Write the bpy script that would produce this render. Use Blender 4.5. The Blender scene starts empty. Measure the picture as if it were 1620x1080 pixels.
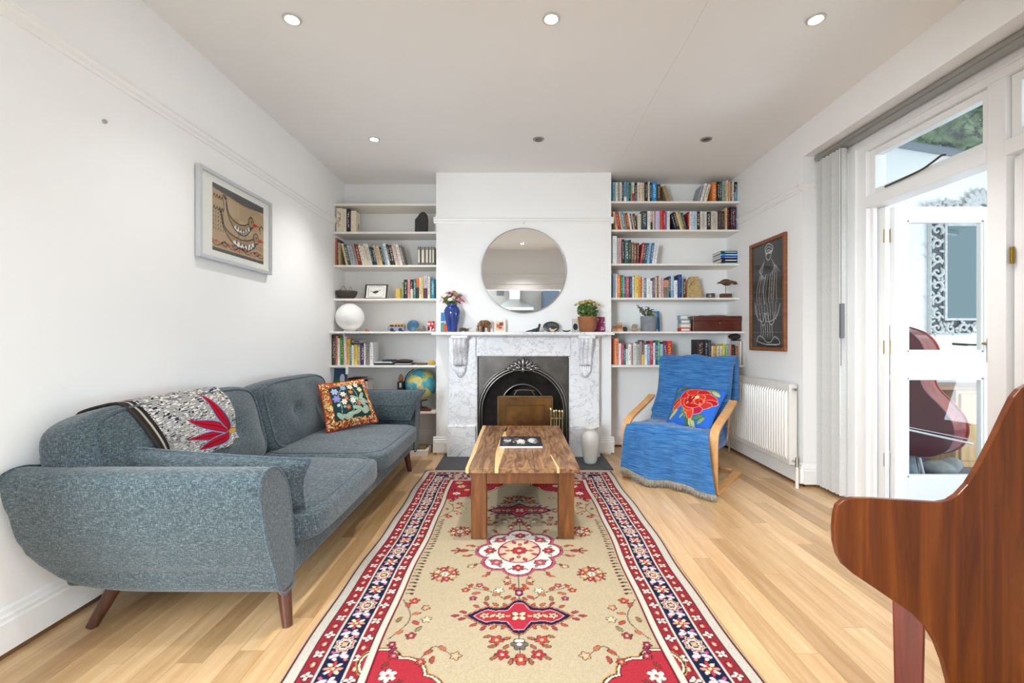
import bpy, bmesh, math, random
import numpy as np
from mathutils import Vector, Matrix, Quaternion
from mathutils.bvhtree import BVHTree

random.seed(7)
SC = bpy.context.scene
COL = SC.collection
PI = math.pi

# ------------------------------------------------------------------ camera, sky, lights, exposure
EYE = 1.13                       # camera height above the floor
F = 720.0                        # focal length in pixels of the 1620 px frame
CX, CY = 818.0, 538.0            # vanishing point of the room's depth
def PX(px, Y): return (px - CX) * Y / F
def PZ(py, Y): return EYE + (CY - py) * Y / F

cam_d = bpy.data.cameras.new('camera')
cam_d.sensor_width = 36.0
cam_d.lens = 36.0 * F / 1620.0
cam_d.shift_x = (810.0 - CX) / 1620.0
cam_d.shift_y = -(540.0 - CY) / 1620.0
cam_d.clip_start = 0.02
cam = bpy.data.objects.new('camera', cam_d)
COL.objects.link(cam)
cam.location = (0, 0, EYE)
cam.rotation_euler = (PI / 2, 0, 0)
SC.camera = cam

world = bpy.data.worlds.new('overcast_sky')
SC.world = world
world.use_nodes = True
wn = world.node_tree.nodes
wn['Background'].inputs[0].default_value = (0.80, 0.91, 1.0, 1)
wn['Background'].inputs[1].default_value = 0.32

def area(name, loc, target, sx, sy, power, color):
    d = bpy.data.lights.new(name, 'AREA')
    d.shape = 'RECTANGLE'; d.size = sx; d.size_y = sy
    d.energy = power; d.color = color
    o = bpy.data.objects.new(name, d); COL.objects.link(o)
    o.location = loc
    o.rotation_euler = (Vector(target) - Vector(loc)).to_track_quat('-Z', 'Y').to_euler()
    return o
# daylight: over the glazed lean-to, from its open garden side; the kitchen area lamps behind the camera are added fill
area('garden_sky_light', (4.1, -1.7, 2.6), (0.6, 4.5, 1.0), 2.0, 2.8, 36, (0.74, 0.875, 1.0))
area('garden_side_light', (6.1, 1.6, 0.7), (1.2, 2.6, 2.75), 3.0, 1.3, 48, (0.76, 0.885, 1.0))
area('kitchen_fill_left', (-1.9, -2.6, 1.55), (-0.2, 3.0, 1.7), 1.3, 1.8, 168, (0.80, 0.905, 1.0))
area('kitchen_fill_right', (1.95, -2.6, 1.55), (0.6, 3.0, 1.7), 1.3, 1.8, 48, (0.80, 0.905, 1.0))
area('kitchen_fill_top', (0.0, -1.25, 2.74), (0.0, -1.25, 0.0), 2.6, 1.5, 25, (0.80, 0.905, 1.0))  # added overhead fill, out of view above the kitchen

vs = SC.view_settings
vs.view_transform = 'Standard'
try: vs.look = 'None'
except Exception: pass
vs.gamma = 1.0
vs.use_curve_mapping = False
vs.exposure = 1.42
SC.cycles.adaptive_threshold = 0.025
SC.cycles.max_bounces = 8
SC.cycles.diffuse_bounces = 5
SC.cycles.glossy_bounces = 4
SC.cycles.transparent_max_bounces = 10
SC.cycles.sample_clamp_indirect = 6.0
SC.cycles.caustics_reflective = False
SC.cycles.caustics_refractive = False

# ------------------------------------------------------------------ helpers
def lin(h):
    if not isinstance(h, str): return tuple(h)[:3]
    h = h.lstrip('#')
    out = []
    for i in (0, 2, 4):
        c = int(h[i:i + 2], 16) / 255.0
        out.append(c / 12.92 if c <= 0.04045 else ((c + 0.055) / 1.055) ** 2.4)
    return tuple(out)

class N:
    """a small wrapper round a material's node tree"""
    def __init__(s, name, rough=0.5, metal=0.0, spec=0.5):
        s.m = bpy.data.materials.new(name); s.m.use_nodes = True
        s.t = s.m.node_tree; s.n = s.t.nodes
        s.b = s.n['Principled BSDF']
        s.b.inputs['Roughness'].default_value = rough
        s.b.inputs['Metallic'].default_value = metal
        s.b.inputs['Specular IOR Level'].default_value = spec
    def new(s, kind, **kw):
        x = s.n.new(kind)
        for k, v in kw.items():
            if k.startswith('i_'):
                x.inputs[k[2:].replace('_', ' ')].default_value = v
            else: setattr(x, k, v)
        return x
    def link(s, a, b): s.t.links.new(a, b)
    def coord(s, kind='Object', scale=(1, 1, 1)):
        if kind == 'World':
            tc = s.new('ShaderNodeNewGeometry').outputs['Position']
        else:
            tc = s.new('ShaderNodeTexCoord').outputs[kind]
        mp = s.new('ShaderNodeMapping'); mp.inputs['Scale'].default_value = scale
        s.link(tc, mp.inputs['Vector'])
        return mp.outputs['Vector']
    def noise(s, vec, scale=5, detail=3, rough=0.5, dist=0.0):
        x = s.new('ShaderNodeTexNoise')
        x.inputs['Scale'].default_value = scale; x.inputs['Detail'].default_value = detail
        x.inputs['Roughness'].default_value = rough; x.inputs['Distortion'].default_value = dist
        s.link(vec, x.inputs['Vector'])
        return x.outputs['Fac']
    def ramp(s, fac, stops, interp='LINEAR'):
        r = s.new('ShaderNodeValToRGB'); e = r.color_ramp.elements
        r.color_ramp.interpolation = interp
        while len(e) < len(stops): e.new(0.5)
        for el, (p, c) in zip(e, stops):
            el.position = p; el.color = (*lin(c), 1)
        s.link(fac, r.inputs['Fac'])
        return r.outputs['Color']
    def mix(s, fac, a, b, blend='MIX'):
        x = s.new('ShaderNodeMix', data_type='RGBA', blend_type=blend)
        for sock, v in ((x.inputs[0], fac), (x.inputs[6], a), (x.inputs[7], b)):
            if hasattr(v, 'is_linked') or hasattr(v, 'links'): s.link(v, sock)
            elif isinstance(v, (int, float)): sock.default_value = v
            else: sock.default_value = (*lin(v), 1)
        return x.outputs[2]
    def math(s, op, a, b=0.0):
        x = s.new('ShaderNodeMath', operation=op)
        for sock, v in ((x.inputs[0], a), (x.inputs[1], b)):
            if hasattr(v, 'links'): s.link(v, sock)
            else: sock.default_value = v
        return x.outputs[0]
    def color(s, c):
        if hasattr(c, 'links'): s.link(c, s.b.inputs['Base Color'])
        else: s.b.inputs['Base Color'].default_value = (*lin(c), 1)
        return s
    def bump(s, fac, strength=0.3, dist=0.01):
        x = s.new('ShaderNodeBump')
        x.inputs['Strength'].default_value = strength; x.inputs['Distance'].default_value = dist
        s.link(fac, x.inputs['Height']); s.link(x.outputs['Normal'], s.b.inputs['Normal'])
        return s
    def attr(s, name, kind='GEOMETRY'):
        return s.new('ShaderNodeAttribute', attribute_name=name, attribute_type=kind)

MATS = {}
def plain(name, col, rough=0.5, metal=0.0, spec=0.5, vary=0.0, scale=20.0, bump=0.0):
    if name in MATS: return MATS[name]
    n = N(name, rough, metal, spec)
    if vary or bump:
        f = n.noise(n.coord(), scale, 4)
        if vary:
            c = lin(col)
            n.color(n.ramp(f, [(0.3, tuple(x * (1 - vary) for x in c)), (0.7, tuple(min(1, x * (1 + vary)) for x in c))]))
        else: n.color(col)
        if bump: n.bump(f, bump, 0.004)
    else: n.color(col)
    MATS[name] = n.m
    return n.m

WORLD = {}
class MB:
    def __init__(s): s.v = []; s.f = []; s.mi = []
    def add(s, vs_, fs, m=0):
        k = len(s.v); s.v.extend([tuple(p) for p in vs_])
        for f in fs: s.f.append(tuple(i + k for i in f)); s.mi.append(m)
        return s
    def box(s, x0, x1, y0, y1, z0, z1, m=0, T=None):
        v = [Vector((x, y, z)) for z in (z0, z1) for y in (y0, y1) for x in (x0, x1)]
        if T is not None: v = [T @ p for p in v]
        return s.add(v, [(0, 2, 3, 1), (4, 5, 7, 6), (0, 1, 5, 4), (2, 6, 7, 3), (0, 4, 6, 2), (1, 3, 7, 5)], m)
    def tube(s, path, r, n=8, closed=False, m=0, caps=True, flat=1.0):
        path = [Vector(p) for p in path]; k = len(path)
        rs = r if isinstance(r, (list, tuple)) else [r] * k
        base = len(s.v); up = None
        for i, p in enumerate(path):
            a = path[(i - 1) % k] if (closed or i > 0) else p
            b = path[(i + 1) % k] if (closed or i < k - 1) else p
            t = (b - a)
            t = t.normalized() if t.length > 1e-9 else Vector((0, 0, 1))
            if up is None:
                up = t.orthogonal().normalized()
            else:
                up = (up - t * up.dot(t))
                up = up.normalized() if up.length > 1e-6 else t.orthogonal().normalized()
            w = t.cross(up)
            for j in range(n):
                q = 2 * PI * j / n
                s.v.append(tuple(p + up * (math.cos(q) * rs[i]) + w * (math.sin(q) * rs[i] * flat)))
        segs = k if closed else k - 1
        for i in range(segs):
            for j in range(n):
                a = base + i * n + j; b = base + i * n + (j + 1) % n
                c = base + ((i + 1) % k) * n + (j + 1) % n; d = base + ((i + 1) % k) * n + j
                s.f.append((a, b, c, d)); s.mi.append(m)
        if caps and not closed:
            s.f.append(tuple(base + j for j in range(n))[::-1]); s.mi.append(m)
            s.f.append(tuple(base + (k - 1) * n + j for j in range(n))); s.mi.append(m)
        return s
    def cyl(s, p0, p1, r0, r1=None, n=16, m=0):
        return s.tube([p0, p1], [r0, r0 if r1 is None else r1], n, m=m)
    def lathe(s, prof, c=(0, 0, 0), n=32, m=0, axis=None, closed=False):
        base = len(s.v); c = Vector(c); k = len(prof)
        R = Matrix.Identity(3) if axis is None else Vector((0, 0, 1)).rotation_difference(Vector(axis)).to_matrix()
        for r, z in prof:
            for j in range(n):
                q = 2 * PI * j / n
                s.v.append(tuple(c + R @ Vector((r * math.cos(q), r * math.sin(q), z))))
        for i in range(k - 1):
            for j in range(n):
                a = base + i * n + j; b = base + i * n + (j + 1) % n
                s.f.append((a, b, b + n, a + n)); s.mi.append(m)
        if prof[0][0] > 1e-6: s.f.append(tuple(base + j for j in range(n))[::-1]); s.mi.append(m)
        if prof[-1][0] > 1e-6: s.f.append(tuple(base + (k - 1) * n + j for j in range(n))); s.mi.append(m)
        return s
    def prism(s, poly, fn, a, b, m=0):
        """poly: 2D outline (counter-clockwise); fn(u, v, w) -> 3D; extruded from w=a to w=b"""
        k = len(poly)
        vv = [fn(u, v, a) for u, v in poly] + [fn(u, v, b) for u, v in poly]
        fs = [tuple(range(k))[::-1], tuple(range(k, 2 * k))]
        fs += [(i, (i + 1) % k, (i + 1) % k + k, i + k) for i in range(k)]
        return s.add(vv, fs, m)
    def ell(s, c, r, rot=None, nu=14, nv=9, m=0):
        c = Vector(c); vv = []; fs = []
        for i in range(nv + 1):
            th = PI * i / nv
            for j in range(nu):
                q = 2 * PI * j / nu
                p = Vector((r[0] * math.sin(th) * math.cos(q), r[1] * math.sin(th) * math.sin(q), r[2] * math.cos(th)))
                vv.append(c + (rot @ p if rot is not None else p))
        for i in range(nv):
            for j in range(nu):
                a = i * nu + j; b = i * nu + (j + 1) % nu
                fs.append((a, a + nu, b + nu, b))
        return s.add(vv, fs, m)
    def grid(s, pts, closed_u=False, m=0):
        """pts[i][j] -> quads"""
        nu, nv = len(pts), len(pts[0]); vv = [p for row in pts for p in row]; fs = []
        for i in range(nu if closed_u else nu - 1):
            for j in range(nv - 1):
                a = i * nv + j; b = ((i + 1) % nu) * nv + j
                fs.append((a, b, b + 1, a + 1))
        return s.add(vv, fs, m)
    def build(s, name, mats, parent=None, smooth=False, bevel=0.0, seg=2, weld=False, origin=None, fix=True):
        v = np.array(s.v, dtype=float)
        lo, hi = v.min(0), v.max(0)
        o0 = Vector(((lo[0] + hi[0]) / 2, (lo[1] + hi[1]) / 2, lo[2])) if origin is None else Vector(origin)
        me = bpy.data.meshes.new(name)
        me.from_pydata([tuple(p) for p in (v - np.array(o0))], [], s.f)
        if not isinstance(mats, (list, tuple)): mats = [mats]
        for m in mats: me.materials.append(m)
        if len(mats) > 1: me.polygons.foreach_set('material_index', s.mi)
        if bevel or weld or fix:
            bm = bmesh.new(); bm.from_mesh(me)
            if weld: bmesh.ops.remove_doubles(bm, verts=bm.verts, dist=1e-5)
            if fix: bmesh.ops.recalc_face_normals(bm, faces=bm.faces)
            if bevel:
                es = [e for e in bm.edges if len(e.link_faces) == 2 and e.calc_face_angle(0) > 0.6]
                bmesh.ops.bevel(bm, geom=es, offset=bevel, segments=seg, profile=0.5, affect='EDGES', clamp_overlap=True)
            bm.to_mesh(me); bm.free()
        if smooth:
            me.polygons.foreach_set('use_smooth', [True] * len(me.polygons))
            if bevel or smooth == 'auto':
                try: me.set_sharp_from_angle(angle=0.7)
                except Exception: pass
        return link(name, me, o0, parent)

def link(name, me, o0, parent=None):
    o = bpy.data.objects.new(name, me); COL.objects.link(o)
    w = Vector(o0)
    WORLD[o.name] = w
    if parent is not None:
        o.parent = parent; o.location = w - WORLD[parent.name]
    else: o.location = w
    return o
def tag(o, label, cat, group=None, kind=None):
    if label: o['label'] = label
    if cat: o['category'] = cat
    if group: o['group'] = group
    if kind: o['kind'] = kind
    return o
def thing(name, label, cat, loc, group=None):
    o = bpy.data.objects.new(name, None); COL.objects.link(o)
    o.empty_display_size = 0.1
    o.location = loc; WORLD[o.name] = Vector(loc)
    return tag(o, label, cat, group)
def struct(o): o['kind'] = 'structure'; return o
def copy_to(o, w, parent=None, rotz=None):
    c = o.copy(); COL.objects.link(c); w = Vector(w); WORLD[c.name] = w
    c.parent = parent
    c.location = w - (WORLD[parent.name] if parent else Vector())
    if rotz is not None: c.rotation_euler.z = rotz
    return c
def box_obj(name, b, mat, parent=None, bevel=0.0, seg=2):
    return MB().box(*b).build(name, mat, parent, bevel=bevel, seg=seg)
def fuse(o, voxel, smooth=6):
    """voxel-fuse a mesh of overlapping lumps into one continuous skin"""
    m = o.modifiers.new('r', 'REMESH'); m.mode = 'VOXEL'; m.voxel_size = voxel
    if smooth:
        k = o.modifiers.new('s', 'SMOOTH'); k.iterations = smooth; k.factor = 0.5
    bpy.context.view_layer.update()
    dg = bpy.context.evaluated_depsgraph_get()
    me = bpy.data.meshes.new_from_object(o.evaluated_get(dg))
    mats = [x for x in o.data.materials]
    o.modifiers.clear(); o.data = me
    if not len(me.materials):
        for x in mats: me.materials.append(x)
    me.polygons.foreach_set('use_smooth', [True] * len(me.polygons))
    return o
def spline(pts, n=8, closed=False):
    """Catmull-Rom through points"""
    P = [Vector(p) for p in pts]; k = len(P); out = []
    for i in range(k if closed else k - 1):
        a, b, c, d = (P[(i - 1) % k], P[i], P[(i + 1) % k], P[(i + 2) % k]) if closed else (P[max(i - 1, 0)], P[i], P[i + 1], P[min(i + 2, k - 1)])
        for j in range(n):
            t = j / n
            out.append(0.5 * ((2 * b) + (c - a) * t + (2 * a - 5 * b + 4 * c - d) * t * t + (3 * b - a - 3 * c + d) * t ** 3))
    if not closed: out.append(P[-1])
    return out
def arc(c, r, a0, a1, n):
    return [(c[0] + r * math.cos(a0 + (a1 - a0) * i / n), c[1] + r * math.sin(a0 + (a1 - a0) * i / n)) for i in range(n + 1)]

class Canvas:
    """flat print: colours worked out on a grid and carried by the mesh as a colour attribute"""
    def __init__(s, x0, x1, y0, y1, res, base):
        s.nx = int(round((x1 - x0) / res)) + 1; s.ny = int(round((y1 - y0) / res)) + 1
        s.xs = np.linspace(x0, x1, s.nx); s.ys = np.linspace(y0, y1, s.ny)
        s.c = np.empty((s.ny, s.nx, 3)); s.c[:] = lin(base); s.res = res
    def win(s, x0, x1, y0, y1):
        i0, i1 = np.searchsorted(s.xs, [x0, x1]); j0, j1 = np.searchsorted(s.ys, [y0, y1])
        if i1 <= i0 or j1 <= j0: return None
        X, Y = np.meshgrid(s.xs[i0:i1], s.ys[j0:j1])
        return slice(j0, j1), slice(i0, i1), X, Y
    def put(s, w, mask, col):
        sub = s.c[w[0], w[1]]; sub[mask] = lin(col)
    def rect(s, x0, x1, y0, y1, col):
        w = s.win(x0, x1, y0, y1)
        if w: s.c[w[0], w[1]] = lin(col)
    def ell(s, cx, cy, rx, ry, col, rot=0.0):
        r = max(rx, ry); w = s.win(cx - r, cx + r + s.res, cy - r, cy + r + s.res)
        if not w: return
        X, Y = w[2] - cx, w[3] - cy; c_, s_ = math.cos(rot), math.sin(rot)
        s.put(w, ((X * c_ + Y * s_) / rx) ** 2 + ((-X * s_ + Y * c_) / ry) ** 2 <= 1, col)
    def poly(s, pts, col):
        p = np.array(pts); w = s.win(p[:, 0].min(), p[:, 0].max() + s.res, p[:, 1].min(), p[:, 1].max() + s.res)
        if not w: return
        X, Y = w[2], w[3]; ins = np.zeros(X.shape, bool); j = len(p) - 1
        for i in range(len(p)):
            xi, yi, xj, yj = *p[i], *p[j]
            if yi != yj:
                ins ^= ((yi > Y) != (yj > Y)) & (X < (xj - xi) * (Y - yi) / (yj - yi) + xi)
            j = i
        s.put(w, ins, col)
    def line(s, pts, width, col):
        for (ax, ay), (bx, by) in zip(pts[:-1], pts[1:]):
            h = width / 2; w = s.win(min(ax, bx) - h, max(ax, bx) + h + s.res, min(ay, by) - h, max(ay, by) + h + s.res)
            if not w: continue
            dx, dy = bx - ax, by - ay; L = dx * dx + dy * dy or 1e-9
            t = np.clip(((w[2] - ax) * dx + (w[3] - ay) * dy) / L, 0, 1)
            s.put(w, (w[2] - ax - t * dx) ** 2 + (w[3] - ay - t * dy) ** 2 <= h * h, col)
    def flower(s, cx, cy, r, petal, ink='20182a', mid='d8b060', n=6, rot=0.0, ol=None):
        ol = s.res * 1.0 if ol is None else ol
        for grow, col in ((ol, ink), (0, petal)):
            for i in range(n):
                a = rot + 2 * PI * i / n
                s.ell(cx + 0.58 * r * math.cos(a), cy + 0.58 * r * math.sin(a), 0.44 * r + grow, 0.30 * r + grow, col, a)
        s.ell(cx, cy, 0.26 * r, 0.26 * r, mid)
    def leaf(s, cx, cy, l, w, ang, col, ink=None, ol=None):
        ol = s.res if ol is None else ol
        if ink: s.ell(cx, cy, l / 2 + ol, w / 2 + ol, ink, ang)
        s.ell(cx, cy, l / 2, w / 2, col, ang)
    def mesh_colors(s): return s.c
def paint(me, cols, name='print'):
    """per-vertex colours, in the order of the mesh's vertices"""
    a = me.color_attributes.new(name, 'FLOAT_COLOR', 'POINT')
    buf = np.ones((len(me.vertices), 4), dtype=np.float32); buf[:, :3] = cols.reshape(-1, 3)
    a.data.foreach_set('color', buf.ravel())
def printed(name, rough=0.7, fuzz=0.0, scale=400, spec=0.3, bump=0.0, coat=0.0):
    n = N(name, rough, 0, spec); a = n.attr('print').outputs['Color']
    if fuzz or bump:
        f = n.noise(n.coord(), scale, 2)
        if fuzz:
            g = n.ramp(f, [(0.3, (1 - fuzz,) * 3), (0.7, (1 + 0.0,) * 3)])
            a = n.mix(1.0, a, g, 'MULTIPLY')
        if bump: n.bump(f, bump, 0.004)
    n.color(a)
    if coat: n.b.inputs['Coat Weight'].default_value = coat
    return n.m
def fast_grid(name, P, mats, parent=None, cols=None, smooth=True, origin=None):
    """P: array (ny, nx, 3)"""
    ny, nx = P.shape[:2]; v = P.reshape(-1, 3)
    lo, hi = v.min(0), v.max(0)
    o0 = Vector(((lo[0] + hi[0]) / 2, (lo[1] + hi[1]) / 2, lo[2])) if origin is None else Vector(origin)
    me = bpy.data.meshes.new(name)
    idx = np.arange(ny * nx).reshape(ny, nx)
    q = np.stack([idx[:-1, :-1], idx[:-1, 1:], idx[1:, 1:], idx[1:, :-1]], -1).reshape(-1, 4)
    me.vertices.add(len(v)); me.vertices.foreach_set('co', (v - np.array(o0)).astype(np.float32).ravel())
    me.loops.add(q.size); me.loops.foreach_set('vertex_index', q.astype(np.int32).ravel())
    me.polygons.add(len(q)); me.polygons.foreach_set('loop_start', np.arange(0, q.size, 4, dtype=np.int32))
    me.update(calc_edges=True)
    me.validate()
    for m in (mats if isinstance(mats, (list, tuple)) else [mats]): me.materials.append(m)
    if smooth: me.polygons.foreach_set('use_smooth', [True] * len(me.polygons))
    if cols is not None: paint(me, cols)
    return link(name, me, o0, parent)
# ------------------------------------------------------------------ materials
def paint_mat(name, col, rough=0.6):
    n = N(name, rough, 0, 0.3); v = n.coord('World')
    f = n.noise(v, 1.3, 3); c = lin(col)
    n.color(n.ramp(f, [(0.3, tuple(x * 0.975 for x in c)), (0.7, c)]))
    n.bump(n.noise(v, 90, 3), 0.04, 0.003)
    return n.m
WALL = paint_mat('white_wall_paint', 'f7f6f4')
CEIL = paint_mat('white_ceiling_paint', 'f7f6f4', 0.8)
GLOSS = paint_mat('white_gloss_paint', 'f6f5f2', 0.32)
SHELF = paint_mat('white_shelf_paint', 'f2ede5', 0.4)
FRAMEW = paint_mat('white_door_paint', 'f1f0ee', 0.32)

def wood(name, c0, c1, c2, grain=(1, 1, 12), scale=6.0, rough=0.4, kind='Object', per_obj=0.0, spec=0.5, bump=0.05, dist=0.6):
    n = N(name, rough, 0, spec); v = n.coord(kind, grain)
    if per_obj:
        r = n.new('ShaderNodeObjectInfo').outputs['Random']
        add = n.new('ShaderNodeVectorMath', operation='ADD'); n.link(v, add.inputs[0])
        comb = n.new('ShaderNodeCombineXYZ'); n.link(n.math('MULTIPLY', r, 37.0), comb.inputs[0]); n.link(n.math('MULTIPLY', r, 11.0), comb.inputs[2])
        n.link(comb.outputs[0], add.inputs[1]); v = add.outputs[0]
    f = n.noise(v, scale, 6, 0.6, dist)
    col = n.ramp(f, [(0.25, c0), (0.5, c1), (0.75, c2)])
    if per_obj:
        g = n.ramp(r, [(0.0, (1 - per_obj, 1 - per_obj * 1.15, 1 - per_obj * 1.35)), (0.5, (0.97, 0.96, 0.95)), (1.0, (1.0, 1.0, 1.0))])
        col = n.mix(1.0, col, g, 'MULTIPLY')
    n.color(col)
    if bump: n.bump(f, bump, 0.002)
    return n.m
FLOORW = wood('maple_floor', 'c2976a', 'd2ac7e', 'e0c299', (9, 0.7, 9), 3.2, 0.28, 'World', 0.36, 0.5, 0.02)
DARKSTRIP = wood('dark_floor_edge', '5a3f28', '6e4f33', '7d5c3e', (9, 0.7, 9), 3, 0.6, 'World')
WALNUT = wood('dark_leg_wood', '3a2017', '502d1f', '643a29', (10, 10, 1.2), 6, 0.35)
PIANOW = wood('piano_veneer', '431b07', '602d0d', '7c4216', (9, 9, 0.55), 3.0, 0.26, 'World', 0, 0.5, 0.0)
PIANOLEG = wood('piano_leg_wood', '451408', '5f200f', '7a3118', (12, 12, 0.8), 4, 0.3, 'World')
BEECH = wood('bent_beech', 'c88f55', 'd6a066', 'e0b07a', (3, 3, 3), 5, 0.35)
FRAMEWOOD = wood('picture_frame_wood', '6b3d20', '87512b', '9c6236', (2, 2, 9), 5, 0.4)
BOXWOOD = wood('mahogany_box', '3b140c', '5a2416', '6d3020', (1.5, 9, 9), 4, 0.3)
PALEWOOD = wood('pine_cabinet', 'b98a4e', 'cda062', 'dab47a', (9, 9, 1), 4, 0.5)

def glass_mat(name, refl=0.08, tint=(0.97, 0.99, 0.985)):
    n = N(name)
    n.n.remove(n.b)
    tr = n.new('ShaderNodeBsdfTransparent'); tr.inputs[0].default_value = (*tint, 1)
    gl = n.new('ShaderNodeBsdfGlossy'); gl.inputs['Roughness'].default_value = 0.0
    fr = n.new('ShaderNodeLayerWeight')
    mx = n.new('ShaderNodeMixShader')
    n.link(n.math('ADD', n.math('MULTIPLY', n.math('POWER', fr.outputs['Facing'], 5.0), 0.85), refl * 0.4), mx.inputs[0])
    n.link(tr.outputs[0], mx.inputs[1]); n.link(gl.outputs[0], mx.inputs[2])
    n.link(mx.outputs[0], n.n['Material Output'].inputs['Surface'])
    return n.m
GLASS = glass_mat('window_glass')
PICGLASS = glass_mat('picture_glass', 0.02, (1, 1, 1))
MIRROR = plain('mirror_silver', 'e9eaea', 0.015, 1.0)
BRASS = plain('brass', 'b08d3c', 0.3, 1.0, vary=0.15)
CHROME = plain('brushed_steel', 'c4c4c0', 0.28, 1.0)
ALU = plain('track_aluminium', 'a3a39c', 0.45, 0.6)
BLACK = plain('black_matt', '17161a', 0.6)

def marble():
    n = N('white_veined_marble', 0.28, 0, 0.5); v = n.coord('World')
    w = n.noise(v, 3.4, 6, 0.62, 2.2)
    d = n.math('ABSOLUTE', n.math('SUBTRACT', w, 0.5))
    vein = n.ramp(d, [(0.0, 'cecfd3'), (0.007, 'e2e2e4'), (0.020, 'ffffff')])
    w2 = n.noise(v, 15.0, 5, 0.65, 1.5)
    d2 = n.math('ABSOLUTE', n.math('SUBTRACT', w2, 0.52))
    vein2 = n.ramp(d2, [(0.0, 'ededf0'), (0.02, 'ffffff')])
    cl = n.ramp(n.noise(v, 2.2, 4), [(0.3, 'e6e6e9'), (0.65, 'f4f3f1')])
    n.color(n.mix(1.0, n.mix(1.0, cl, vein, 'MULTIPLY'), vein2, 'MULTIPLY'))
    return n.m
MARBLE = marble()
IRON = plain('cast_iron', '57534f', 0.38, 0.75, vary=0.35, scale=7)
SOOT = plain('sooty_iron', '1c1b1a', 0.7, 0.2, vary=0.3)
SLATE = plain('slate_hearth', '3c3d40', 0.5, vary=0.12, scale=9, bump=0.05)

def tweed(name, a, b, c, scale=1.0):
    n = N(name, 0.9, 0, 0.2)
    n.b.inputs['Sheen Weight'].default_value = 0.25
    f1 = n.noise(n.coord('World', (60 * scale, 60 * scale, 420 * scale)), 1.0, 3, 0.7)
    f2 = n.noise(n.coord('World', (330 * scale, 330 * scale, 60 * scale)), 1.0, 3, 0.7)
    f = n.math('MULTIPLY', n.math('ADD', f1, f2), 0.5)
    big = n.noise(n.coord('World'), 3.0, 3)
    col = n.ramp(f, [(0.36, a), (0.5, b), (0.63, c)])
    sh = n.ramp(big, [(0.3, (0.9, 0.91, 0.92)), (0.7, (1, 1, 1))])
    n.color(n.mix(1.0, col, sh, 'MULTIPLY'))
    n.bump(f, 0.35, 0.003)
    return n.m
TWEED = tweed('blue_grey_tweed', '262e31', '424e52', '768387')
TWEEDP = tweed('tweed_piping', '2b3438', '46535a', '6a7880')

# ------------------------------------------------------------------ room shell
XL = -1.835; YB = 4.85; H = 2.79; YF = 0.58; BREAST = 4.51
def XR(y): return 2.15 + 0.0167 * y
REV = 3.516; SOFFIT = 2.546
wl = struct(box_obj('wall_left', (XL - 0.12, XL, YF - 0.13, YB + 0.1, -0.05, H), WALL))
wb = struct(box_obj('wall_back', (XL - 0.12, 2.62, YB, YB + 0.12, -0.05, H), WALL))
m = MB()
m.box(-0.802, -0.412, BREAST, YB, -0.02, H); m.box(0.53, 0.933, BREAST, YB, -0.02, H); m.box(-0.412, 0.53, BREAST, YB, 0.985, H)
struct(m.build('wall_chimney_breast', WALL))
m = MB()
fn = lambda u, v, w: (u, v, w)
m.prism([(XR(REV), REV), (2.62, REV), (2.62, YB), (XR(YB), YB)], fn, -0.05, H)
m.prism([(XR(YF), YF - 0.13), (2.62, YF - 0.13), (2.62, REV), (XR(REV), REV)], fn, SOFFIT, H)
m.prism([(XR(YF), YF - 0.13), (2.62, YF - 0.13), (2.62, 0.76), (XR(0.76), 0.76)], fn, -0.05, SOFFIT)
struct(m.build('wall_right', WALL, weld=False))
m = MB()
m.box(XL - 0.12, -1.66, YF - 0.13, YF, -0.05, H); m.box(0.80, 2.62, YF - 0.13, YF, -0.05, H); m.box(-1.66, 0.80, YF - 0.13, YF, 2.06, H)
struct(m.build('wall_front', WALL))
ceil_o = struct(box_obj('ceiling', (XL - 0.12, 2.62, YF - 0.13, YB + 0.12, H, H + 0.1), CEIL))
# hairline crack in the ceiling plaster
ck = [(PX(px, 1.66 * F / (CY - py)), 1.66 * F / (CY - py), H - 0.0004) for px, py in ((1120, 2), (1085, 66), (1050, 125), (1025, 170), (1003, 215), (985, 250))]
MB().tube(spline(ck, 4), 0.0005, 5).build('crack', plain('plaster_crack', 'b9b5af', 0.9), ceil_o)

def moulding(name, p0, p1, nrm, prof, mat, parent=None, m=None):
    p0, p1, nrm = Vector(p0), Vector(p1), Vector(nrm)
    k = len(prof)
    vv = [p0 + nrm * a + Vector((0, 0, z)) for a, z in prof] + [p1 + nrm * a + Vector((0, 0, z)) for a, z in prof]
    fs = [tuple(range(k)), tuple(range(k, 2 * k))[::-1]] + [(i, (i + 1) % k, (i + 1) % k + k, i + k) for i in range(k)]
    return (m or MB()).add(vv, fs)
BASEP = [(0, 0.022), (0.022, 0.022), (0.022, 0.125), (0.017, 0.132), (0.017, 0.146), (0.011, 0.152), (0.009, 0.168), (0.003, 0.176), (0, 0.176)]
RAILP = [(0, -0.028), (0.007, -0.028), (0.010, -0.014), (0.020, -0.004), (0.024, 0.012), (0.034, 0.018), (0.034, 0.028), (0, 0.028)]
ZR = 2.315
nr = Vector((-1, 0.0167, 0)).normalized()
struct(moulding('x', (XL, YF, 0), (XL, YB, 0), (1, 0, 0), BASEP, GLOSS).build('baseboard_left', GLOSS))
struct(moulding('x', (XR(REV), REV, 0), (XR(YB), YB, 0), nr, BASEP, GLOSS).build('baseboard_right', GLOSS))
struct(moulding('x', (XR(REV), REV, 0), (2.405, REV, 0), (0, -1, 0), BASEP, GLOSS).build('baseboard_reveal', GLOSS))
m = moulding('x', (-0.83, BREAST, 0), (-0.66, BREAST, 0), (0, -1, 0), BASEP, GLOSS)
moulding('x', (-0.802, BREAST, 0), (-0.802, YB, 0), (-1, 0, 0), BASEP, GLOSS, m=m)
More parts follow.
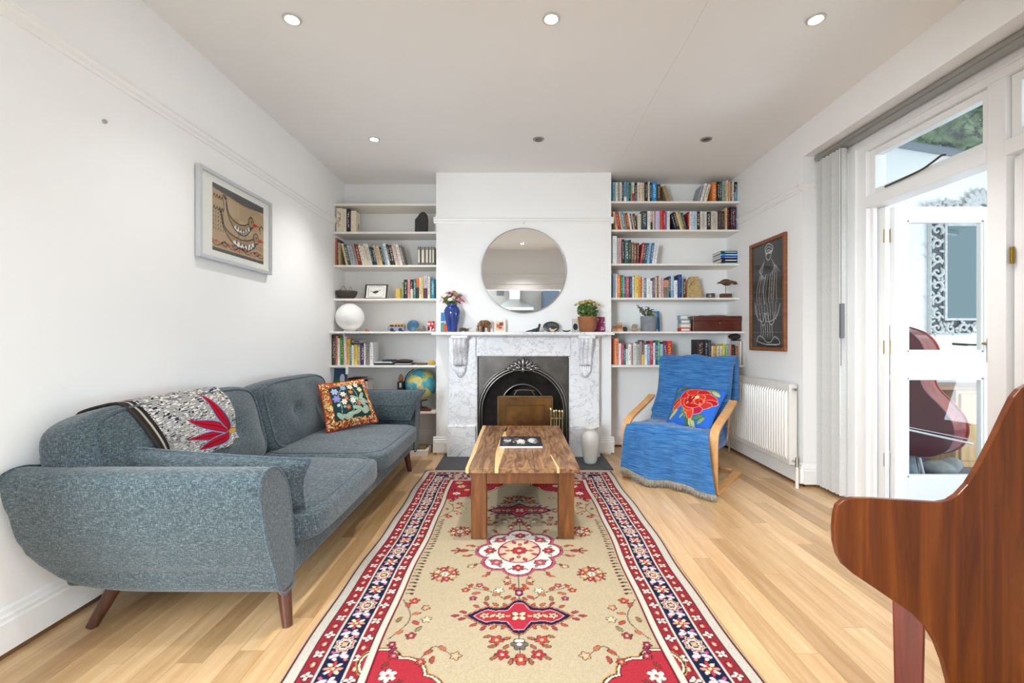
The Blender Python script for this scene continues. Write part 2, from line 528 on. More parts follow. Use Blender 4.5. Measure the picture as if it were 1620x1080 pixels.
moulding('x', (0.79, BREAST, 0), (0.96, BREAST, 0), (0, -1, 0), BASEP, GLOSS, m=m)
moulding('x', (0.933, BREAST, 0), (0.933, YB, 0), (1, 0, 0), BASEP, GLOSS, m=m)
struct(m.build('baseboard_chimney_breast', GLOSS))
m = moulding('x', (XL, YB, 0), (-0.83, YB, 0), (0, -1, 0), BASEP, GLOSS)
moulding('x', (0.96, YB, 0), (XR(YB), YB, 0), (0, -1, 0), BASEP, GLOSS, m=m)
struct(m.build('baseboard_back', GLOSS))
struct(box_obj('trim_1', (XL, XL + 0.014, YF, YB, 0.0, 0.022), DARKSTRIP))
m = MB().box(2.2, 2.225, REV, YB, 0, 0.022); m.box(XL + .03, -0.85, YB - 0.014, YB, 0, 0.022); m.box(0.97, 2.2, YB - 0.014, YB, 0, .022); m.box(2.22, 2.4, REV - 0.012, REV, 0, .022)
struct(m.build('trim_2', DARKSTRIP))
struct(moulding('x', (XL, YF, ZR), (XL, 4.56, ZR), (1, 0, 0), RAILP, GLOSS).build('trim_3', GLOSS))
struct(moulding('x', (-0.825, BREAST, ZR), (0.955, BREAST, ZR), (0, -1, 0), RAILP, GLOSS).build('trim_4', GLOSS))
m = moulding('x', (XR(REV), REV, ZR), (XR(4.56), 4.56, ZR), nr, RAILP, GLOSS)
moulding('x', (XR(REV) - 0.03, REV, ZR), (2.405, REV, ZR), (0, -1, 0), RAILP, GLOSS, m=m)
struct(m.build('trim_5', GLOSS))
struct(moulding('x', (XL, YF, ZR), (2.15, YF, ZR), (0, 1, 0), RAILP, GLOSS).build('trim_6', GLOSS))
m = MB().box(-1.76, -1.66, YF, YF + 0.022, 0, 2.16); m.box(0.80, 0.91, YF, YF + 0.022, 0, 2.16); m.box(-1.66, 0.80, YF, YF + 0.022, 2.06, 2.16); m.box(-1.78, 0.93, YF, YF + 0.032, 2.16, 2.185)
struct(m.build('trim_7', GLOSS, bevel=0.003))
# a nail under the rail and a screw hole on the side wall
MB().cyl((PX(829, 4.5), BREAST - 0.012, PZ(352.5, 4.5)), (PX(829, 4.5), BREAST, PZ(352.5, 4.5)), 0.006, n=10).build('nail', CHROME, bpy.data.objects['wall_chimney_breast'])
MB().cyl((XL, 2.02, PZ(192, 2.02)), (XL + 0.01, 2.02, PZ(192, 2.02)), 0.009, n=10).build('nail', CHROME, wl)

# floor and planks
fl = struct(box_obj('floor', (XL - 0.1, 2.55, YF - 0.13, YB + 0.05, -0.06, -0.006), plain('floor_joint', '5d4227', 0.8)))
WP = 0.0915
unit = MB().box(-0.5, 0.5, -0.5, 0.5, -1, 0).build('plank', FLOORW, fl, origin=(0, 0, 0))
first = True
x = XL; k = 0
while x < 2.50:
    y = YF - 0.13 - random.uniform(0, 0.9)
    while y < YB:
        L = random.choice((0.95, 1.25, 1.25, 1.55, 1.85))
        y0, y1 = max(y, YF - 0.13), min(y + L, YB)
        if y1 - y0 > 0.12:
            w = Vector((x + WP / 2, (y0 + y1) / 2, 0))
            if first: o = unit; o.location = w - WORLD[fl.name]; WORLD[o.name] = w; first = False
            else: o = copy_to(unit, w, fl)
            o.scale = (WP - 0.0009, y1 - y0 - 0.0009, 0.006)
        y += L
    x += WP; k += 1

# ------------------------------------------------------------------ garden door wall (right), beyond the reveal
FX0, FX1 = 2.40, 2.50           # joinery thickness
m = MB()
m.box(FX0, FX1, 3.13, 3.23, 0, 2.43)                                   # hinge post
m.box(FX0, FX1, 0.76, 0.86, 0, 2.43)
m.box(FX0, FX1, 0.76, 3.23, 2.43, 2.54)                                # head
m.box(FX0, FX1 + 0.02, 2.235, 2.325, 0, 2.43)                          # mullion
m.box(FX0 - 0.01, FX1 + 0.01, 0.862, 2.2345, 2.035, 2.11); m.box(FX0 - 0.01, FX1 + 0.01, 2.3255, 3.1295, 2.035, 2.11)   # transom
m.box(FX0, FX1, 0.86, 3.13, -0.03, 0.0)
m.box(FX0 + 0.03, FX1 + 0.12, 3.23, REV + 0.02, -0.05, SOFFIT + 0.05)
m.box(FX0 + 0.02, FX1, 0.76, 3.25, 2.53, SOFFIT + 0.05)
dw = struct(m.build('door_1', FRAMEW, bevel=0.003))
def bar(name, b, bev=0.004): return box_obj(name, b, FRAMEW, dw, bevel=bev)
# architrave steps and glazing beads
bar('architrave', (FX0 - 0.022, FX0, 3.20, 3.30, 0, 2.47)); bar('architrave', (FX0 - 0.036, FX0 - 0.0225, 3.26, 3.30, 0, 2.47))
bar('architrave', (FX0 - 0.022, FX0, 0.76, 3.30, 2.47, 2.54))
bar('door_stop', (FX0 + 0.03, FX0 + 0.06, 3.105, 3.132, 0.012, 2.035)); bar('door_stop', (FX0 + 0.05, FX1 - 0.01, 2.205, 2.236, 0.012, 2.035))
def sash(y0, y1, z0, z1, fr=0.045, x0=FX0 + 0.025, x1=FX1 - 0.02):
    s = MB().box(x0, x1, y0, y0 + fr, z0, z1); s.box(x0, x1, y1 - fr, y1, z0, z1); s.box(x0, x1, y0 + fr, y1 - fr, z0, z0 + fr); s.box(x0, x1, y0 + fr, y1 - fr, z1 - fr, z1)
    f = s.build('window_sash', FRAMEW, dw, bevel=0.004)
    g = box_obj('pane', ((x0 + x1) / 2 - 0.002, (x0 + x1) / 2 + 0.002, y0 + fr - 0.004, y1 - fr + 0.004, z0 + fr - 0.004, z1 - fr + 0.004), GLASS, f)
    return f
tr1 = sash(2.327, 3.128, 2.112, 2.428)
sash(1.55, 2.233, 2.112, 2.428); sash(0.862, 1.545, 2.112, 2.428)
# casement stay on the transom
MB().tube(spline([(FX0 + 0.01, 2.98, 2.135), (FX0 - 0.005, 2.72, 2.137), (FX0 - 0.015, 2.62, 2.150), (FX0 - 0.02, 2.555, 2.165), (FX0 - 0.02, 2.53, 2.160)], 6), 0.006, 8).build('window_stay', plain('dull_bronze', '6e5b45', 0.45, 0.8), dw, smooth=True)
def leaf_door(name, M4, wid, parent, lab=None):
    """glazed two-pane door leaf in local coords: u along width, w thickness, z"""
    def T(u0, u1, w0, w1, z0, z1, mat, nm, par, bev=0.004):
        s = MB(); s.box(u0, u1, w0, w1, z0, z1, T=M4); return s.build(nm, mat, par, bevel=bev)
    st = 0.085
    s = MB()
    for b in ((0, st, 0, .042, .03, 2.02), (wid - st, wid, 0, .042, .03, 2.02), (st, wid - st, 0, .042, .03, .215), (st, wid - st, 0, .042, .88, 1.05), (st, wid - st, 0, .042, 1.93, 2.02)):
        s.box(*b, T=M4)
    d = s.build('door_leaf' if lab is None else name, FRAMEW, parent, bevel=0.003)
    for z0, z1 in ((.215, .88), (1.05, 1.93)):
        b = MB()
        for q in ((st, st + .016, .004, .038, z0, z1), (wid - st - .016, wid - st, .004, .038, z0, z1), (st, wid - st, .004, .038, z0, z0 + .016), (st, wid - st, .004, .038, z1 - .016, z1)):
            b.box(*q, T=M4)
        b.build('glazing_bead', FRAMEW, d, bevel=0.004)
        T(st, wid - st, .019, .023, z0, z1, GLASS, 'pane', d, 0)
    return d
# the leaf that stands open at a right angle, out into the lean-to
DY = 3.03
A = Matrix.Translation((2.515, DY, 0))
struct(leaf_door('door_2', A, 0.68, None, 'x'))
door2 = bpy.data.objects['door_2']
def brass_handle(par, cx, cz, y):
    pl = box_obj('handle_plate', (cx - 0.021, cx + 0.021, y - 0.006, y, cz - 0.085, cz + 0.075), BRASS, par, bevel=0.002)
    MB().tube(spline([(cx, y - 0.005, cz + 0.035), (cx, y - 0.045, cz + 0.035), (cx - 0.015, y - 0.052, cz + 0.036), (cx - 0.10, y - 0.05, cz + 0.042)], 5), [0.009] * 15 + [0.006], 10).build('lever', BRASS, pl, smooth=True)
    MB().cyl((cx, y - 0.007, cz - 0.045), (cx, y - 0.006, cz - 0.045), 0.006, n=10).build('keyhole', BLACK, pl)
HX = PX(1566, DY); HZ = PZ(553, DY)
brass_handle(door2, HX, HZ, DY)
hb = plain('dark_bronze', '4a4238', 0.4, 0.8)
MB().tube(spline([(HX, DY + 0.042, HZ + 0.03), (HX, DY + 0.09, HZ + 0.03), (HX - 0.03, DY + 0.10, HZ + 0.03), (HX - 0.15, DY + 0.10, HZ + 0.038)], 5), 0.008, 8).build('lever', hb, door2, smooth=True)
# hinges between post and leaf
for z in (PZ(372, 3.05), PZ(549, 3.05), PZ(728, 3.05)):
    hg = MB(); hg.cyl((2.50, 3.075, z - 0.05), (2.50, 3.075, z + 0.05), 0.009, n=10)
    hg.box(2.470, 2.502, 3.066, 3.070, z - 0.045, z + 0.045); hg.box(2.502, 2.53, 3.066, 3.070, z - 0.045, z + 0.045)
    hg.build('hinge', CHROME if z < 1 else BRASS, dw, bevel=0)
bar('door_stile', (2.475, 2.505, 3.06, 3.13, 0.012, 2.03))
# two shut leaves nearer the camera
for y0 in (1.545, 0.865):
    A = Matrix.Translation((FX0 + 0.03, y0, 0)) @ Matrix.Rotation(PI / 2, 4, 'Z') @ Matrix.Scale(-1, 4, (0, 1, 0))
    leaf_door('door_leaf', A, 0.68, dw)
MB().cyl((FX0 + 0.018, 2.222, PZ(402, 2.2) - 0.04), (FX0 + 0.018, 2.222, PZ(402, 2.2) + 0.04), 0.009, n=10).build('hinge', BRASS, dw)

# vertical blind, drawn back to one end
bl = thing('vertical_blind', 'grey vertical slat blind drawn together beside the garden door', 'blind', (2.33, 3.4, 0))
t = MB().box(2.29, 2.35, 0.80, 3.50, 2.498, SOFFIT - 0.002); t.box(2.284, 2.29, 0.80, 3.50, 2.51, 2.536)
t.build('head_rail', ALU, bl, bevel=0.004)
SLATM = plain('blind_fabric', 'cfcdc8', 0.75, vary=0.04, scale=60)
proto = None
for i in range(8):
    y = 3.478 - i * 0.034
    if proto is None:
        s = MB(); zz = [0.03, 0.5, 1.0, 1.5, 2.0, 2.49]
        pts = [[(2.325 + 0.045 * (j / 5 - 0.5) * 2, y - 0.022 * math.sin(j / 5 * PI), z) for z in zz] for j in range(6)]
        s.grid(pts); s.grid([[(p[0], p[1] + 0.0012, p[2]) for p in r] for r in pts][::-1])
        proto = s.build('slat', SLATM, bl, smooth=True, fix=False); w0 = WORLD[proto.name].copy()
        proto.rotation_euler.z = 0.35
    else:
        o = copy_to(proto, w0 - Vector((0, i * 0.034, 0)), bl); o.rotation_euler.z = 0.35 + 0.10 * math.sin(i * 2.1)
wd = MB().tube([(2.282, 3.215, 2.48), (2.282, 3.213, 0.45)], 0.0035, 6); wd.build('wand', plain('clear_wand', 'e8e8e6', 0.3), bl)
MB().tube([(2.276, 3.20, 2.49), (2.276, 3.198, 0.95)], 0.0022, 5).build('cord', plain('dark_cord', '5c5a55', 0.8), bl)
box_obj('cord_weight', (2.262, 2.288, 3.175, 3.20, PZ(535, 3.19), PZ(480, 3.19)), plain('grey_plastic', '6f7072', 0.5), bl, bevel=0.006)

# ------------------------------------------------------------------ lean-to beyond the doors
CY1 = 4.62
struct(box_obj('floor_lean_to', (2.5, 6.4, 0.3, CY1 + 0.1, -0.08, -0.03), plain('blue_grey_boards', '5d6a78', 0.45, vary=0.15, scale=6)))
struct(box_obj('wall_garden', (6.3, 6.4, 0.3, CY1, -0.08, 0.5), WALL))
def roofz(x): return 3.30 - 0.165 * (x - 2.5)
struct(MB().prism([(2.62, -0.08), (6.4, -0.08), (6.4, roofz(6.4) + .05), (2.62, roofz(2.62) + .05)], lambda u, v, w: (u, w, v), CY1, CY1 + .1).build('wall_lean_to', WALL))
rf = struct(MB().box(2.62, 2.72, 0.3, CY1, 3.2, 3.32).build('roof_lean_to', FRAMEW))
RB = plain('roof_bar_grey', '8d939c', 0.5)
for y in (4.58, 3.55, 2.55, 1.55, 0.55):
    s = MB(); s.prism([(2.6, roofz(2.6)), (6.4, roofz(6.4)), (6.4, roofz(6.4) + 0.06), (2.6, roofz(2.6) + 0.06)], lambda u, v, w: (u, w, v), y - 0.03, y + 0.03)
    s.build('rafter', RB if y > 4.5 else FRAMEW, rf)
s = MB(); s.box(4.55, 4.62, 0.3, 4.55, roofz(4.6) - 0.03, roofz(4.6) + 0.05); s.build('purlin', FRAMEW, rf)
for y0, y1 in ((3.58, 4.55), (2.58, 3.52), (1.58, 2.52), (0.58, 1.52)):
    s = MB(); s.prism([(2.7, roofz(2.7) + 0.05), (6.35, roofz(6.35) + 0.05), (6.35, roofz(6.35) + 0.056), (2.7, roofz(2.7) + 0.056)], lambda u, v, w: (u, w, v), y0, y1)
    s.build('pane', GLASS, rf)
# tree leaves over the roof
LEAFM = N('tree_leaf', 0.6, 0, 0.3)
r = LEAFM.new('ShaderNodeObjectInfo'); 
LEAFM.color(LEAFM.ramp(LEAFM.noise(LEAFM.coord('World'), 6, 3), [(0.3, '4f6b45'), (0.5, '7f9a66'), (0.7, 'b3c795')]))
def leaf_cloud(name, center, rad, n, size, parent=None, mat=None, rng=None, flat=1.0):
    rng = rng or random
    s = MB(); c = Vector(center)
    for i in range(n):
        while True:
            p = Vector((rng.uniform(-1, 1), rng.uniform(-1, 1), rng.uniform(-1, 1)))
            if p.length < 1: break
        p = c + Vector((p.x * rad[0], p.y * rad[1], p.z * rad[2]))
        q = Quaternion((rng.gauss(0, 1), rng.gauss(0, 1), rng.gauss(0, 1), rng.gauss(0, 1))).normalized()
        L = size * rng.uniform(0.6, 1.3); w = L * 0.38
        pts = [Vector((-L / 2, 0, 0)), Vector((-L * .1, w, L * .06)), Vector((L / 2, 0, 0)), Vector((-L * .1, -w, L * .06)), Vector((0, 0, -L * .03))]
        vv = [p + q @ a for a in pts]
        s.add(vv, [(0, 4, 1), (1, 4, 2), (2, 4, 3), (3, 4, 0)])
    return s.build(name, mat or LEAFM.m, parent, fix=False)
tree = thing('garden_tree', 'leafy green tree seen through the glazed roof of the lean-to', 'tree', (6.9, 6.6, 0))
MB().tube(spline([(6.9, 6.6, 0), (6.85, 6.55, 2.2), (6.6, 6.4, 3.9)], 5), [0.12] * 10 + [0.05], 10).build('trunk', WALNUT, tree, smooth=True)
lc = leaf_cloud('foliage', (6.15, 6.3, 4.15), (1.05, 0.9, 0.95), 2200, 0.17, tree); lc['kind'] = 'stuff'

# ------------------------------------------------------------------ kitchen behind the camera (seen only in the round mirror)
KW = WALL
struct(box_obj('floor_kitchen', (-2.6, 2.6, -2.75, YF - 0.13, -0.06, 0), plain('kitchen_tile', 'b5aa9b', 0.4, vary=0.06, scale=4)))
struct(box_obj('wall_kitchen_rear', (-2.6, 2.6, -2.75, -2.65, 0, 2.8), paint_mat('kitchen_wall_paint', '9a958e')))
struct(box_obj('wall_kitchen_left', (-2.7, -2.6, -2.75, YF - 0.13, 0, 2.8), KW))
struct(box_obj('wall_kitchen_right', (2.6, 2.7, -2.75, YF - 0.13, 0, 2.8), KW))
m = MB().box(-2.6, -1.4, -2.75, YF - 0.13, 2.7, 2.8); m.box(1.4, 2.6, -2.75, YF - 0.13, 2.7, 2.8); m.box(-1.4, 1.4, -2.75, -2.1, 2.7, 2.8); m.box(-1.4, 1.4, -0.4, YF - 0.13, 2.7, 2.8)
struct(m.build('ceiling_kitchen', CEIL))
hd = thing('cooker_hood', 'brushed steel cooker hood reflected in the round mirror', 'cooker hood', (-0.05, -2.35, 1.86))
s = MB(); a = [(-0.48, -2.64), (0.40, -2.64), (0.40, -2.10), (-0.48, -2.10)]; b = [(-0.20, -2.64), (0.08, -2.64), (0.08, -2.40), (-0.20, -2.40)]
s.add([(x, y, 1.93) for x, y in a] + [(x, y, 2.16) for x, y in b], [(0, 1, 5, 4), (1, 2, 6, 5), (2, 3, 7, 6), (3, 0, 4, 7), (4, 5, 6, 7)]); s.box(-0.48, 0.40, -2.64, -2.10, 1.86, 1.93)
s.build('canopy', CHROME, hd, bevel=0.004)
box_obj('flue', (-0.19, 0.07, -2.64, -2.41, 2.15, 2.70), CHROME, hd, bevel=0.003)
box_obj('filter', (-0.42, 0.34, -2.58, -2.16, 1.85, 1.862), plain('hood_filter', '8d8d8a', 0.4, 0.9), hd)
cb = thing('tall_cabinet', 'dark blue tall kitchen unit reflected in the round mirror', 'cabinet', (0.9, -2.4, 0))
box_obj('carcass', (0.62, 1.30, -2.64, -2.06, 0, 2.35), plain('grey_blue_unit', '39424e', 0.4), cb, bevel=0.004)
dd = box_obj('door', (0.66, 1.27, -2.062, -2.04, 0.1, 2.30), plain('blue_unit_door', '3c4756', 0.35), cb, bevel=0.004)
box_obj('handle', (0.70, 1.2, -2.04, -2.02, 1.40, 1.415), CHROME, dd)
sk = thing('wall_socket', 'small grey switch plate beside the cooker hood in the mirror', 'switch', (-0.42, -2.64, 2.35))
box_obj('plate', (-0.52, -0.34, -2.65, -2.63, 2.27, 2.45), plain('switch_grey', '55524f', 0.5), sk, bevel=0.004)
# ------------------------------------------------------------------ fireplace
fp = thing('fireplace', 'white veined marble fireplace with carved corbels and arched cast iron insert', 'fireplace', (0.06, 4.4, 0))
JX = [(-0.66, -0.40), (0.52, 0.795)]
for a, b in JX: box_obj('jamb', (a, b, 4.40, BREAST, 0.30, 1.165), MARBLE, fp, bevel=0.004)
for a, b in JX:
    q = box_obj('plinth_block', (a - 0.012, b + (0.0 if b > 0 else -0.0), 4.362, BREAST, 0.012, 0.285), MARBLE, fp, bevel=0.003)
    box_obj('plinth_cap', (a - 0.012, b, 4.366, BREAST, 0.285, 0.305), MARBLE, fp, bevel=0.006)
m = MB().box(-0.40, 0.52, 4.425, BREAST, 0.985, 1.165); m.build('frieze', MARBLE, fp, bevel=0.003)
box_obj('frieze_bead', (-0.40, 0.52, 4.415, 4.43, 0.975, 0.99), MARBLE, fp, bevel=0.004)
for a, b in ((-0.402, -0.385), (0.505, 0.522)):
    MB().cyl(((a + b) / 2, 4.41, 0.012), ((a + b) / 2, 4.41, 0.955), 0.011, n=12).build('slip_bead', MARBLE, fp, smooth='auto')
    MB().ell(((a + b) / 2, 4.41, 0.963), (0.016, 0.016, 0.01)).build('slip_cap', MARBLE, fp, smooth=True)
box_obj('mantel_shelf', (-0.805, 0.915, 4.26, BREAST, 1.178, 1.208), MARBLE, fp, bevel=0.006, seg=3)
m = MB()
prof = [(0, 1.165), (-0.10, 1.165), (-0.115, 1.172), (-0.125, 1.18), (0, 1.18)]
moulding('x', (-0.70, 4.40, 0), (0.83, 4.40, 0), (0, 1, 0), prof, MARBLE, m=m); m.build('bed_mould', MARBLE, fp)
def corbel(cx):
    w = 0.064
    box_obj('corbel_cap', (cx - 0.082, cx + 0.082, 4.275, 4.41, 1.145, 1.180), MARBLE, fp, bevel=0.008)
    # scrolled, fluted console: section (depth, z) swept across x with three flutes
    sec = [(0.0, 1.147), (0.115, 1.147), (0.128, 1.12), (0.124, 1.085), (0.105, 1.05), (0.080, 1.015), (0.062, 0.98), (0.055, 0.945), (0.062, 0.915), (0.052, 0.895), (0.03, 0.888), (0.0, 0.888)]
    rows = []
    n = 25
    for i in range(n):
        u = i / (n - 1) * 2 - 1
        fl_ = 0.026 * abs(math.cos(u * PI * 1.5)) ** 0.8
        rows.append([(cx + u * w, 4.40 - max(0, d - (0.026 - fl_) * (1 if d > 0.01 else 0)), z) for d, z in sec])
    c = MB().grid(rows)
    c.add(rows[0], [tuple(range(len(sec)))]); c.add(rows[-1], [tuple(range(len(sec)))[::-1]])
    o = c.build('corbel', MARBLE, fp, smooth='auto')
    # shell leaf under the scroll
    for i in range(5):
        t = (i - 2) / 2
        a = t * 0.55
        p0 = Vector((cx + t * 0.045, 4.385, 0.885)); p1 = p0 + Vector((-t * 0.016, 0.0, -(0.115 - t * t * 0.03)))
        pts = [p0.lerp(p1, k / 6) + Vector((0, -0.022 * math.sin(k / 6 * PI * 0.8 + 0.3), 0)) for k in range(7)]
        MB().tube(pts, [0.008, 0.012, 0.0135, 0.0135, 0.0125, 0.0105, 0.006], 10).build('shell_lobe', MARBLE, o, smooth=True)
corbel(PX(726.5, 4.30)); corbel(PX(928, 4.30))

# cast iron arched insert
IX0, IX1, IZ1, IY = -0.402, 0.522, 0.985, 4.44
ac, ar, az = 0.049 + 0.008, 0.412, 0.44
ins = MB()
na = 36
outer = [(ac - ar, 0.012)] + arc((ac, az), ar, PI, 0, na) + [(ac + ar, 0.012)]
def rect_pt(p):
    dx, dz = p[0] - ac, p[1] - az
    if p[1] <= az + 1e-6: return (IX0 if dx < 0 else IX1, p[1])
    sx = ((IX0 if dx < 0 else IX1) - ac) / dx if abs(dx) > 1e-6 else 1e9
    sz = (IZ1 - az) / dz
    k = min(abs(sx), abs(sz)); return (ac + dx * k, az + dz * k)
rect = [rect_pt(p) for p in outer]
ins.grid([[(x, IY, z) for x, z in rect], [(x, IY, z) for x, z in outer]])
ins.build('insert_plate', IRON, fp)
ir, iz = 0.215, 0.47
inner = [(ac - ir, 0.012)] + arc((ac, iz), ir, PI, 0, na) + [(ac + ir, 0.012)]
rows = []
for k in range(9):
    t = k / 8
    rows.append([(x0 + (x1 - x0) * t, IY + 0.002 + 0.16 * (t ** 0.75), z0 + (z1 - z0) * t) for (x0, z0), (x1, z1) in zip(outer, inner)])
MB().grid(rows).build('insert_splay', IRON, fp, smooth=True)
for off, rad, yy in ((0.012, 0.012, -0.012), (-0.012, 0.009, -0.004), (0.034, 0.006, -0.006)):
    pts = [(ac - ar - off, IY + yy, 0.012)] + [(ac + (ar + off) * math.cos(a), IY + yy, az + (ar + off) * math.sin(a)) for a in np.linspace(PI, 0, 48)] + [(ac + ar + off, IY + yy, 0.012)]
    MB().tube(pts, rad, 8).build('arch_moulding', plain('polished_iron', '8a8783', 0.28, 0.85), fp, smooth=True)
pts = [(ac - ir, IY + 0.155, 0.012)] + [(ac + ir * math.cos(a), IY + 0.155, iz + ir * math.sin(a)) for a in np.linspace(PI, 0, 40)] + [(ac + ir, IY + 0.155, 0.012)]
MB().tube(pts, 0.009, 8).build('fire_arch_rim', plain('polished_iron', '8a8783'), fp, smooth=True)
m = MB(); m.grid([[(x, IY + 0.165, z) for x, z in inner], [(ac + (x - ac) * 0.9, IY + 0.33, z * 0.97) for x, z in inner]]); m.box(ac - 0.23, ac + 0.23, IY + 0.33, IY + 0.34, 0.012, 0.70)
m.build('firebox', SOOT, fp)
for i in range(7):
    MB().cyl((ac - 0.15 + i * 0.05, IY + 0.14, 0.10), (ac - 0.15 + i * 0.05, IY + 0.14, 0.26), 0.008, n=8).build('grate_bar', SOOT, fp)
# cast crest over the arch
PIRON = plain('polished_iron', '8a8783')
cz0 = az + ar + 0.005
for s_ in (-1, 1):
    for i, (dx, dz, L, ang) in enumerate(((0.035, 0.055, 0.07, 1.2), (0.065, 0.042, 0.075, 0.7), (0.10, 0.022, 0.08, 0.25), (0.135, 0.002, 0.075, -0.12), (0.05, 0.005, 0.06, 0.1), (0.085, -0.012, 0.06, -0.15))):
        R = Matrix.Rotation(-s_ * (ang if s_ > 0 else ang), 3, 'Y')
        MB().ell((ac + s_ * dx, IY - 0.022, cz0 + dz), (L / 2, 0.014, 0.016), R, 12, 7).build('crest_leaf', PIRON, fp, smooth=True)
    sp = [(ac + s_ * (0.055 + 0.03 * (1 - k / 22) * math.cos(k * 0.42)), IY - 0.03, cz0 + 0.012 + 0.03 * (1 - k / 22) * math.sin(k * 0.42)) for k in range(20)]
    MB().tube(sp, 0.006, 6).build('crest_scroll', PIRON, fp, smooth=True)
MB().ell((ac, IY - 0.025, cz0 + 0.055), (0.016, 0.016, 0.055)).build('crest_leaf', PIRON, fp, smooth=True)
MB().ell((ac, IY - 0.028, cz0 - 0.01), (0.020, 0.018, 0.034)).build('crest_leaf', PIRON, fp, smooth=True)

hearth = tag(box_obj('hearth_slab', (-0.713, 0.838, 3.955, 4.50, 0.0, 0.012), SLATE, bevel=0.002), 'dark grey slate hearth slab in front of the fireplace', 'hearth')

# bronze fire screen
BRZ = N('aged_bronze_sheet', 0.33, 0.8); f = BRZ.noise(BRZ.coord(), 5, 4)
BRZ.color(BRZ.ramp(f, [(0.3, '4a3420'), (0.5, '6c4a26'), (0.7, '8a6030')])); BRZ = BRZ.m
BRZD = plain('dark_bronze_frame', '6d5a40', 0.35, 0.8, vary=0.2)
sx0, sx1, sz1, sy = PX(786.5, 4.22), PX(875, 4.22), PZ(626, 4.22), 4.22
fsn = thing('fire_screen', 'brown bronze fire screen with a loop handle inside the hearth', 'fire screen', ((sx0 + sx1) / 2, sy, 0.013))
box_obj('panel', (sx0 + 0.01, sx1 - 0.01, sy + 0.004, sy + 0.012, 0.03, sz1 - 0.006), BRZ, fsn)
m = MB()
for b in ((sx0, sx0 + 0.016, sy, sy + 0.02, 0.013, sz1), (sx1 - 0.016, sx1, sy, sy + 0.02, 0.013, sz1), (sx0, sx1, sy, sy + 0.02, sz1 - 0.016, sz1), (sx0, sx1, sy, sy + 0.02, 0.04, 0.056)): m.box(*b)
m.build('frame', BRZD, fsn, bevel=0.004)
ix0, ix1, iz1 = PX(800, sy), PX(861, sy), PZ(641, sy)
m = MB().tube([(ix0, sy, 0.1), (ix0, sy, iz1), (ix1, sy, iz1), (ix1, sy, 0.1)], 0.006, 8); m.build('inner_moulding', BRZD, fsn, smooth='auto')
hx0, hx1 = PX(813, sy), PX(846, sy)
MB().tube(spline([(hx0, sy + 0.01, sz1), (hx0 + 0.02, sy + 0.01, sz1 + 0.035), (hx0 + 0.04, sy + 0.01, sz1 + 0.05), (hx1 - 0.04, sy + 0.01, sz1 + 0.05), (hx1 - 0.02, sy + 0.01, sz1 + 0.035), (hx1, sy + 0.01, sz1)], 6), 0.006, 8).build('handle', BRZD, fsn, smooth=True)
MB().tube([(hx0 - 0.0, sy + 0.01, sz1 + 0.045), (hx0 + 0.012, sy + 0.01, sz1 + 0.05), (hx1 - 0.012, sy + 0.01, sz1 + 0.05), (hx1, sy + 0.01, sz1 + 0.045)], 0.004, 8).build('handle_bar', BRZD, fsn, smooth=True)
for xx in (sx0 + 0.05, sx1 - 0.05): box_obj('foot', (xx - 0.012, xx + 0.012, sy - 0.06, sy + 0.08, 0.0125, 0.03), BRZD, fsn, bevel=0.003)

# brass fireside tools on a stand
PB = plain('polished_brass', 'd8c98f', 0.22, 1.0)
cx, cyy = PX(880, 4.13), 4.13
cs = thing('fireside_tool_set', 'small polished brass fireside tool set standing beside the fire screen', 'fire tools', (cx, cyy, 0.012))
MB().lathe([(0.065, 0.0121), (0.065, 0.022), (0.05, 0.03), (0.012, 0.036), (0.0, 0.037)], (cx, cyy, 0), 20).build('base', PB, cs, smooth='auto')
zt = PZ(652, cyy)
MB().tube([(cx, cyy, 0.03), (cx, cyy, zt)], 0.006, 8).build('stem', PB, cs)
MB().tube([(cx - 0.055, cyy, zt - 0.055), (cx + 0.055, cyy, zt - 0.055)], 0.005, 8).build('cross_bar', PB, cs)
MB().ell((cx, cyy, zt + 0.012), (0.012, 0.012, 0.016)).build('finial', PB, cs, smooth=True)
for i, dx in enumerate((-0.052, -0.022, 0.026, 0.052)):
    tl = MB().tube([(cx + dx, cyy - 0.02, 0.06), (cx + dx, cyy - 0.02, zt)], 0.0045, 8)
    tl.lathe([(0.004, -0.05), (0.009, -0.03), (0.007, -0.01), (0.012, 0.008), (0.009, 0.022), (0, 0.027)], (cx + dx, cyy - 0.02, zt + (0.02 if i == 0 else 0)), 10)
    if i == 1: tl.box(cx + dx - 0.02, cx + dx + 0.02, cyy - 0.03, cyy - 0.012, 0.05, 0.1)
    tl.build('fire_tool', PB, cs, smooth='auto')

# tall white vase on the hearth
vc = (PX(934, 4.15), 4.15)
tag(MB().lathe([(0.0, 0.0125), (0.052, 0.0125), (0.058, 0.03), (0.072, 0.10), (0.084, 0.17), (0.087, 0.215), (0.080, 0.265), (0.062, 0.298), (0.055, 0.31), (0.058, 0.322), (0.070, 0.336), (0.072, 0.342), (0.068, 0.343), (0.050, 0.322), (0.048, 0.30), (0.06, 0.26), (0.0, 0.2)], (*vc, 0), 40).build('floor_vase', plain('white_glazed_ceramic', 'dedcd4', 0.3, vary=0.05, scale=9), smooth=True), 'tall white ceramic vase standing on the slate hearth', 'vase')

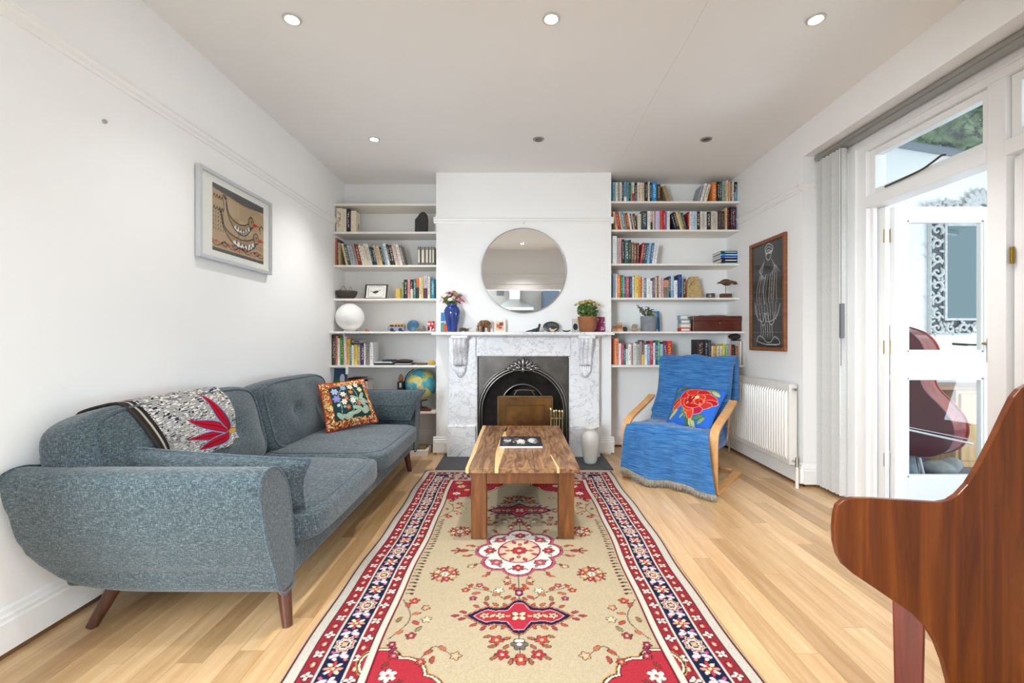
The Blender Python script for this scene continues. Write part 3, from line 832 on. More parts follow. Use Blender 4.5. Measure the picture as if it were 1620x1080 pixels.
# ------------------------------------------------------------------ alcove shelves
SY0 = 4.55; SYL = 4.45
ORDN = ['', 'first', 'second', 'third', 'fourth', 'fifth', 'sixth', 'seventh']
def shelf(side, k, y, thick=0.02):
    yf = SYL if k >= 5 else SY0
    z = PZ(y, yf)
    x0, x1 = (XL, -0.803) if side == 'L' else (0.934, XR(4.6) - 0.001)
    if side == 'L': o = MB().box(x0, x1, yf, YB - 0.001, z - thick, z)
    else:
        o = MB(); o.prism([(x0, yf), (XR(yf) - 0.001, yf), (XR(YB) - 0.001, YB - 0.001), (x0, YB - 0.001)], lambda u, v, w: (u, v, w), z - thick, z)
    o = o.build('alcove_shelf', SHELF, bevel=0.0015)
    tag(o, f"white alcove shelf {'left' if side == 'L' else 'right'} of the chimney breast, {ORDN[k]} from the top", 'shelf', 'alcove shelves')
    return z
ZL = [None] + [shelf('L', i + 1, y) for i, y in enumerate((322, 366.3, 419, 472, 524, 577.8, 651))]
ZRr = [None] + [shelf('R', i + 1, y) for i, y in enumerate((318, 363, 416.7, 470.7, 524, 577.4))]

# ------------------------------------------------------------------ books
def book_material():
    n = N('book_cover', 0.5, 0, 0.4)
    oi = n.new('ShaderNodeObjectInfo')
    g = n.new('ShaderNodeSeparateXYZ'); n.link(n.new('ShaderNodeTexCoord').outputs['Generated'], g.inputs[0])
    ink = n.attr('ink', 'OBJECT').outputs['Color']; band = n.attr('band', 'OBJECT').outputs['Fac']; bc = n.attr('band_color', 'OBJECT').outputs['Color']
    col = n.mix(n.math('LESS_THAN', g.outputs[2], band), oi.outputs['Color'], bc)
    # lettering along the spine
    comb = n.new('ShaderNodeCombineXYZ')
    n.link(n.math('MULTIPLY', g.outputs[0], 2.2), comb.inputs[0])
    n.link(n.math('ADD', n.math('MULTIPLY', g.outputs[2], 26.0), n.math('MULTIPLY', oi.outputs['Random'], 91.0)), comb.inputs[2])
    f = n.noise(comb.outputs[0], 1.0, 1.0)
    t = n.math('GREATER_THAN', f, 0.52)
    t = n.math('MULTIPLY', t, n.math('LESS_THAN', n.math('ABSOLUTE', n.math('SUBTRACT', g.outputs[0], 0.5)), 0.24))
    t = n.math('MULTIPLY', t, n.math('LESS_THAN', n.math('ABSOLUTE', n.math('SUBTRACT', g.outputs[2], 0.55)), 0.33))
    t = n.math('MULTIPLY', t, n.math('LESS_THAN', g.outputs[1], 0.06))
    n.color(n.mix(n.math('MULTIPLY', t, 0.72), col, ink))
    return n.m
BOOKM = book_material()
PAGES = plain('page_block', 'e6dcc6', 0.85, vary=0.06, scale=60)
def book_mesh(kind):
    s = MB()
    if kind == 'hard':
        q = [(0.5 * math.cos(a), 0.035 * (1 - abs(math.sin(a)) ** 1.0)) for a in np.linspace(0, PI, 9)]
        s.prism([(0.5, 1.0)] + [(x, y) for x, y in q] + [(-0.5, 1.0), (-0.38, 1.0), (-0.38, 0.06), (0.38, 0.06), (0.38, 1.0)][0:5], lambda u, v, w: (u, v, w), 0, 1, 0)
        s.box(-0.38, 0.38, 0.06, 0.97, 0.02, 0.975, 1)
    else:
        s.box(-0.5, 0.5, 0, 1, 0, 1, 0)
        s.box(-0.44, 0.44, 0.03, 1.003, 0.004, 1.0012, 1)
    me = s.build('book', [BOOKM, PAGES], origin=(0, 0, 0))
    d = me.data; bpy.data.objects.remove(me); return d
BK = {'hard': book_mesh('hard'), 'soft': book_mesh('soft')}
NAMES = {'white': 'f0f0ee', 'cream': 'e6d9bd', 'beige': 'cdb795', 'tan': 'b08a5a', 'brown': '6e4527', 'dark brown': '3b2a20', 'black': '1c1c1e', 'dark grey': '48484a', 'grey': '8c8c8c', 'pale grey': 'c6c8c8',
         'red': 'b5222a', 'dark red': '6e1b1f', 'coral': 'd8765c', 'orange': 'e0762a', 'amber': 'd89a3a', 'yellow': 'e3c33c', 'pale yellow': 'efe2a0', 'olive': '7d7a3e', 'green': '3c8a3c', 'dark green': '24452f', 'sage green': '9fb09a',
         'teal': '2b7f83', 'pale blue': 'a9cbdc', 'blue': '2f7fb8', 'steel blue': '5f8aa3', 'navy': '1d2c4a', 'slate': '46545e', 'purple': '4f2e6b', 'lilac': 'b9aacb', 'pink': 'e0a9a8', 'crimson': 'b0214f', 'maroon': '4a1f28'}
NL = {k: np.array([int(v[i:i + 2], 16) for i in (0, 2, 4)], float) for k, v in NAMES.items()}
def cname(h):
    c = np.array([int(h[i:i + 2], 16) for i in (0, 2, 4)], float)
    return min(NL, key=lambda k: ((NL[k] - c) ** 2).sum())
def ordinal(i):
    return f"{i}{'th' if 10 <= i % 100 <= 20 else {1: 'st', 2: 'nd', 3: 'rd'}.get(i % 10, 'th')}"
def books(zs, rows, where, group, Y=4.585, start=1, tag_fn=None, deep=0.15):
    """rows: (x0, x1, y_top, hex [, lean px [, ink [, band frac, band hex]]]) in photo pixels at the spine plane"""
    rng = random.Random(len(rows) + start)
    for i, r in enumerate(rows):
        x0, x1, yt, hx = r[:4]; lean = r[4] if len(r) > 4 and r[4] else 0.0
        y_ = Y + rng.uniform(-0.006, 0.012)
        X0, X1 = PX(x0, Y), PX(x1, Y); zt = PZ(yt, Y)
        h = zt - zs; th = math.atan(lean / 36.0) if lean else 0.0
        w = (X1 - X0) * math.cos(th) - 0.0005
        hh = h / math.cos(th) - abs(math.sin(th)) * w * 0.5 if th else h
        o = bpy.data.objects.new('book', BK['hard' if w > 0.02 else 'soft']); COL.objects.link(o)
        d = min(max(deep + rng.uniform(-0.03, 0.04), 0.11), YB - y_ - 0.005)
        o.scale = (max(w, 0.004), d, hh)
        o.rotation_euler.y = th
        o.location = ((X0 + X1) / 2, y_, zs + abs(math.sin(th)) * w / 2)
        o.color = (*lin(hx), 1)
        c = lin(hx); lum = 0.3 * c[0] + 0.6 * c[1] + 0.1 * c[2]
        ink = r[5] if len(r) > 5 and r[5] else ('f2ead8' if lum < 0.25 else '2a2a30')
        o['ink'] = (*lin(ink),)
        o['band'] = float(r[6]) if len(r) > 6 else 0.0
        o['band_color'] = (*lin(r[7]),) if len(r) > 7 else (1.0, 1.0, 1.0)
        size = 'thick' if (x1 - x0) >= 6.8 else ('slim' if (x1 - x0) < 3.3 else '')
        ln = 'leaning' if abs(lean) > 2 else ''
        lab = ' '.join(z for z in (size, ln, cname(hx), 'book,', ordinal(start + i), 'from the left on', where) if z)
        tag(o, lab, 'book', group)
WL = lambda k: f"{ORDN[k]} left alcove shelf"
WR = lambda k: f"{ORDN[k]} right alcove shelf"
books(ZL[2], [(531.5, 541.8, 329, 'e9dcc4', 0, '1b1b20', 0.0), (542, 547.8, 330, 'ece3d2', 0, 'b06a4a'), (548.2, 554, 331, '2f2530', 0, 'f0ede8')], WL(2), 'books on the second left shelf')
# leaning row on the third shelf
c3 = ['c46a45', '55504c', 'c9b28a', 'dccba6', '4a5a3c', 'b9d0d6', 'b9aebc', '9c9a90', '8c2f1c', 'e8e2d6', 'e9dfc8', 'e5d8ba', 'dcdcd2', '2f3a3c', '34404a', 'cbb9a8', 'd9bd8a', '33343a', '86a9b8', 'e6e6e2', '2b2a2c', '403c3a', 'dfd3c8', 'dcb9b0', 'e9e4de', '8d8578']
rows = [(527.6, 532.2, 376, 'cf6f50', 0, None, 0.55, 'd9622f')]
rows += [(532.5, 535.5, 378, '55504c'), (535.7, 538.6, 384, 'c9b28a')]
xb = 547.0
for i, cc in enumerate(c3[3:]):
    w = (3.4, 4.4, 3.6, 4.8, 3.8)[i % 5] if i != 5 else 5.8
    rows.append((xb, xb + w, 385 + (i % 4) * 1.2 + (3 if 9 < i < 15 else 0), cc, -8.5)); xb += w
books(ZL[3], rows, WL(3), 'books on the third left shelf')
GREYF = plain('grey_box_file', '8d8a84', 0.7, vary=0.06, scale=50)
LABELP = plain('cream_label_paper', 'e9e2d0', 0.8)
for i, (a, b) in enumerate(((660.2, 664.8), (666, 672), (672.8, 677.8), (678.6, 682.6), (683.2, 687.2))):
    X0, X1 = PX(a, 4.58), PX(b, 4.58); zt = PZ(390, 4.58)
    o = thing('box_file', f"grey box file with a cream spine label, {ordinal(i + 1)} from the left in its row", 'box file', ((X0 + X1) / 2, 4.58, ZL[3]), 'grey box files')
    box_obj('body', (X0, X1, 4.58, 4.76, ZL[3], zt), GREYF, o, bevel=0.0015)
    box_obj('spine_label', (X0 + (X1 - X0) * .22, X1 - (X1 - X0) * .22, 4.5785, 4.581, ZL[3] + 0.03, zt - 0.032), LABELP, o)
    MB().cyl(((X0 + X1) / 2, 4.5785, ZL[3] + 0.014), ((X0 + X1) / 2, 4.581, ZL[3] + 0.014), 0.005, n=10).build('finger_hole', BLACK, o)
books(ZL[4], [(636, 638.4, 446, '6f8f5e'), (638.7, 644.4, 442, '26262a', 0, 'd8d2c4'), (644.8, 649, 442, 'd79a93'), (649.2, 653.2, 442, '3a1c22', 0, 'f0ece0', 0.5, 'e9d2b8'), (653.5, 657.8, 441, '3e7f84'), (658, 662.6, 440, 'e8742c', 0, None, 0.55, '37322e'), (663, 666.8, 439, 'e6d6b4'), (667, 669.6, 438, 'e2c765'), (670, 676, 435.5, 'cfc6d6', 0, '4a2338', 0.45, '5a3a52'), (676.4, 680.6, 437, 'e9dcc6'), (681.2, 687.4, 441, '2c7f94', 0, 'e8f0f0')], WL(4), 'books on the fourth left shelf')
YL6 = 4.50
books(ZL[6], [(521.2, 525, 529, '2a2826'), (525.2, 527.7, 529, '3b3733'), (527.9, 530.4, 529.5, '57534e'), (530.6, 534.3, 531, 'd98068'), (534.5, 537.6, 535, 'eceae4'), (537.8, 543, 532, '2f8a37', 0, 'e8e070'), (543.2, 548.2, 532, 'e2b3bd', 0, 'f4eaea'), (548.4, 553.4, 536, 'e0b93a', 0, '3f4a20'), (553.6, 556.6, 545, '2f7fb0'), (556.8, 559.4, 546, 'e9e7da'), (559.6, 564.2, 545, 'edc84a', 0, '6b3a20'), (564.4, 569.2, 545.5, 'a89f78', 0, 'f4f2ea'), (569.6, 575.4, 543, '4a2a66', 0, 'e0d8ec'), (575.6, 577.8, 543, 'f0efec'), (578, 584.8, 543.5, '8c857f', 0, '2a2626'), (585, 590, 541, 'e9e6e4', 0, '3a3636')], WL(6), 'books on the sixth left shelf', YL6)
books(ZRr[1], [(968.9, 973.8, 288, '6fa5bd'), (974, 978.8, 288, 'eaddc8'), (979, 980.6, 288, 'a9998a'), (980.8, 984, 288, 'eef0ee', 0, None, 0.22, 'b9d4d0'), (984.2, 986.8, 288, '44474a', 0, 'f0f0ee'), (987, 991.2, 287.5, '6f93a8', 0, '24364a', 0.27, 'eef0f2'), (991.5, 995.4, 288, '5e99a4'), (995.6, 998, 289, '1f4a38'), (998.2, 1000, 288, '9ab08c'), (1000.2, 1004.2, 287.5, 'efece8', 0, '383838', 0.46, 'd4454a'), (1004.4, 1008, 288.5, '22242a', 0, 'e8e4dc', 0.35, '5e6f80'), (1008.2, 1012.8, 288.5, 'e2d6c2'), (1013, 1016.6, 288.5, 'e9d8bf'), (1016.8, 1020.6, 288.5, 'd6c2a8'), (1020.8, 1024.6, 288, '1e1e20', 0, 'ece6da'), (1024.9, 1028.2, 287.5, 'd9d6cc', 0, '2c4a66'), (1028.4, 1031.6, 288.5, '23323f'), (1031.9, 1039.2, 288, '1f8fcf', 0, 'f0f6fa'), (1040, 1045, 291, '4a3f2c', 0, 'd6c69a'), (1056, 1062, 293, 'a58d62', -11)], WR(1), 'books on the top right shelf')
books(ZRr[1], [(1103, 1107, 293, '9a9fa6', 10), (1107.5, 1112, 290, 'eceae4', 10), (1113, 1118.5, 291, 'e4dcc8', 10), (1127.5, 1134.6, 287.5, 'e0813a', 0, 'f4ddc0'), (1135, 1138.6, 287, '241c1a'), (1138.8, 1142.4, 287, '3e4a48'), (1142.7, 1148.2, 286, '93a69a', 0, '2c3a34'), (1148.8, 1153, 285, 'e8c8a4'), (1153.2, 1155, 287, 'dcb48c'), (1155.2, 1157.6, 287, '7a5034'), (1158, 1162.2, 287, 'e6ddcb'), (1162.6, 1167.6, 287, '20242a', 0, 'dfe6ea', 0.5, '5f93b0'), (1168, 1171.2, 287, 'bcb6ac', 0, '2b2624')], WR(1), 'books on the top right shelf', start=21)
books(ZRr[2], [(974.2, 977.8, 335, 'd8b48c', -6), (978, 982.6, 335, 'b0343c', -6, 'f0d8d0'), (983, 986.4, 336, 'e4b878', -6), (986.6, 990.4, 335, '4a9ac4', -6, 'eef4f8'), (990.6, 992.8, 337, 'b08a3c', -6), (993, 996.8, 337, '9a4426', -6), (997, 1000, 338, 'ece4dc', -6), (1000.2, 1002.2, 338, '33302e', -6), (1002.4, 1004.4, 338, 'e2bca8', -6), (1004.6, 1008.6, 338, '453f2c', -6), (1008.8, 1011.4, 338, 'e4dac6'), (1011.6, 1014.4, 338, 'dccfba'), (1014.6, 1024, 334, '35424a', 0, 'c8d2d4'), (1024.2, 1029, 334, 'ecebe8', 0, '2a2a2a'), (1029.2, 1032.6, 334, 'd9bcc0', 0, None, 0.45, '3c3a38'), (1032.8, 1035, 334, 'e6d2b0'), (1035.2, 1036.6, 334, '6b7378'), (1036.8, 1044, 334, 'c6b8d8', 0, '8fb4dc'), (1044.4, 1049, 333, 'd4522e', 0, '5a1c10'), (1049.2, 1052.4, 333, 'b8204e', 0, 'f4e0e6'), (1052.6, 1055.4, 334, '7a92b8'), (1055.6, 1060, 334, 'e9e6e0', 0, '5c564c'), (1068.5, 1072, 338, '1f1a20', -10, 'e8e4dc'), (1072.4, 1076.4, 335, '2a2827', -10, 'f0ede6'), (1076.8, 1079.8, 335, 'e9c99a', -10), (1080, 1084, 334, '8d8a58', -10), (1084.2, 1088, 336, '3c4a44', -10, 'b9c4ac')], WR(2), 'books on the second right shelf')
books(ZRr[2], [(1088.4, 1090.6, 335, 'a81f1c'), (1090.8, 1094.6, 335, 'e9e6df', 0, '26262a'), (1095, 1100.6, 334, 'bcd3e2', 0, '3a6ea8'), (1101, 1102.4, 335, 'e0dfd8'), (1102.6, 1107.6, 334.5, '231c20', 0, 'f0ede8'), (1107.8, 1112, 334.5, 'e0d4c4'), (1112.2, 1115, 335, 'cfc3b4'), (1115.2, 1118.4, 335, 'ece9e4'), (1119.4, 1125, 334.5, '262628', 0, 'f0f0ea'), (1125.2, 1133, 334, 'c7c3b2', 0, '5c6a70'), (1133.2, 1135.6, 335, 'e9d6c0'), (1136, 1141.4, 333.5, '3a302c', 0, '8a8078'), (1141.6, 1147, 333.5, '443a30', 0, '9a9078'), (1147.2, 1150.2, 329, 'd0b184'), (1150.6, 1155.8, 328, '3a1618', 0, 'c8343c'), (1156, 1158, 327, '241a1c'), (1158.2, 1165.4, 326.5, '3f2440', 0, 'd8b4cc', 0.0)], WR(2), 'books on the second right shelf', start=28)
books(ZRr[3], [(968.9, 976.6, 373, 'e4e6e6', 0, 'c0c4c6'), (977, 979.6, 376, 'bdbab2'), (980, 983.8, 375.5, 'dc9aa4', 0, '8a3c48'), (984.2, 987.8, 378, '2c3a34'), (988, 995, 380, '3e5a50', 0, 'e0e6e0'), (995.4, 998.8, 379, '24322c'), (999, 1003, 383, '6a6a44'), (1003.2, 1007.4, 384, 'a0423a'), (1007.6, 1011.6, 384, '54483a', 0, 'd8cbb0'), (1012, 1016, 384, 'b03038', 5), (1016.2, 1019.4, 384, '39434c', 5), (1019.6, 1023.4, 384, '34607c', 5, 'e0ecf0'), (1023.6, 1027.6, 384, '9cc2d6', 5), (1027.8, 1031.4, 384, '4a6a9c', 5), (1031.6, 1035, 384, 'e4e8ea', 5), (1035.2, 1038.6, 384.5, 'eeeeec', 5)], WR(3), 'books on the third right shelf')
books(ZRr[4], [(968.9, 970.6, 433, '7f8d96'), (970.8, 974, 432.5, '93a3ae', 0, '55636c'), (974.2, 976.2, 433, 'efeeec'), (976.4, 982, 435, 'ec7f2c', 0, 'f6dcc0'), (982.4, 985.2, 435, '2f7a48'), (985.4, 988.2, 435, '4fae9c', 0, 'e8f4ee'), (988.4, 990, 437, '5c3c80'), (990.2, 996, 437, 'b5515c', 0, 'e8c8a0'), (996.3, 1000, 437, '2f4e6a', 0, '9cc0d0'), (1000.2, 1004.2, 437.5, 'eeece8'), (1004.4, 1010.6, 435, 'e6c768', 0, 'b03048', 0.22, 'e6d080'), (1010.8, 1013.4, 438, 'd8a648'), (1013.6, 1016, 438, 'd8744c'), (1016.2, 1018.6, 438, 'efe6d4'), (1019, 1023, 439, '5f86b0'), (1023.2, 1029.4, 441, 'ecebe2', 0, 'a0a898'), (1029.6, 1032.6, 444, 'eff0ec'), (1033, 1036.4, 439, '6e5c80'), (1036.6, 1040.4, 438, 'e6d3b0'), (1040.6, 1042, 436, '8c7448'), (1042.2, 1046.6, 439, 'dbd6de', 0, '4a4450'), (1047.2, 1051, 439, 'e0a8a4'), (1051.2, 1055, 443, 'd39a78', 0, None, 0.6, '7a7468'), (1055.2, 1058, 443, 'dca070', 0, None, 0.6, '8a8a70'), (1058.2, 1061.6, 437, '26385a'), (1061.9, 1067, 435, 'b6d2de', 0, '4a86b8', 0.35, '7fb0c8'), (1067.4, 1073, 443, 'efefee', 0, '2a2a30'), (1073.3, 1078.8, 434, '243a74', 0, '6c88c0'), (1079, 1081, 439, '66aab4'), (1081.2, 1085.4, 441, '6e1f18')], WR(4), 'books on the fourth right shelf')
YR6 = 4.50
books(ZRr[6], [(972.4, 978.8, 535, 'ea9163', 0, '6a3820'), (979, 983.4, 543, 'ece8e6', 0, '9aa8a0'), (983.6, 987.2, 543, 'c03a5c'), (987.4, 990.4, 551, '2c8a8a'), (990.6, 993.6, 552, 'e8e8e0', 0, '3a3a3a'), (993.8, 998.8, 544, 'efecea'), (999, 1001.8, 545, 'b08a80'), (1002, 1008, 543, 'dcdcd8', 0, '5c6870'), (1008.2, 1012.6, 544, 'a9b8a4'), (1012.8, 1016, 540, 'c49a9c'), (1016.3, 1019.8, 538, '3c3c3a', 0, 'e8e0c0', 0.42, 'e0c04a'), (1020, 1024, 545, 'efefee', 0, '404048'), (1024.2, 1029, 544, '7fa0c4', 0, 'f0f4f8'), (1029.2, 1033.4, 539, 'c42c30', 0, 'f4e4e0'), (1033.6, 1037, 542, 'e4e8ee'), (1037.2, 1040.4, 540, '33508a'), (1040.6, 1044.4, 538, '3fae4c', 0, 'e8f4e0'), (1044.6, 1049.6, 544, '9cc0d4', 0, '4a7a9c'), (1049.8, 1055.8, 541, '7a3048', 0, 'c8d4e4'), (1056.2, 1064, 539, 'c83a2c', 0, 'f0cc50', 0.35, '4a8ab0')], WR(6), 'books on the lowest right shelf', YR6)
books(ZRr[6], [(1103.7, 1115.6, 537, '272426', 0, 'c8987c'), (1116, 1120.8, 537, '222226', 0, 'e0dcd4'), (1121, 1126, 537.5, '35353a', 0, '9c9c9c'), (1126.4, 1128, 547, 'eeeae0'), (1128.2, 1134, 547, 'dca850', 0, '7a4c1c'), (1134.6, 1139, 547, 'd6d0b8', 0, None, 0.4, 'c48a3c'), (1139.4, 1144.2, 547, 'e6dcb8', 0, None, 0.4, 'd08a2c'), (1145, 1149.2, 544, 'd6cf4a', 0, '6a7a2c'), (1149.4, 1153, 546, '7fc0b4'), (1153.2, 1157.4, 545, 'e08a70', 0, '2c3c5c'), (1157.6, 1163.4, 545, '2c2020', 0, 'a06a3c'), (1163.6, 1168, 547, '8c5a2c', 0, 'e0b870')], WR(6), 'books on the lowest right shelf', YR6, start=21)
def flat_book(x0, x1, y0, y1, Y, col, label, depth=0.15, rot=0.0, group=None, ink=None, zbase=None):
    X0, X1 = PX(x0, Y), PX(x1, Y); z0, z1 = PZ(y1, Y) if zbase is None else zbase, PZ(y0, Y) if zbase is None else zbase + (y1 - y0) * Y / F
    t = z1 - z0; L = X1 - X0
    o = thing('book', label, 'book', ((X0 + X1) / 2, Y + depth / 2, z0), group)
    s = MB().box(-L / 2, L / 2, -depth / 2, depth / 2, 0, t * .14); s.box(-L / 2, L / 2, -depth / 2, depth / 2, t * .86, t); s.box(-L / 2, L / 2, -depth / 2, -depth / 2 + 0.004, 0, t)
    cov = s.build('cover', plain('cover_' + col, col, 0.45), o, origin=(0, 0, 0)); cov.location = (0, 0, 0)
    pg = MB().box(-L / 2 + .003, L / 2 - .003, -depth / 2 + .004, depth / 2 - .004, t * .14, t * .86).build('page_block', PAGES, o, origin=(0, 0, 0)); pg.location = (0, 0, 0)
    if ink:
        k = MB().box(-L * .3, L * .3, -depth / 2 - 0.0006, -depth / 2, t * .35, t * .65).build('spine_title', plain('ink_' + ink, ink, 0.6), o, origin=(0, 0, 0)); k.location = (0, 0, 0)
    o.rotation_euler.z = rot
    return o
zz = ZRr[3]
for i, (c, n_, ink) in enumerate((('2a7d86', 'teal', 'c0e0e0'), ('20242c', 'black', 'e8e0d0'), ('2a50b4', 'deep blue', 'b0c8f0'), ('2f9fd8', 'bright blue', 'e0f0fa'), ('1f4a58', 'dark teal', 'd0e0e0'))):
    hgt = (24, 38, 26, 26, 28)[i] / 6.75
    flat_book(1140.5 + (i % 2) * 1.0, 1172 - (i % 3) * 0.8, 0, hgt, 4.60, c, f"{n_} book lying flat, {('lowest', 'second from bottom', 'middle', 'second from top', 'topmost')[i]} of the stack on the third right shelf", 0.2, 0.0, 'flat stack on the third right shelf', ink, zz); zz += hgt * 4.6 / F + 0.0004
# slipcase turned to the room, second left shelf
o = tag(MB().box(0, 0.054, 0, 0.13, 0, PZ(334, 4.6) - ZL[2], 0).build('slipcase_book', [plain('cream_boards', 'e4d8c0', 0.7, vary=0.08, scale=40)], bevel=0.002), 'cream decorated book turned aslant on the second left alcove shelf', 'book')
o.location = (PX(558.6, 4.58), 4.585 + 0.065, ZL[2]); o.rotation_euler.z = 0.03
k = MB().ell((0, 0, 0), (0.0012, 0.018, 0.034)).build('cover_oval', plain('oval_print', '9a8b72', 0.7), o, origin=(0, 0, 0)); k.location = (0.027, 0.01, 0.075)
# ------------------------------------------------------------------ round mirror, pictures
mc = (PX(828.5, 4.49), PZ(428, 4.49)); mr = 0.418
mir = thing('round_mirror', 'large round frameless mirror above the mantelpiece', 'mirror', (mc[0], 4.49, mc[1] - mr))
MB().cyl((mc[0], 4.491, mc[1]), (mc[0], 4.507, mc[1]), mr - 0.003, n=96).build('mirror_glass', MIRROR, mir, smooth='auto')
MB().tube([(mc[0] + mr * math.cos(a), 4.492, mc[1] + mr * math.sin(a)) for a in np.linspace(0, 2 * PI, 97)[:-1]], 0.005, 6, closed=True).build('rim', plain('mirror_rim', 'b8b6b2', 0.3, 0.8), mir, smooth=True)

def panel_print(name, cv, to3, mat, parent):
    X, Y = np.meshgrid(cv.xs, cv.ys)
    P = np.stack(to3(X, Y), -1)
    return fast_grid(name, P, mat, parent, cv.c)
PRINT = printed('flat_print', 0.6)
# bird print on the left wall: u runs along +Y, v up
y0, y1 = 2.61, 3.39
yz = lambda py, Y: PZ(py, Y)
YA, YBk = 1.80 * F / (CX - 317), 1.80 * F / (CX - 431)
zT = PZ(258, YA); zB = PZ(405, YA)
pw, ph = YBk - YA, zT - zB
pic = thing('bird_picture', 'framed print of two long-beaked birds on brown paper above the sofa', 'picture', (XL, (YA + YBk) / 2, zB))
fx = XL + 0.035
m = MB(); b_ = 0.022
for q in ((YA, YA + b_, zB, zT), (YBk - b_, YBk, zB, zT), (YA + b_, YBk - b_, zB, zB + b_), (YA + b_, YBk - b_, zT - b_, zT)): m.box(XL + 0.004, fx, q[0], q[1], q[2], q[3])
m.build('frame', plain('silver_frame', 'd2d4d6', 0.3, 0.55), pic, bevel=0.003)
box_obj('back_board', (XL + 0.002, XL + 0.012, YA + 0.01, YBk - 0.01, zB + 0.01, zT - 0.01), plain('raw_board', 'a98b6c', 0.8), pic)
cv = Canvas(0, pw - 2 * b_, 0, ph - 2 * b_, 0.0042, 'e9e8e0')
W_, H_ = pw - 2 * b_, ph - 2 * b_
u0, u1, v0, v1 = 0.095 * W_ / 0.7, W_ * 0.90, H_ * 0.085, H_ * 0.915
cv.rect(u0, u1, v0, v1, '54514e')
aw, ah = u1 - u0, v1 - v0
U = lambda a: u0 + a * aw
V = lambda a: v0 + a * ah
cv.poly([(U(0), V(.05)), (U(.3), V(.05)), (U(1), V(.055)), (U(1), V(.90)), (U(.6), V(.86)), (U(0), V(.93))], 'b59b78')
cv.rect(U(.48), U(.73), V(.42), V(.60), 'c3ab88'); cv.rect(U(.22), U(.49), V(.62), V(.85), 'bfa582')
K = '1d1a18'
def bird(cx, cy, L, flip=1, h=1.0):
    top = [(cx - .5 * L, cy + .20 * h), (cx - .42 * L, cy + .02 * h), (cx - .2 * L, cy - .07 * h), (cx + .1 * L, cy - .08 * h), (cx + .33 * L, cy - .01 * h), (cx + .40 * L, cy + .06 * h)]
    bot = [(cx + .45 * L, cy - .05 * h), (cx + .30 * L, cy - .19 * h), (cx + .05 * L, cy - .25 * h), (cx - .25 * L, cy - .17 * h), (cx - .46 * L, cy + .02 * h)]
    pts = [(p.x, p.y) for p in spline([(x, y, 0) for x, y in top + bot], 6, True)]
    uv = [(U(x), V(y)) for x, y in pts]
    cv.poly(uv, 'a78c68')
    bel = [(p.x, p.y) for p in spline([(cx + .42 * L, cy - .05 * h, 0), (cx + .30 * L, cy - .185 * h, 0), (cx + .05 * L, cy - .245 * h, 0), (cx - .22 * L, cy - .17 * h, 0), (cx - .12 * L, cy - .13 * h, 0), (cx + .1 * L, cy - .165 * h, 0), (cx + .30 * L, cy - .09 * h, 0)], 6, True)]
    cv.poly([(U(x), V(y)) for x, y in bel], 'efede6')
    for k in range(6):
        t = k / 5; cv.ell(U(cx - .12 * L + t * .5 * L), V(cy - .15 * h - .045 * h * math.sin(t * PI) + (.06 * h * t)), .009, .012, '55504a')
        cv.ell(U(cx - .05 * L + t * .38 * L), V(cy - .225 * h + .07 * h * t * t), .008, .009, '55504a')
    cv.line(uv + uv[:1], 0.008, K)
    hx, hy = cx + .43 * L, cy + .02 * h
    cv.ell(U(hx), V(hy), .034, .040, K); cv.ell(U(hx), V(hy), .027, .033, 'a78c68'); cv.ell(U(hx) + .006, V(hy) + .008, .006, .006, K)
    cv.poly([(U(hx) + .026, V(hy) + .006), (U(hx) + .10, V(hy) - .004), (U(hx) + .026, V(hy) - .022)], 'c32018')
    for k in range(-2, 3): cv.line([(U(cx - .5 * L), V(cy + .2 * h)), (U(cx - .5 * L) - .02 + .01 * k, V(cy + .2 * h) + .035 - abs(k) * .006)], 0.0045, K)
    for a in (-.05, .2): cv.line([(U(cx + a * L), V(cy - .23 * h)), (U(cx + a * L), V(cy - .30 * h))], 0.006, K)
bird(.50, .62, .52); bird(.52, .38, .72)
for k in range(4):
    for z_ in (.80, .62):
        cv.line([(U(.02 + k * .045), V(z_)), (U(.035 + k * .045), V(z_ + .05)), (U(.05 + k * .045), V(z_))], 0.006, K)
cv.line([(U(.19), V(.63)), (U(.2), V(.72)), (U(.18), V(.82))], 0.006, K)
for r_ in range(5):
    for k in range(5):
        cv.line([(U(.02 + k * .04), V(.32 + r_ * .06)), (U(.022 + k * .04), V(.345 + r_ * .06))], 0.005, K)
        cv.line([(U(.80 + k * .04), V(.22 + r_ * .045)), (U(.802 + k * .04), V(.24 + r_ * .045))], 0.005, K)
for ph_, c_ in ((0, 'a8442c'), (1.6, 'b45a3c'), (3.1, '3a2620')):
    cv.line([(U(t), V(.12 + .035 * math.sin(t * 22 + ph_))) for t in np.linspace(0.0, .99, 80)], 0.0055, c_)
for fx_ in (.22, .42, .60, .85):
    cv.line([(U(fx_ - .07), V(.14)), (U(fx_), V(.18)), (U(fx_ + .05), V(.14)), (U(fx_), V(.10)), (U(fx_ - .07), V(.14))], 0.005, K)
cv.line([(U(.93), V(.52)), (U(.9), V(.60)), (U(.95), V(.66)), (U(.99), V(.62))], 0.007, K)
panel_print('print', cv, lambda X, Y: (np.full_like(X, XL + 0.022), YA + b_ + X, zB + b_ + Y), PRINT, pic)
box_obj('picture_glass', (XL + 0.0285, XL + 0.030, YA + b_ - .004, YBk - b_ + .004, zB + b_ - .004, zT - b_ + .004), PICGLASS, pic)

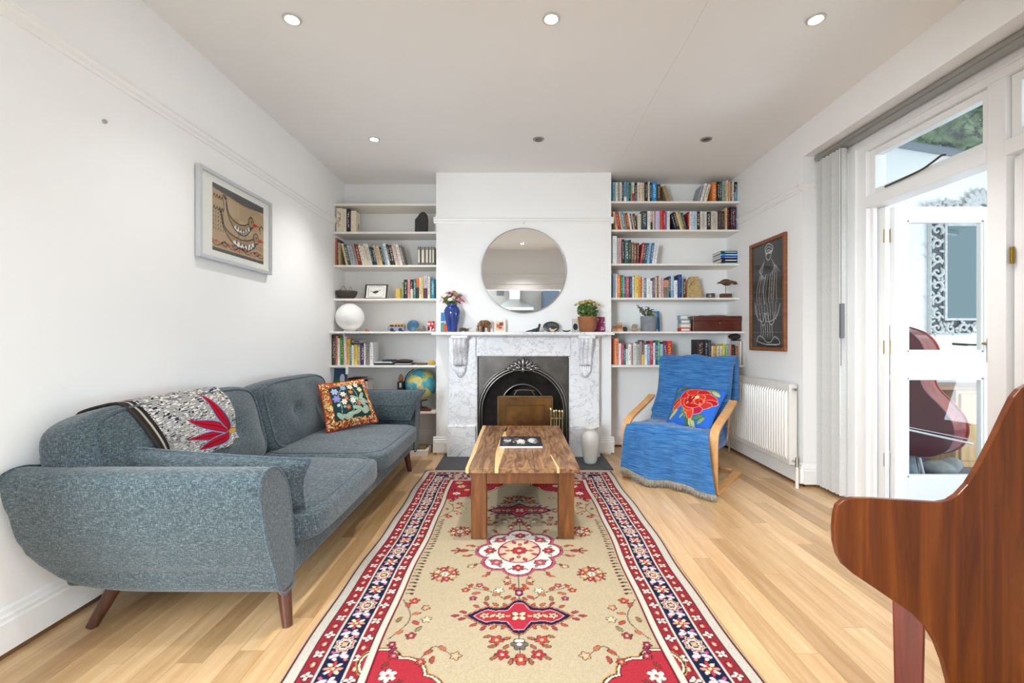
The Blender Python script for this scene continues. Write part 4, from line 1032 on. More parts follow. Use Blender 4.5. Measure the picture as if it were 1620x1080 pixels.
# dark chalk drawing on the right wall: u runs along -Y (towards the camera)
YN, YFr = XR(3.8) * F / (1243 - CX) - 0.03, XR(4.2) * F / (1188 - CX) - 0.03
zT2 = PZ(366, YN); zB2 = PZ(556, YN)
pic = thing('figure_drawing', 'white line drawing of a robed figure on black in a wooden frame', 'picture', (XR(4) - 0.01, (YN + YFr) / 2, zB2))
xw = XR(3.95)
m = MB(); b_ = 0.032
for q in ((YN, YN + b_, zB2, zT2), (YFr - b_, YFr, zB2, zT2), (YN + b_, YFr - b_, zB2, zB2 + b_), (YN + b_, YFr - b_, zT2 - b_, zT2)): m.box(xw - 0.03, xw - 0.004, q[0], q[1], q[2], q[3])
m.build('frame', FRAMEWOOD, pic, bevel=0.004)
W_, H_ = YFr - YN - 2 * b_, zT2 - zB2 - 2 * b_
cv = Canvas(0, W_, 0, H_, 0.0042, '3a3a3b')
rng = random.Random(3)
def sk(pts, col='d6d6d2', wd=0.006):
    cv.line([(x * W_, y * H_) for x, y in [(p.x, p.y) for p in spline([(a, b, 0) for a, b in pts], 6)]], wd, col)
# head with a turban, robe, hands, feet
for k in range(4): sk([(.42 + .02 * k, .95 - .02 * k), (.52, .99 - .03 * k), (.66 - .02 * k, .95 - .02 * k), (.64, .91), (.46, .90), (.42 + .02 * k, .95 - .02 * k)])
sk([(.45, .91), (.46, .86), (.53, .83), (.60, .86), (.62, .91)])
for k in range(7): sk([(.40 - .02 * k, .84 - .012 * k), (.34 - .02 * k, .74), (.26 + .03 * k, .66)], 'a9a9a6', 0.0045)
for k in range(7): sk([(.62 + .015 * k, .84 - .012 * k), (.70 + .01 * k, .76), (.62 + .04 * k, .70)], 'a9a9a6', 0.0045)
for k in range(9):
    x = .16 + .075 * k
    sk([(x + .1 - .01 * k, .70), (x + rng.uniform(-.02, .02), .55), (x + rng.uniform(-.03, .03), .42)], 'e4e4e0' if k % 2 else 'bcbcb8', 0.007 if k % 3 == 0 else 0.0045)
sk([(.08, .44), (.12, .34), (.22, .27), (.36, .25), (.40, .33), (.46, .25), (.62, .25), (.78, .29), (.88, .40)])
for k in range(8): sk([(.12 + .09 * k, .42), (.16 + .085 * k, .33), (.2 + .08 * k, .26)], 'c8c8c4', 0.0045)
for cx_ in (.36, .62):
    sk([(cx_ - .10, .33), (cx_ - .08, .25), (cx_, .21), (cx_ + .08, .25), (cx_ + .10, .33)])
for k in range(6): sk([(.28 + .07 * k, .22), (.30 + .07 * k, .14), (.26 + .08 * k, .10)], 'd0d0cc', 0.005)
sk([(.14, .06), (.22, .11), (.36, .09), (.46, .05), (.60, .05), (.72, .10), (.86, .06), (.84, .03), (.60, .025), (.40, .03), (.14, .06)])
panel_print('drawing', cv, lambda X, Y: (np.full_like(X, xw - 0.012), YFr - b_ - X, zB2 + b_ + Y), PRINT, pic)
box_obj('picture_glass', (xw - 0.0175, xw - 0.016, YN + b_ - .004, YFr - b_ + .004, zB2 + b_ - .004, zT2 - b_ + .004), PICGLASS, pic)

# ------------------------------------------------------------------ mantelpiece ornaments
MZ = 1.2085; MY = 4.37
BLUEG = plain('cobalt_glaze', '1b3c86', 0.12, vary=0.1, scale=5)
BLUEG.node_tree.nodes['Principled BSDF'].inputs['Coat Weight'].default_value = 0.6
vx = PX(715.5, MY); k = MY / F
tag(MB().lathe([(0, MZ), (0.044, MZ), (0.047, MZ + 0.01), (0.052, MZ + 0.05), (0.068, MZ + 0.12), (0.079, MZ + 0.175), (0.079, MZ + 0.205), (0.064, MZ + 0.238), (0.048, MZ + 0.25), (0.047, MZ + 0.262), (0.053, MZ + 0.272), (0.05, MZ + 0.274), (0.042, MZ + 0.262), (0.04, MZ + 0.24), (0, MZ + 0.2)], (vx, MY, 0), 40).build('blue_vase', BLUEG, smooth=True), 'glossy cobalt blue vase on the mantelpiece, holding flowers', 'vase')
bq = thing('flower_bouquet', 'mixed pink, red and purple flowers in the blue vase', 'flowers', (vx, MY, MZ + 0.21))
GREEN = plain('stem_green', '6d8a3e', 0.6, vary=0.25, scale=30)
rng = random.Random(11)
heads = []
cols = ['c3354f', 'b02a3c', 'd98aa8', '8c4a8e', 'e6d6dc', 'c86a8c', '7a3f86', 'd7a0b4', 'b9405a', 'e2c6d2', '96325a', 'd0b0c8', 'c8c080', 'a85a9a', 'c04a64', 'e9dfe2']
for i in range(26):
    a = i * 2.4; rr = 0.105 * math.sqrt((i + .5) / 26)
    p = Vector((vx + rr * math.cos(a) * 1.05, MY + rr * math.sin(a) * 0.75, MZ + 0.40 - rr * 0.9 + rng.uniform(-0.025, 0.025)))
    MB().tube(spline([(vx + rng.uniform(-.02, .02), MY + rng.uniform(-.02, .02), MZ + 0.205), tuple((Vector((vx, MY, MZ + .27)) + p) / 2 + Vector((0, 0, .01))), tuple(p)], 4), 0.0025, 5).build('stem', GREEN, bq)
    s = MB(); n_ = 9; R0 = rng.uniform(0.017, 0.025)
    nrm = (p - Vector((vx, MY + 0.05, MZ + 0.2))).normalized(); Q = Vector((0, 0, 1)).rotation_difference(nrm).to_matrix()
    for ring, (rl, up_, cnt) in enumerate(((1.0, 0.15, n_), (0.65, 0.45, 6), (0.3, 0.7, 3))):
        for j in range(cnt):
            q = 2 * PI * j / cnt + ring * .5
            c = Vector((math.cos(q) * R0 * .6 * rl, math.sin(q) * R0 * .6 * rl, up_ * R0 * .6))
            s.ell(p + Q @ c, (R0 * .5 * rl + .002, R0 * .32 + .001, R0 * .12 + .001), Q @ Matrix.Rotation(q, 3, 'Z') @ Matrix.Rotation(-up_ * .8, 3, 'Y'), 8, 5)
    s.build('bloom', plain('petal_' + cols[i % len(cols)], cols[i % len(cols)], 0.7), bq, smooth=True)
lf = leaf_cloud('foliage', (vx, MY, MZ + 0.315), (0.085, 0.065, 0.055), 150, 0.05, bq, plain('bouquet_leaf', '7d9448', 0.6, vary=0.3, scale=40), rng); lf['kind'] = 'stuff'
# cards behind the vase
def card(name, x0, x1, y0, col, label, Y=4.46, z=MZ, lean=0.02, cols=None, cat='card', thick=0.004):
    X0, X1 = PX(x0, Y), PX(x1, Y); zt = PZ(y0, Y)
    cvx = Canvas(0, X1 - X0, 0, zt - z, 0.003, col)
    if cols: cols(cvx, X1 - X0, zt - z)
    o = thing(name, label, cat, ((X0 + X1) / 2, Y, z))
    bk = MB(); bk.add([(X0, Y, z), (X1, Y, z), (X1, Y + lean, zt), (X0, Y + lean, zt), (X0, Y + thick, z), (X1, Y + thick, z), (X1, Y + lean + thick, zt), (X0, Y + lean + thick, zt)], [(0, 1, 2, 3), (4, 7, 6, 5), (0, 4, 5, 1), (3, 2, 6, 7), (0, 3, 7, 4), (1, 5, 6, 2)])
    bk.build('board', plain('card_board', 'e4dfd4', 0.8), o)
    Hh = zt - z
    panel_print('print', cvx, lambda X, Yv: (X0 + X, Y - 0.0008 + lean * Yv / Hh, z + Yv), PRINT, o)
    return o
def d1(c, w, h): c.rect(0, w, h * .55, h, '4a86c0'); c.rect(0, w * .5, 0, h * .5, '5f9a8a'); c.rect(w * .5, w, 0, h * .42, 'e2562c'); c.rect(0, w, h * .5, h * .55, 'f0ede6')
card('postcard', 697, 708, 494, '8fb8d4', 'small blue and orange postcard standing behind the blue vase', cols=d1)
def d2(c, w, h): c.rect(w * .1, w * .9, h * .14, h * .9, 'e8c3a4'); c.rect(w * .2, w * .5, h * .35, h * .6, 'd06a48'); c.rect(w * .45, w * .8, h * .5, h * .75, '5d5a66'); c.ell(w * .55, h * .35, w * .18, h * .1, 'c8503c'); c.rect(w * .1, w * .9, h * .75, h * .9, 'eed8c0')
card('small_print', 782, 799.5, 504.5, 'f2f0ea', 'small white-bordered print leaning beside the elephant on the mantelpiece', Y=4.42, cols=d2, cat='picture', thick=0.01)
def d3(c, w, h):
    r_ = random.Random(5)
    for i in range(60): c.ell(r_.uniform(0, w), r_.uniform(0, h), .006, .005, r_.choice(('a8305a', '7a2450', 'd890a8', 'f0e8e8', '3a2438')))
card('floral_card', 940, 957, 501, '8c2c54', 'crimson and purple patterned card behind the terracotta pot', cols=d3)
def d3b(c, w, h): c.ell(w * .5, h * .4, w * .35, h * .25, '26304a')
card('plain_card', 905, 916, 504, 'd9d2c2', 'small cream card with a dark shape behind the yellow flowers', cols=d3b)

CARVED = wood('carved_brown_wood', '3a2210', '6a4426', 'b88a54', (6, 6, 6), 6, 0.4)
def animal(name, label, cat, ells, tubes, mat, vox=0.0022, sm=3):
    s = MB()
    for c, r_, *rot in ells: s.ell(c, r_, rot[0] if rot else None, 16, 10)
    for path, rad in tubes: s.tube(path, rad, 10)
    o = s.build(name, mat, fix=True)
    return tag(fuse(o, vox, sm), label, cat)
RY = lambda a: Matrix.Rotation(a, 3, 'Y')
ex, ey = PX(767, 4.36), 4.36
animal('elephant_figurine', 'carved brown wooden elephant figurine on the mantelpiece', 'figurine',
       [((ex + .008, ey, MZ + .078), (.048, .034, .036)), ((ex - .030, ey - .008, MZ + .085), (.026, .026, .028)), ((ex - .012, ey - .036, MZ + .085), (.018, .006, .026)), ((ex - .012, ey + .02, MZ + .085), (.018, .006, .026))],
       [([(ex - .030, ey - .018, MZ + .06), (ex - .030, ey - .02, MZ)], [.014, .012]), ([(ex - .012, ey + .018, MZ + .06), (ex - .012, ey + .018, MZ)], [.014, .012]), ([(ex + .038, ey - .018, MZ + .06), (ex + .040, ey - .018, MZ)], [.015, .012]), ([(ex + .040, ey + .018, MZ + .06), (ex + .042, ey + .018, MZ)], [.015, .012]),
        (spline([(ex - .05, ey - .012, MZ + .085), (ex - .062, ey - .014, MZ + .055), (ex - .060, ey - .016, MZ + .02), (ex - .066, ey - .018, MZ + .008)], 4), [.014] * 5 + [.011] * 4 + [.007] * 4), (spline([(ex + .054, ey, MZ + .09), (ex + .062, ey, MZ + .06), (ex + .060, ey, MZ + .03)], 4), .0035)], CARVED)
rx, ry = PX(733, 4.34), 4.34
animal('rhino_figurine', 'small dark carved rhinoceros figurine beside the blue vase', 'figurine',
       [((rx - .005, ry, MZ + .026), (.036, .018, .016)), ((rx + .032, ry, MZ + .022), (.018, .011, .012), RY(.5))],
       [([(rx + dx, ry + dy, MZ + .02), (rx + dx, ry + dy, MZ)], .006) for dx in (-.028, .018) for dy in (-.01, .01)] + [([(rx + .045, ry, MZ + .024), (rx + .052, ry, MZ + .042)], [.005, .001]), ([(rx + .02, ry - .006, MZ + .034), (rx + .022, ry - .007, MZ + .046)], [.004, .001])], plain('dark_stone', '4a3a2e', 0.5, vary=0.3, scale=60))
wx = PX(750, 4.36)
animal('bear_figurine', 'small pale stone animal figurine between rhinoceros and elephant', 'figurine', [((wx, 4.36, MZ + .024), (.026, .015, .018)), ((wx + .022, 4.36, MZ + .034), (.012, .010, .011)), ((wx - .03, 4.36, MZ + .012), (.012, .009, .012))], [([(wx + dx, 4.36 + dy, MZ + .015), (wx + dx, 4.36 + dy, MZ)], .006) for dx in (-.014, .014) for dy in (-.008, .008)], plain('pale_stone', 'd8d2c8', 0.5, vary=0.1, scale=60))
sx, sy_ = PX(846, 4.35), 4.35
animal('seal_figurine', 'black stone seal figurine with raised head on the mantelpiece', 'figurine', [((sx + .012, sy_, MZ + .018), (.034, .018, .017)), ((sx + .046, sy_, MZ + .070), (.012, .009, .010))],
       [(spline([(sx + .02, sy_, MZ + .02), (sx + .036, sy_, MZ + .035), (sx + .046, sy_, MZ + .066)], 4), [.017] * 4 + [.012] * 5), (spline([(sx + .0, sy_, MZ + .016), (sx - .05, sy_, MZ + .01), (sx - .085, sy_, MZ + .004)], 4), [.013] * 3 + [.008] * 3 + [.004] * 3), ([(sx + .03, sy_ - .012, MZ + .016), (sx + .038, sy_ - .035, MZ + .004)], [.007, .004]), ([(sx - .07, sy_ - .004, MZ + .006), (sx - .09, sy_ - .016, MZ + .004)], [.006, .003])], plain('black_soapstone', '2c2c2e', 0.35, vary=0.2, scale=50))
px_, py_ = PX(872, 4.42), 4.42
pz_ = PZ(515.5, 4.42)
o = thing('dark_shell_dish', 'round dark grey patterned dish standing on edge on the mantelpiece', 'dish', (px_, py_, MZ))
RX = Matrix.Rotation(0.25, 3, 'X')
MB().ell((px_, py_, MZ + .052), (.080, .010, .053), Matrix.Rotation(-0.2, 3, 'X'), 32, 16).build('plate', plain('dark_abalone', '3d4040', 0.35, vary=0.5, scale=70), o, smooth=True)
for i in range(5):
    a = -0.6 + i * 0.4
    MB().tube(spline([(px_ + .06 * math.sin(a), py_ - .018, MZ + .05 + .03 * math.cos(a)), (px_ + .035 * math.sin(a + .3), py_ - .019, MZ + .05 + .015 * math.cos(a))], 4), .0022, 5).build('ridge', plain('pale_ridge', 'a5a8a4', 0.4), o)
bx_ = PX(874, 4.33)
animal('shell_bird', 'small cream shell bird figurine in front of the dark dish', 'figurine', [((bx_, 4.33, MZ + .014), (.022, .012, .013)), ((bx_ - .022, 4.33, MZ + .030), (.010, .008, .009))], [([(bx_ + .012, 4.33, MZ + .016), (bx_ + .042, 4.33, MZ + .034)], [.009, .003]), ([(bx_ - .014, 4.33, MZ + .02), (bx_ - .022, 4.33, MZ + .03)], .007)], plain('cream_shell', 'e0cfa2', 0.35))
bt = PX(896, 4.34)
s = MB(); pts = []
for i in range(13):
    t = i / 12 * 2 - 1; w_ = .014 * (1 - t * t) ** .6 + .001; z_ = .010 * abs(t) ** 2.2
    pts.append([(bt + t * .043, 4.34 + w_ * math.sin(a), MZ + .013 + z_ - (.013 * max(0, math.cos(a)) * (1 - t * t) ** .4)) for a in np.linspace(-PI / 2, PI / 2, 9)])
s.grid(pts); tag(s.build('toy_boat', plain('boat_bronze', '4c4336', 0.45, 0.4), smooth=True), 'tiny dark metal boat ornament on the mantelpiece', 'ornament')
# terracotta pot of yellow flowers
tx, ty = PX(929.5, 4.35), 4.35
TERRA = plain('terracotta', '96603c', 0.75, vary=0.18, scale=14)
tag(MB().lathe([(0, MZ), (0.060, MZ), (0.066, MZ + .006), (0.082, MZ + .05), (0.091, MZ + .10), (0.094, MZ + .14), (0.095, MZ + .146), (0.09, MZ + .147), (0.084, MZ + .13), (0, MZ + .12)], (tx, ty, 0), 36).build('terracotta_pot', TERRA, smooth=True), 'rounded terracotta pot holding yellow flowers on the mantelpiece', 'plant pot')
pl = thing('yellow_chrysanthemum', 'bushy yellow chrysanthemum growing in the terracotta pot', 'plant', (tx, ty, MZ + .12))
rng = random.Random(21)
lf = leaf_cloud('foliage', (tx, ty, MZ + .205), (0.10, 0.085, 0.075), 420, 0.036, pl, plain('mum_leaf', '5f7a3a', 0.6, vary=0.3, scale=40), rng); lf['kind'] = 'stuff'
for i in range(12):
    a = i * 2.4; MB().tube([(tx + .03 * math.cos(a), ty + .03 * math.sin(a), MZ + .12), (tx + .08 * math.cos(a), ty + .06 * math.sin(a), MZ + .27)], .002, 5).build('stem', GREEN, pl)
for i in range(44):
    a = i * 2.4; rr = math.sqrt((i + .5) / 44)
    p = Vector((tx + .122 * rr * math.cos(a), ty + .085 * rr * math.sin(a), MZ + .30 - .045 * rr * rr + rng.uniform(-.012, .012)))
    s = MB(); R0 = rng.uniform(.012, .017)
    for j in range(8):
        q = j * PI / 4
        s.ell(p + Vector((math.cos(q) * R0 * .6, math.sin(q) * R0 * .6, 0)), (R0 * .5, R0 * .26, R0 * .2), Matrix.Rotation(q, 3, 'Z') @ RY(-.35), 8, 5)
    s.ell(p + Vector((0, 0, .003)), (R0 * .4, R0 * .4, R0 * .3), None, 8, 5)
    c_ = ('d9b84e', 'e0c46a', 'c9a23c', 'b8964a', 'e6d48c')[i % 5]
    s.build('bloom', plain('mum_' + c_, c_, 0.7), pl, smooth=True)

# ------------------------------------------------------------------ shelf ornaments, left alcove
z = ZL[2]
o = MB(); pts = [(656, 366), (675, 366), (675.4, 345), (674.6, 338), (671, 334.6), (667, 335), (663.5, 337.5), (661, 341.5), (659, 344), (656.4, 347)]
o.prism([(PX(x, 4.6), PZ(min(y, 366.2), 4.6) if y < 366 else z) for x, y in pts][::-1], lambda u, v, w: (u, w, v), 4.60, 4.68)
o = o.build('stone_sculpture', plain('rough_basalt', '343230', 0.75, vary=0.4, scale=40, bump=0.6), bevel=0.006); tag(o, 'rough black stone block ornament on the second left alcove shelf', 'ornament')
z = ZL[4]
bc = (PX(548.5, 4.64), 4.64)
bowl = thing('wooden_bowl', 'dark woven bowl with twigs on the fourth left alcove shelf', 'bowl', (*bc, z))
MB().lathe([(0, z), (0.055, z), (0.085, z + .025), (0.103, z + .06), (0.106, z + .082), (0.100, z + .082), (0.09, z + .05), (0, z + .02)], (*bc, 0), 32).build('bowl_body', plain('dark_basket', '4a4139', 0.7, vary=0.35, scale=80, bump=0.4), bowl, smooth=True)
for i, (a, b) in enumerate((((-.07, .08), (.0, .135)), ((-.05, .08), (-.08, .10)), ((.02, .08), (.06, .125)))):
    MB().tube(spline([(bc[0] + a[0], 4.64, z + .05), (bc[0] + (a[0] + b[0]) / 2, 4.63, z + b[1]), (bc[0] + b[0], 4.65, z + a[1])], 6), .0028, 6).build('twig', plain('twig', '8c7b66', 0.8), bowl)
def d4(c, w, h):
    c.rect(0, w, 0, h, '2c2c2a'); c.rect(w * .07, w * .93, h * .08, h * .93, 'ebe9e2')
    for k in range(9): c.rect(w * (.17 + .075 * k), w * (.205 + .075 * k), h * .83, h * .87, '2c2c2a'); c.rect(w * (.17 + .075 * k), w * (.205 + .075 * k), h * .12, h * .16, '2c2c2a')
    for k in range(7): c.rect(w * .15, w * .17, h * (.18 + .09 * k), h * (.23 + .09 * k), '2c2c2a'); c.rect(w * .82, w * .84, h * (.18 + .09 * k), h * (.23 + .09 * k), '2c2c2a')
    c.ell(w * .48, h * .48, w * .13, h * .085, '3a3a38', .2); c.line([(w * .56, h * .52), (w * .70, h * .62)], .006, '2c2c2a'); c.line([(w * .38, h * .46), (w * .26, h * .54)], .005, '2c2c2a'); c.line([(w * .48, h * .42), (w * .49, h * .32)], .003, '2c2c2a')
card('bird_print', 576, 612, 449, '2c2c2a', 'small framed black and white bird print on the fourth left shelf', Y=4.62, z=z, cols=d4, cat='picture', lean=0.045, thick=0.014)
def d5(c, w, h): c.ell(w * .5, h * .55, w * .2, h * .12, '6a4a20'); c.rect(0, w, 0, h * .08, 'b98f30')
o = thing('yellow_tin', 'small yellow tin beside the books on the fourth left shelf', 'tin', (PX(630, 4.6), 4.6, z))
box_obj('tin_body', (PX(626.2, 4.6), PX(633, 4.6), 4.60, 4.64, z, PZ(456.5, 4.6)), plain('yellow_tin_paint', 'd2ad3c', 0.4, vary=0.15, scale=50), o, bevel=0.004)
box_obj('tin_side', (PX(633.1, 4.6), PX(636.0, 4.6), 4.604, 4.65, z, PZ(456.5, 4.6)), plain('olive_card', '9a8c3c', 0.6), o, bevel=0.002)
# fifth left shelf
z = ZL[5]; Y5 = 4.58
gx, gr = PX(553.6, Y5), 21.8 * Y5 / F
gl = thing('globe_lamp', 'white glass globe lamp on the fifth left alcove shelf', 'lamp', (gx, Y5, z))
gz = z + gr + 0.006
MB().ell((gx, Y5, gz), (gr, gr, gr), None, 40, 24).build('globe_shade', plain('opal_glass', 'f4f3f0', 0.12), gl, smooth=True)
MB().lathe([(0.05, z), (0.052, z + .006), (0.045, z + .012), (0.04, z + .016)], (gx, Y5, 0), 24).build('base', plain('lamp_white', 'e9e8e4', 0.4), gl, smooth='auto')
cyd = SYL - 0.006
MB().tube(spline([(gx - 0.02, Y5 - 0.05, z + .004), (PX(545, cyd), cyd + 0.004, z + .004), (PX(544.3, cyd), cyd - .002, z - .01), (PX(545, cyd), cyd, z - .18), (PX(548, cyd), cyd, PZ(574, cyd))], 6), .003, 6).build('cable', plain('white_cable', 'ecebe8', 0.5), gl, smooth=True)
box_obj('inline_switch', (PX(547, cyd), PX(551.5, cyd), cyd - .012, cyd + .0, PZ(592, cyd), PZ(577, cyd)), plain('white_plastic', 'efefec', 0.4), gl, bevel=0.006)
o = thing('red_toy', 'tiny red toy beside the globe lamp', 'toy', (PX(580, Y5), Y5, z))
box_obj('toy_body', (PX(576.5, Y5), PX(583.5, Y5), Y5, Y5 + .025, z, z + .016), plain('toy_red', 'd2573f', 0.4), o, bevel=0.004); MB().cyl((PX(579, Y5), Y5 + .012, z + .014), (PX(579, Y5), Y5 + .012, z + .024), .008, n=12).build('toy_top', plain('toy_red', 'd2573f'), o)
# toy camper van
v0x, v1x, vy = PX(613, 4.56), PX(639, 4.56), 4.56
hgt = 12.8 * vy / F; vw = v1x - v0x
cvn = thing('toy_camper_van', 'patterned wooden toy camper van on the fifth left alcove shelf', 'toy', ((v0x + v1x) / 2, vy, z))
def vn(name, pts, mat, a, b, par=cvn, bev=0.003):
    return MB().prism([(v0x + u * vw, z + v * hgt) for u, v in pts], lambda u, v, w: (u, w, v), a, b).build(name, mat, par, bevel=bev)
vn('lower_body', [(0, .12), (1, .12), (1, .55), (.02, .55), (0, .35)], plain('van_white_blue', '7d90b4', 0.4, vary=0.3, scale=60), vy, vy + .07)
vn('upper_body', [(.03, .55), (1, .55), (1, .86), (.98, .9), (.16, .9), (.10, .86)], plain('van_amber', 'b98a3c', 0.4, vary=0.25, scale=60), vy, vy + .07)
vn('roof_box', [(.45, .9), (.95, .9), (.92, 1.02), (.48, 1.02)], plain('van_tan', 'c8a868', 0.5), vy + .008, vy + .062)
for a, b in ((.14, .38), (.44, .58), (.62, .76), (.80, .94)): vn('window', [(a, .60), (b, .60), (b, .84), (a + .03, .84)], plain('van_window', '3a2c22', 0.2), vy - .001, vy + .002, bev=0)
for u in (.27, .78): MB().cyl((v0x + u * vw, vy - .006, z + .018), (v0x + u * vw, vy + .076, z + .018), .018, n=18).build('wheel', plain('toy_tyre', '1e1c1c', 0.5), cvn, smooth='auto')
pcx = PX(653.8, 4.66)
o = thing('blue_plate', 'round blue plate propped up on the fifth left alcove shelf', 'plate', (pcx, 4.66, z))
prof = [(0, -.004), (.04, -.004), (.058, .004), (.061, .007), (.055, .006), (.04, .0), (0, .0)]
MB().lathe(prof, (pcx, 4.66, z + .060), 32, axis=(0.05, -1, .18)).build('plate_body', plain('blue_plate_glaze', '23448c', 0.25), o, smooth='auto')
MB().lathe([(.056, 0), (.062, .002), (.058, .004)], (pcx, 4.657, z + .060), 32, axis=(0.05, -1, .18)).build('plate_rim', plain('plate_rim_teal', '3a6a86', 0.3), o, smooth=True)
zx = PX(667, 4.58)
animal('hedgehog_figurine', 'grey striped stone animal figurine in front of the blue plate', 'figurine', [((zx, 4.58, z + .028), (.045, .026, .030)), ((zx - .040, 4.58, z + .020), (.020, .014, .016))], [([(zx + dx, 4.58 + dy, z + .015), (zx + dx, 4.58 + dy, z)], .008) for dx in (-.025, .025) for dy in (-.012, .012)], plain('striped_stone', '7a7570', 0.5, vary=0.6, scale=120))
def d6(c, w, h):
    r_ = random.Random(9)
    for i in range(14): c.ell(r_.uniform(0, w), r_.uniform(0, h), .008, .012, r_.choice(('f0e8e4', '2a2024', 'e04a3c')), r_.uniform(0, 3))
card('red_card', 676.5, 687, 508, 'c22a2a', 'small red and white printed card on the fifth left shelf', Y=4.62, z=z, cols=d6, lean=0.02)
# sixth left shelf: flat things
z = ZL[6]
flat_book(556.8, 571.5, 536.5, 543.2, 4.52, '9a98a0', 'grey paperback lying on top of the upright books, sixth left shelf', 0.12, 0.0, None, '2c2c34')
ty0 = 4.52
o = thing('laptop', 'closed black and white laptop lying on the sixth left alcove shelf', 'laptop', (PX(607, ty0), ty0, z))
box_obj('base', (PX(592, ty0), PX(622, ty0), ty0, ty0 + .2, z, z + .018), BLACK, o, bevel=0.004); box_obj('lid', (PX(592, ty0), PX(620, ty0), ty0, ty0 + .2, z + .019, z + .032), plain('pale_lid', 'cfd3d8', 0.3), o, bevel=0.004)
box_obj('sleeve', (PX(603, ty0), PX(621, ty0), ty0 + .02, ty0 + .17, z + .033, z + .050), plain('navy_sleeve', '20242e', 0.6), o, bevel=0.006)
o = thing('magazine_pile', 'thin dark magazines lying under the brown pouch', 'magazine', (PX(636, ty0), ty0, z))
for i, (a, b, c_) in enumerate(((622.5, 655, '24262a'), (624, 650, 'c8cdd0'), (626, 653, '2e2a2a'))): box_obj('magazine_sheet', (PX(a, ty0), PX(b, ty0), ty0 + .004 * i, ty0 + .19, z + .007 * i, z + .0066 * (i + 1)), plain('mag_' + c_, c_, 0.35), o, bevel=0.001)
s = MB().ell((PX(640, 4.6), 4.6, z + .036), (.092, .06, .018), None, 20, 10); tag(s.build('brown_pouch', plain('brown_pouch', '4a2c2a', 0.7, vary=0.4, scale=50, bump=0.5), smooth=True), 'crumpled dark brown pouch on the sixth left alcove shelf', 'pouch')
o = thing('tv_remote', 'slim brown box lying beside the yellow ornament', 'box', (PX(667, ty0), ty0, z)); box_obj('box_body', (PX(659, ty0), PX(675, ty0), ty0, ty0 + .05, z, z + .016), plain('brown_box', '5c4636', 0.5), o, bevel=0.003); box_obj('box_lid', (PX(659.3, ty0), PX(674.6, ty0), ty0 + .002, ty0 + .048, z + .016, z + .021), plain('brown_box_lid', '6e5644', 0.5), o, bevel=0.002)
s = MB().lathe([(0, z), (.022, z), (.03, z + .012), (.03, z + .03), (.022, z + .044), (.006, z + .05), (0, z + .046)], (PX(683, 4.54), 4.54, 0), 20); tag(s.build('yellow_ornament', plain('mustard', 'c9a332', 0.5), smooth=True), 'small mustard yellow ornament at the end of the sixth left shelf', 'ornament')
# lowest left shelf: globe, wooden pear, little black box, pictures
z = ZL[7]; gx, gy, gr = PX(665, 4.60), 4.62, 0.158
GLM = N('globe_map', 0.3); f = GLM.noise(GLM.coord('Object'), 9, 6, 0.6); g2 = GLM.noise(GLM.coord('Object'), 20, 4)
sea = GLM.ramp(g2, [(0.3, '3f93a4'), (0.7, '5cb3bd')]); land = GLM.ramp(g2, [(0.3, '9aae5a'), (0.5, 'c8c070'), (0.7, 'd8b080')])
st = GLM.math('GREATER_THAN', f, 0.53); GLM.color(GLM.mix(st, sea, land)); GLM = GLM.m
gz = PZ(608, 4.6)
gb = thing('terrestrial_globe', 'blue and green world globe on the lowest left alcove shelf', 'globe', (gx, gy, z))
MB().ell((gx, gy, gz), (gr, gr, gr), None, 40, 24).build('sphere', GLM, gb, smooth=True)
ax = Vector((-0.40, 0, 0.92)).normalized()
MB().tube([tuple(Vector((gx, gy, gz)) + (gr + .01) * (math.cos(a) * ax + math.sin(a) * Vector((-ax.z, 0, ax.x)))) for a in np.linspace(0, PI, 24)], .005, 6).build('meridian_arc', plain('globe_arm', '3a2c24', 0.4, 0.3), gb, smooth=True)
MB().lathe([(.075, z), (.078, z + .01), (.06, z + .018), (.015, z + .024), (.010, z + .05), (.010, gz - gr - .005)], (gx, gy, 0), 28).build('stand', plain('globe_stand', '5c2f20', 0.4), gb, smooth='auto')
px1 = PX(634.3, 4.56)
tag(MB().lathe([(0, PZ(603, 4.56)), (.012, PZ(603, 4.56)), (.024, PZ(600.5, 4.56)), (.026, PZ(598, 4.56)), (.018, PZ(594.5, 4.56)), (.006, PZ(591.5, 4.56)), (0, PZ(590.4, 4.56))], (px1, 4.56, 0), 20).build('wooden_drop', plain('turned_pear_wood', 'a9743c', 0.45, vary=0.2), smooth=True), 'small turned wooden drop on a black box beside the globe', 'ornament')
o = thing('black_box', 'small black and white box beneath the wooden drop', 'box', (px1, 4.56, z)); box_obj('box_body', (px1 - .030, px1 + .028, 4.53, 4.60, z, PZ(603.2, 4.56)), plain('box_black', '26242a', 0.5), o, bevel=0.003); box_obj('box_label', (px1 - .008, px1 + .012, 4.5292, 4.531, PZ(612, 4.56), PZ(605, 4.56)), plain('box_label', 'd9d4cc', 0.6), o)
def d7(c, w, h): c.rect(0, w, h * .5, h, '3c5a78'); c.ell(w * .4, h * .55, w * .25, h * .2, '4f7a3a'); c.ell(w * .7, h * .75, w * .15, h * .12, 'e0e4e8'); c.rect(0, w, 0, h * .3, '2a3a2c')
card('picture_book', 521, 547, 583, '35506a', 'blue and green picture book leaning behind the sofa end', Y=4.52, z=z, cols=d7, cat='book', thick=0.02, lean=0.05)
flat_book(550, 572, 598, 606, 4.50, '2b2f38', 'dark flat book on the lowest left shelf behind the flowered cushion', 0.2, 0.0)
flat_book(574, 582, 600, 622, 4.5, 'd8b4bc', 'pale pink book standing behind the flowered cushion', 0.16)
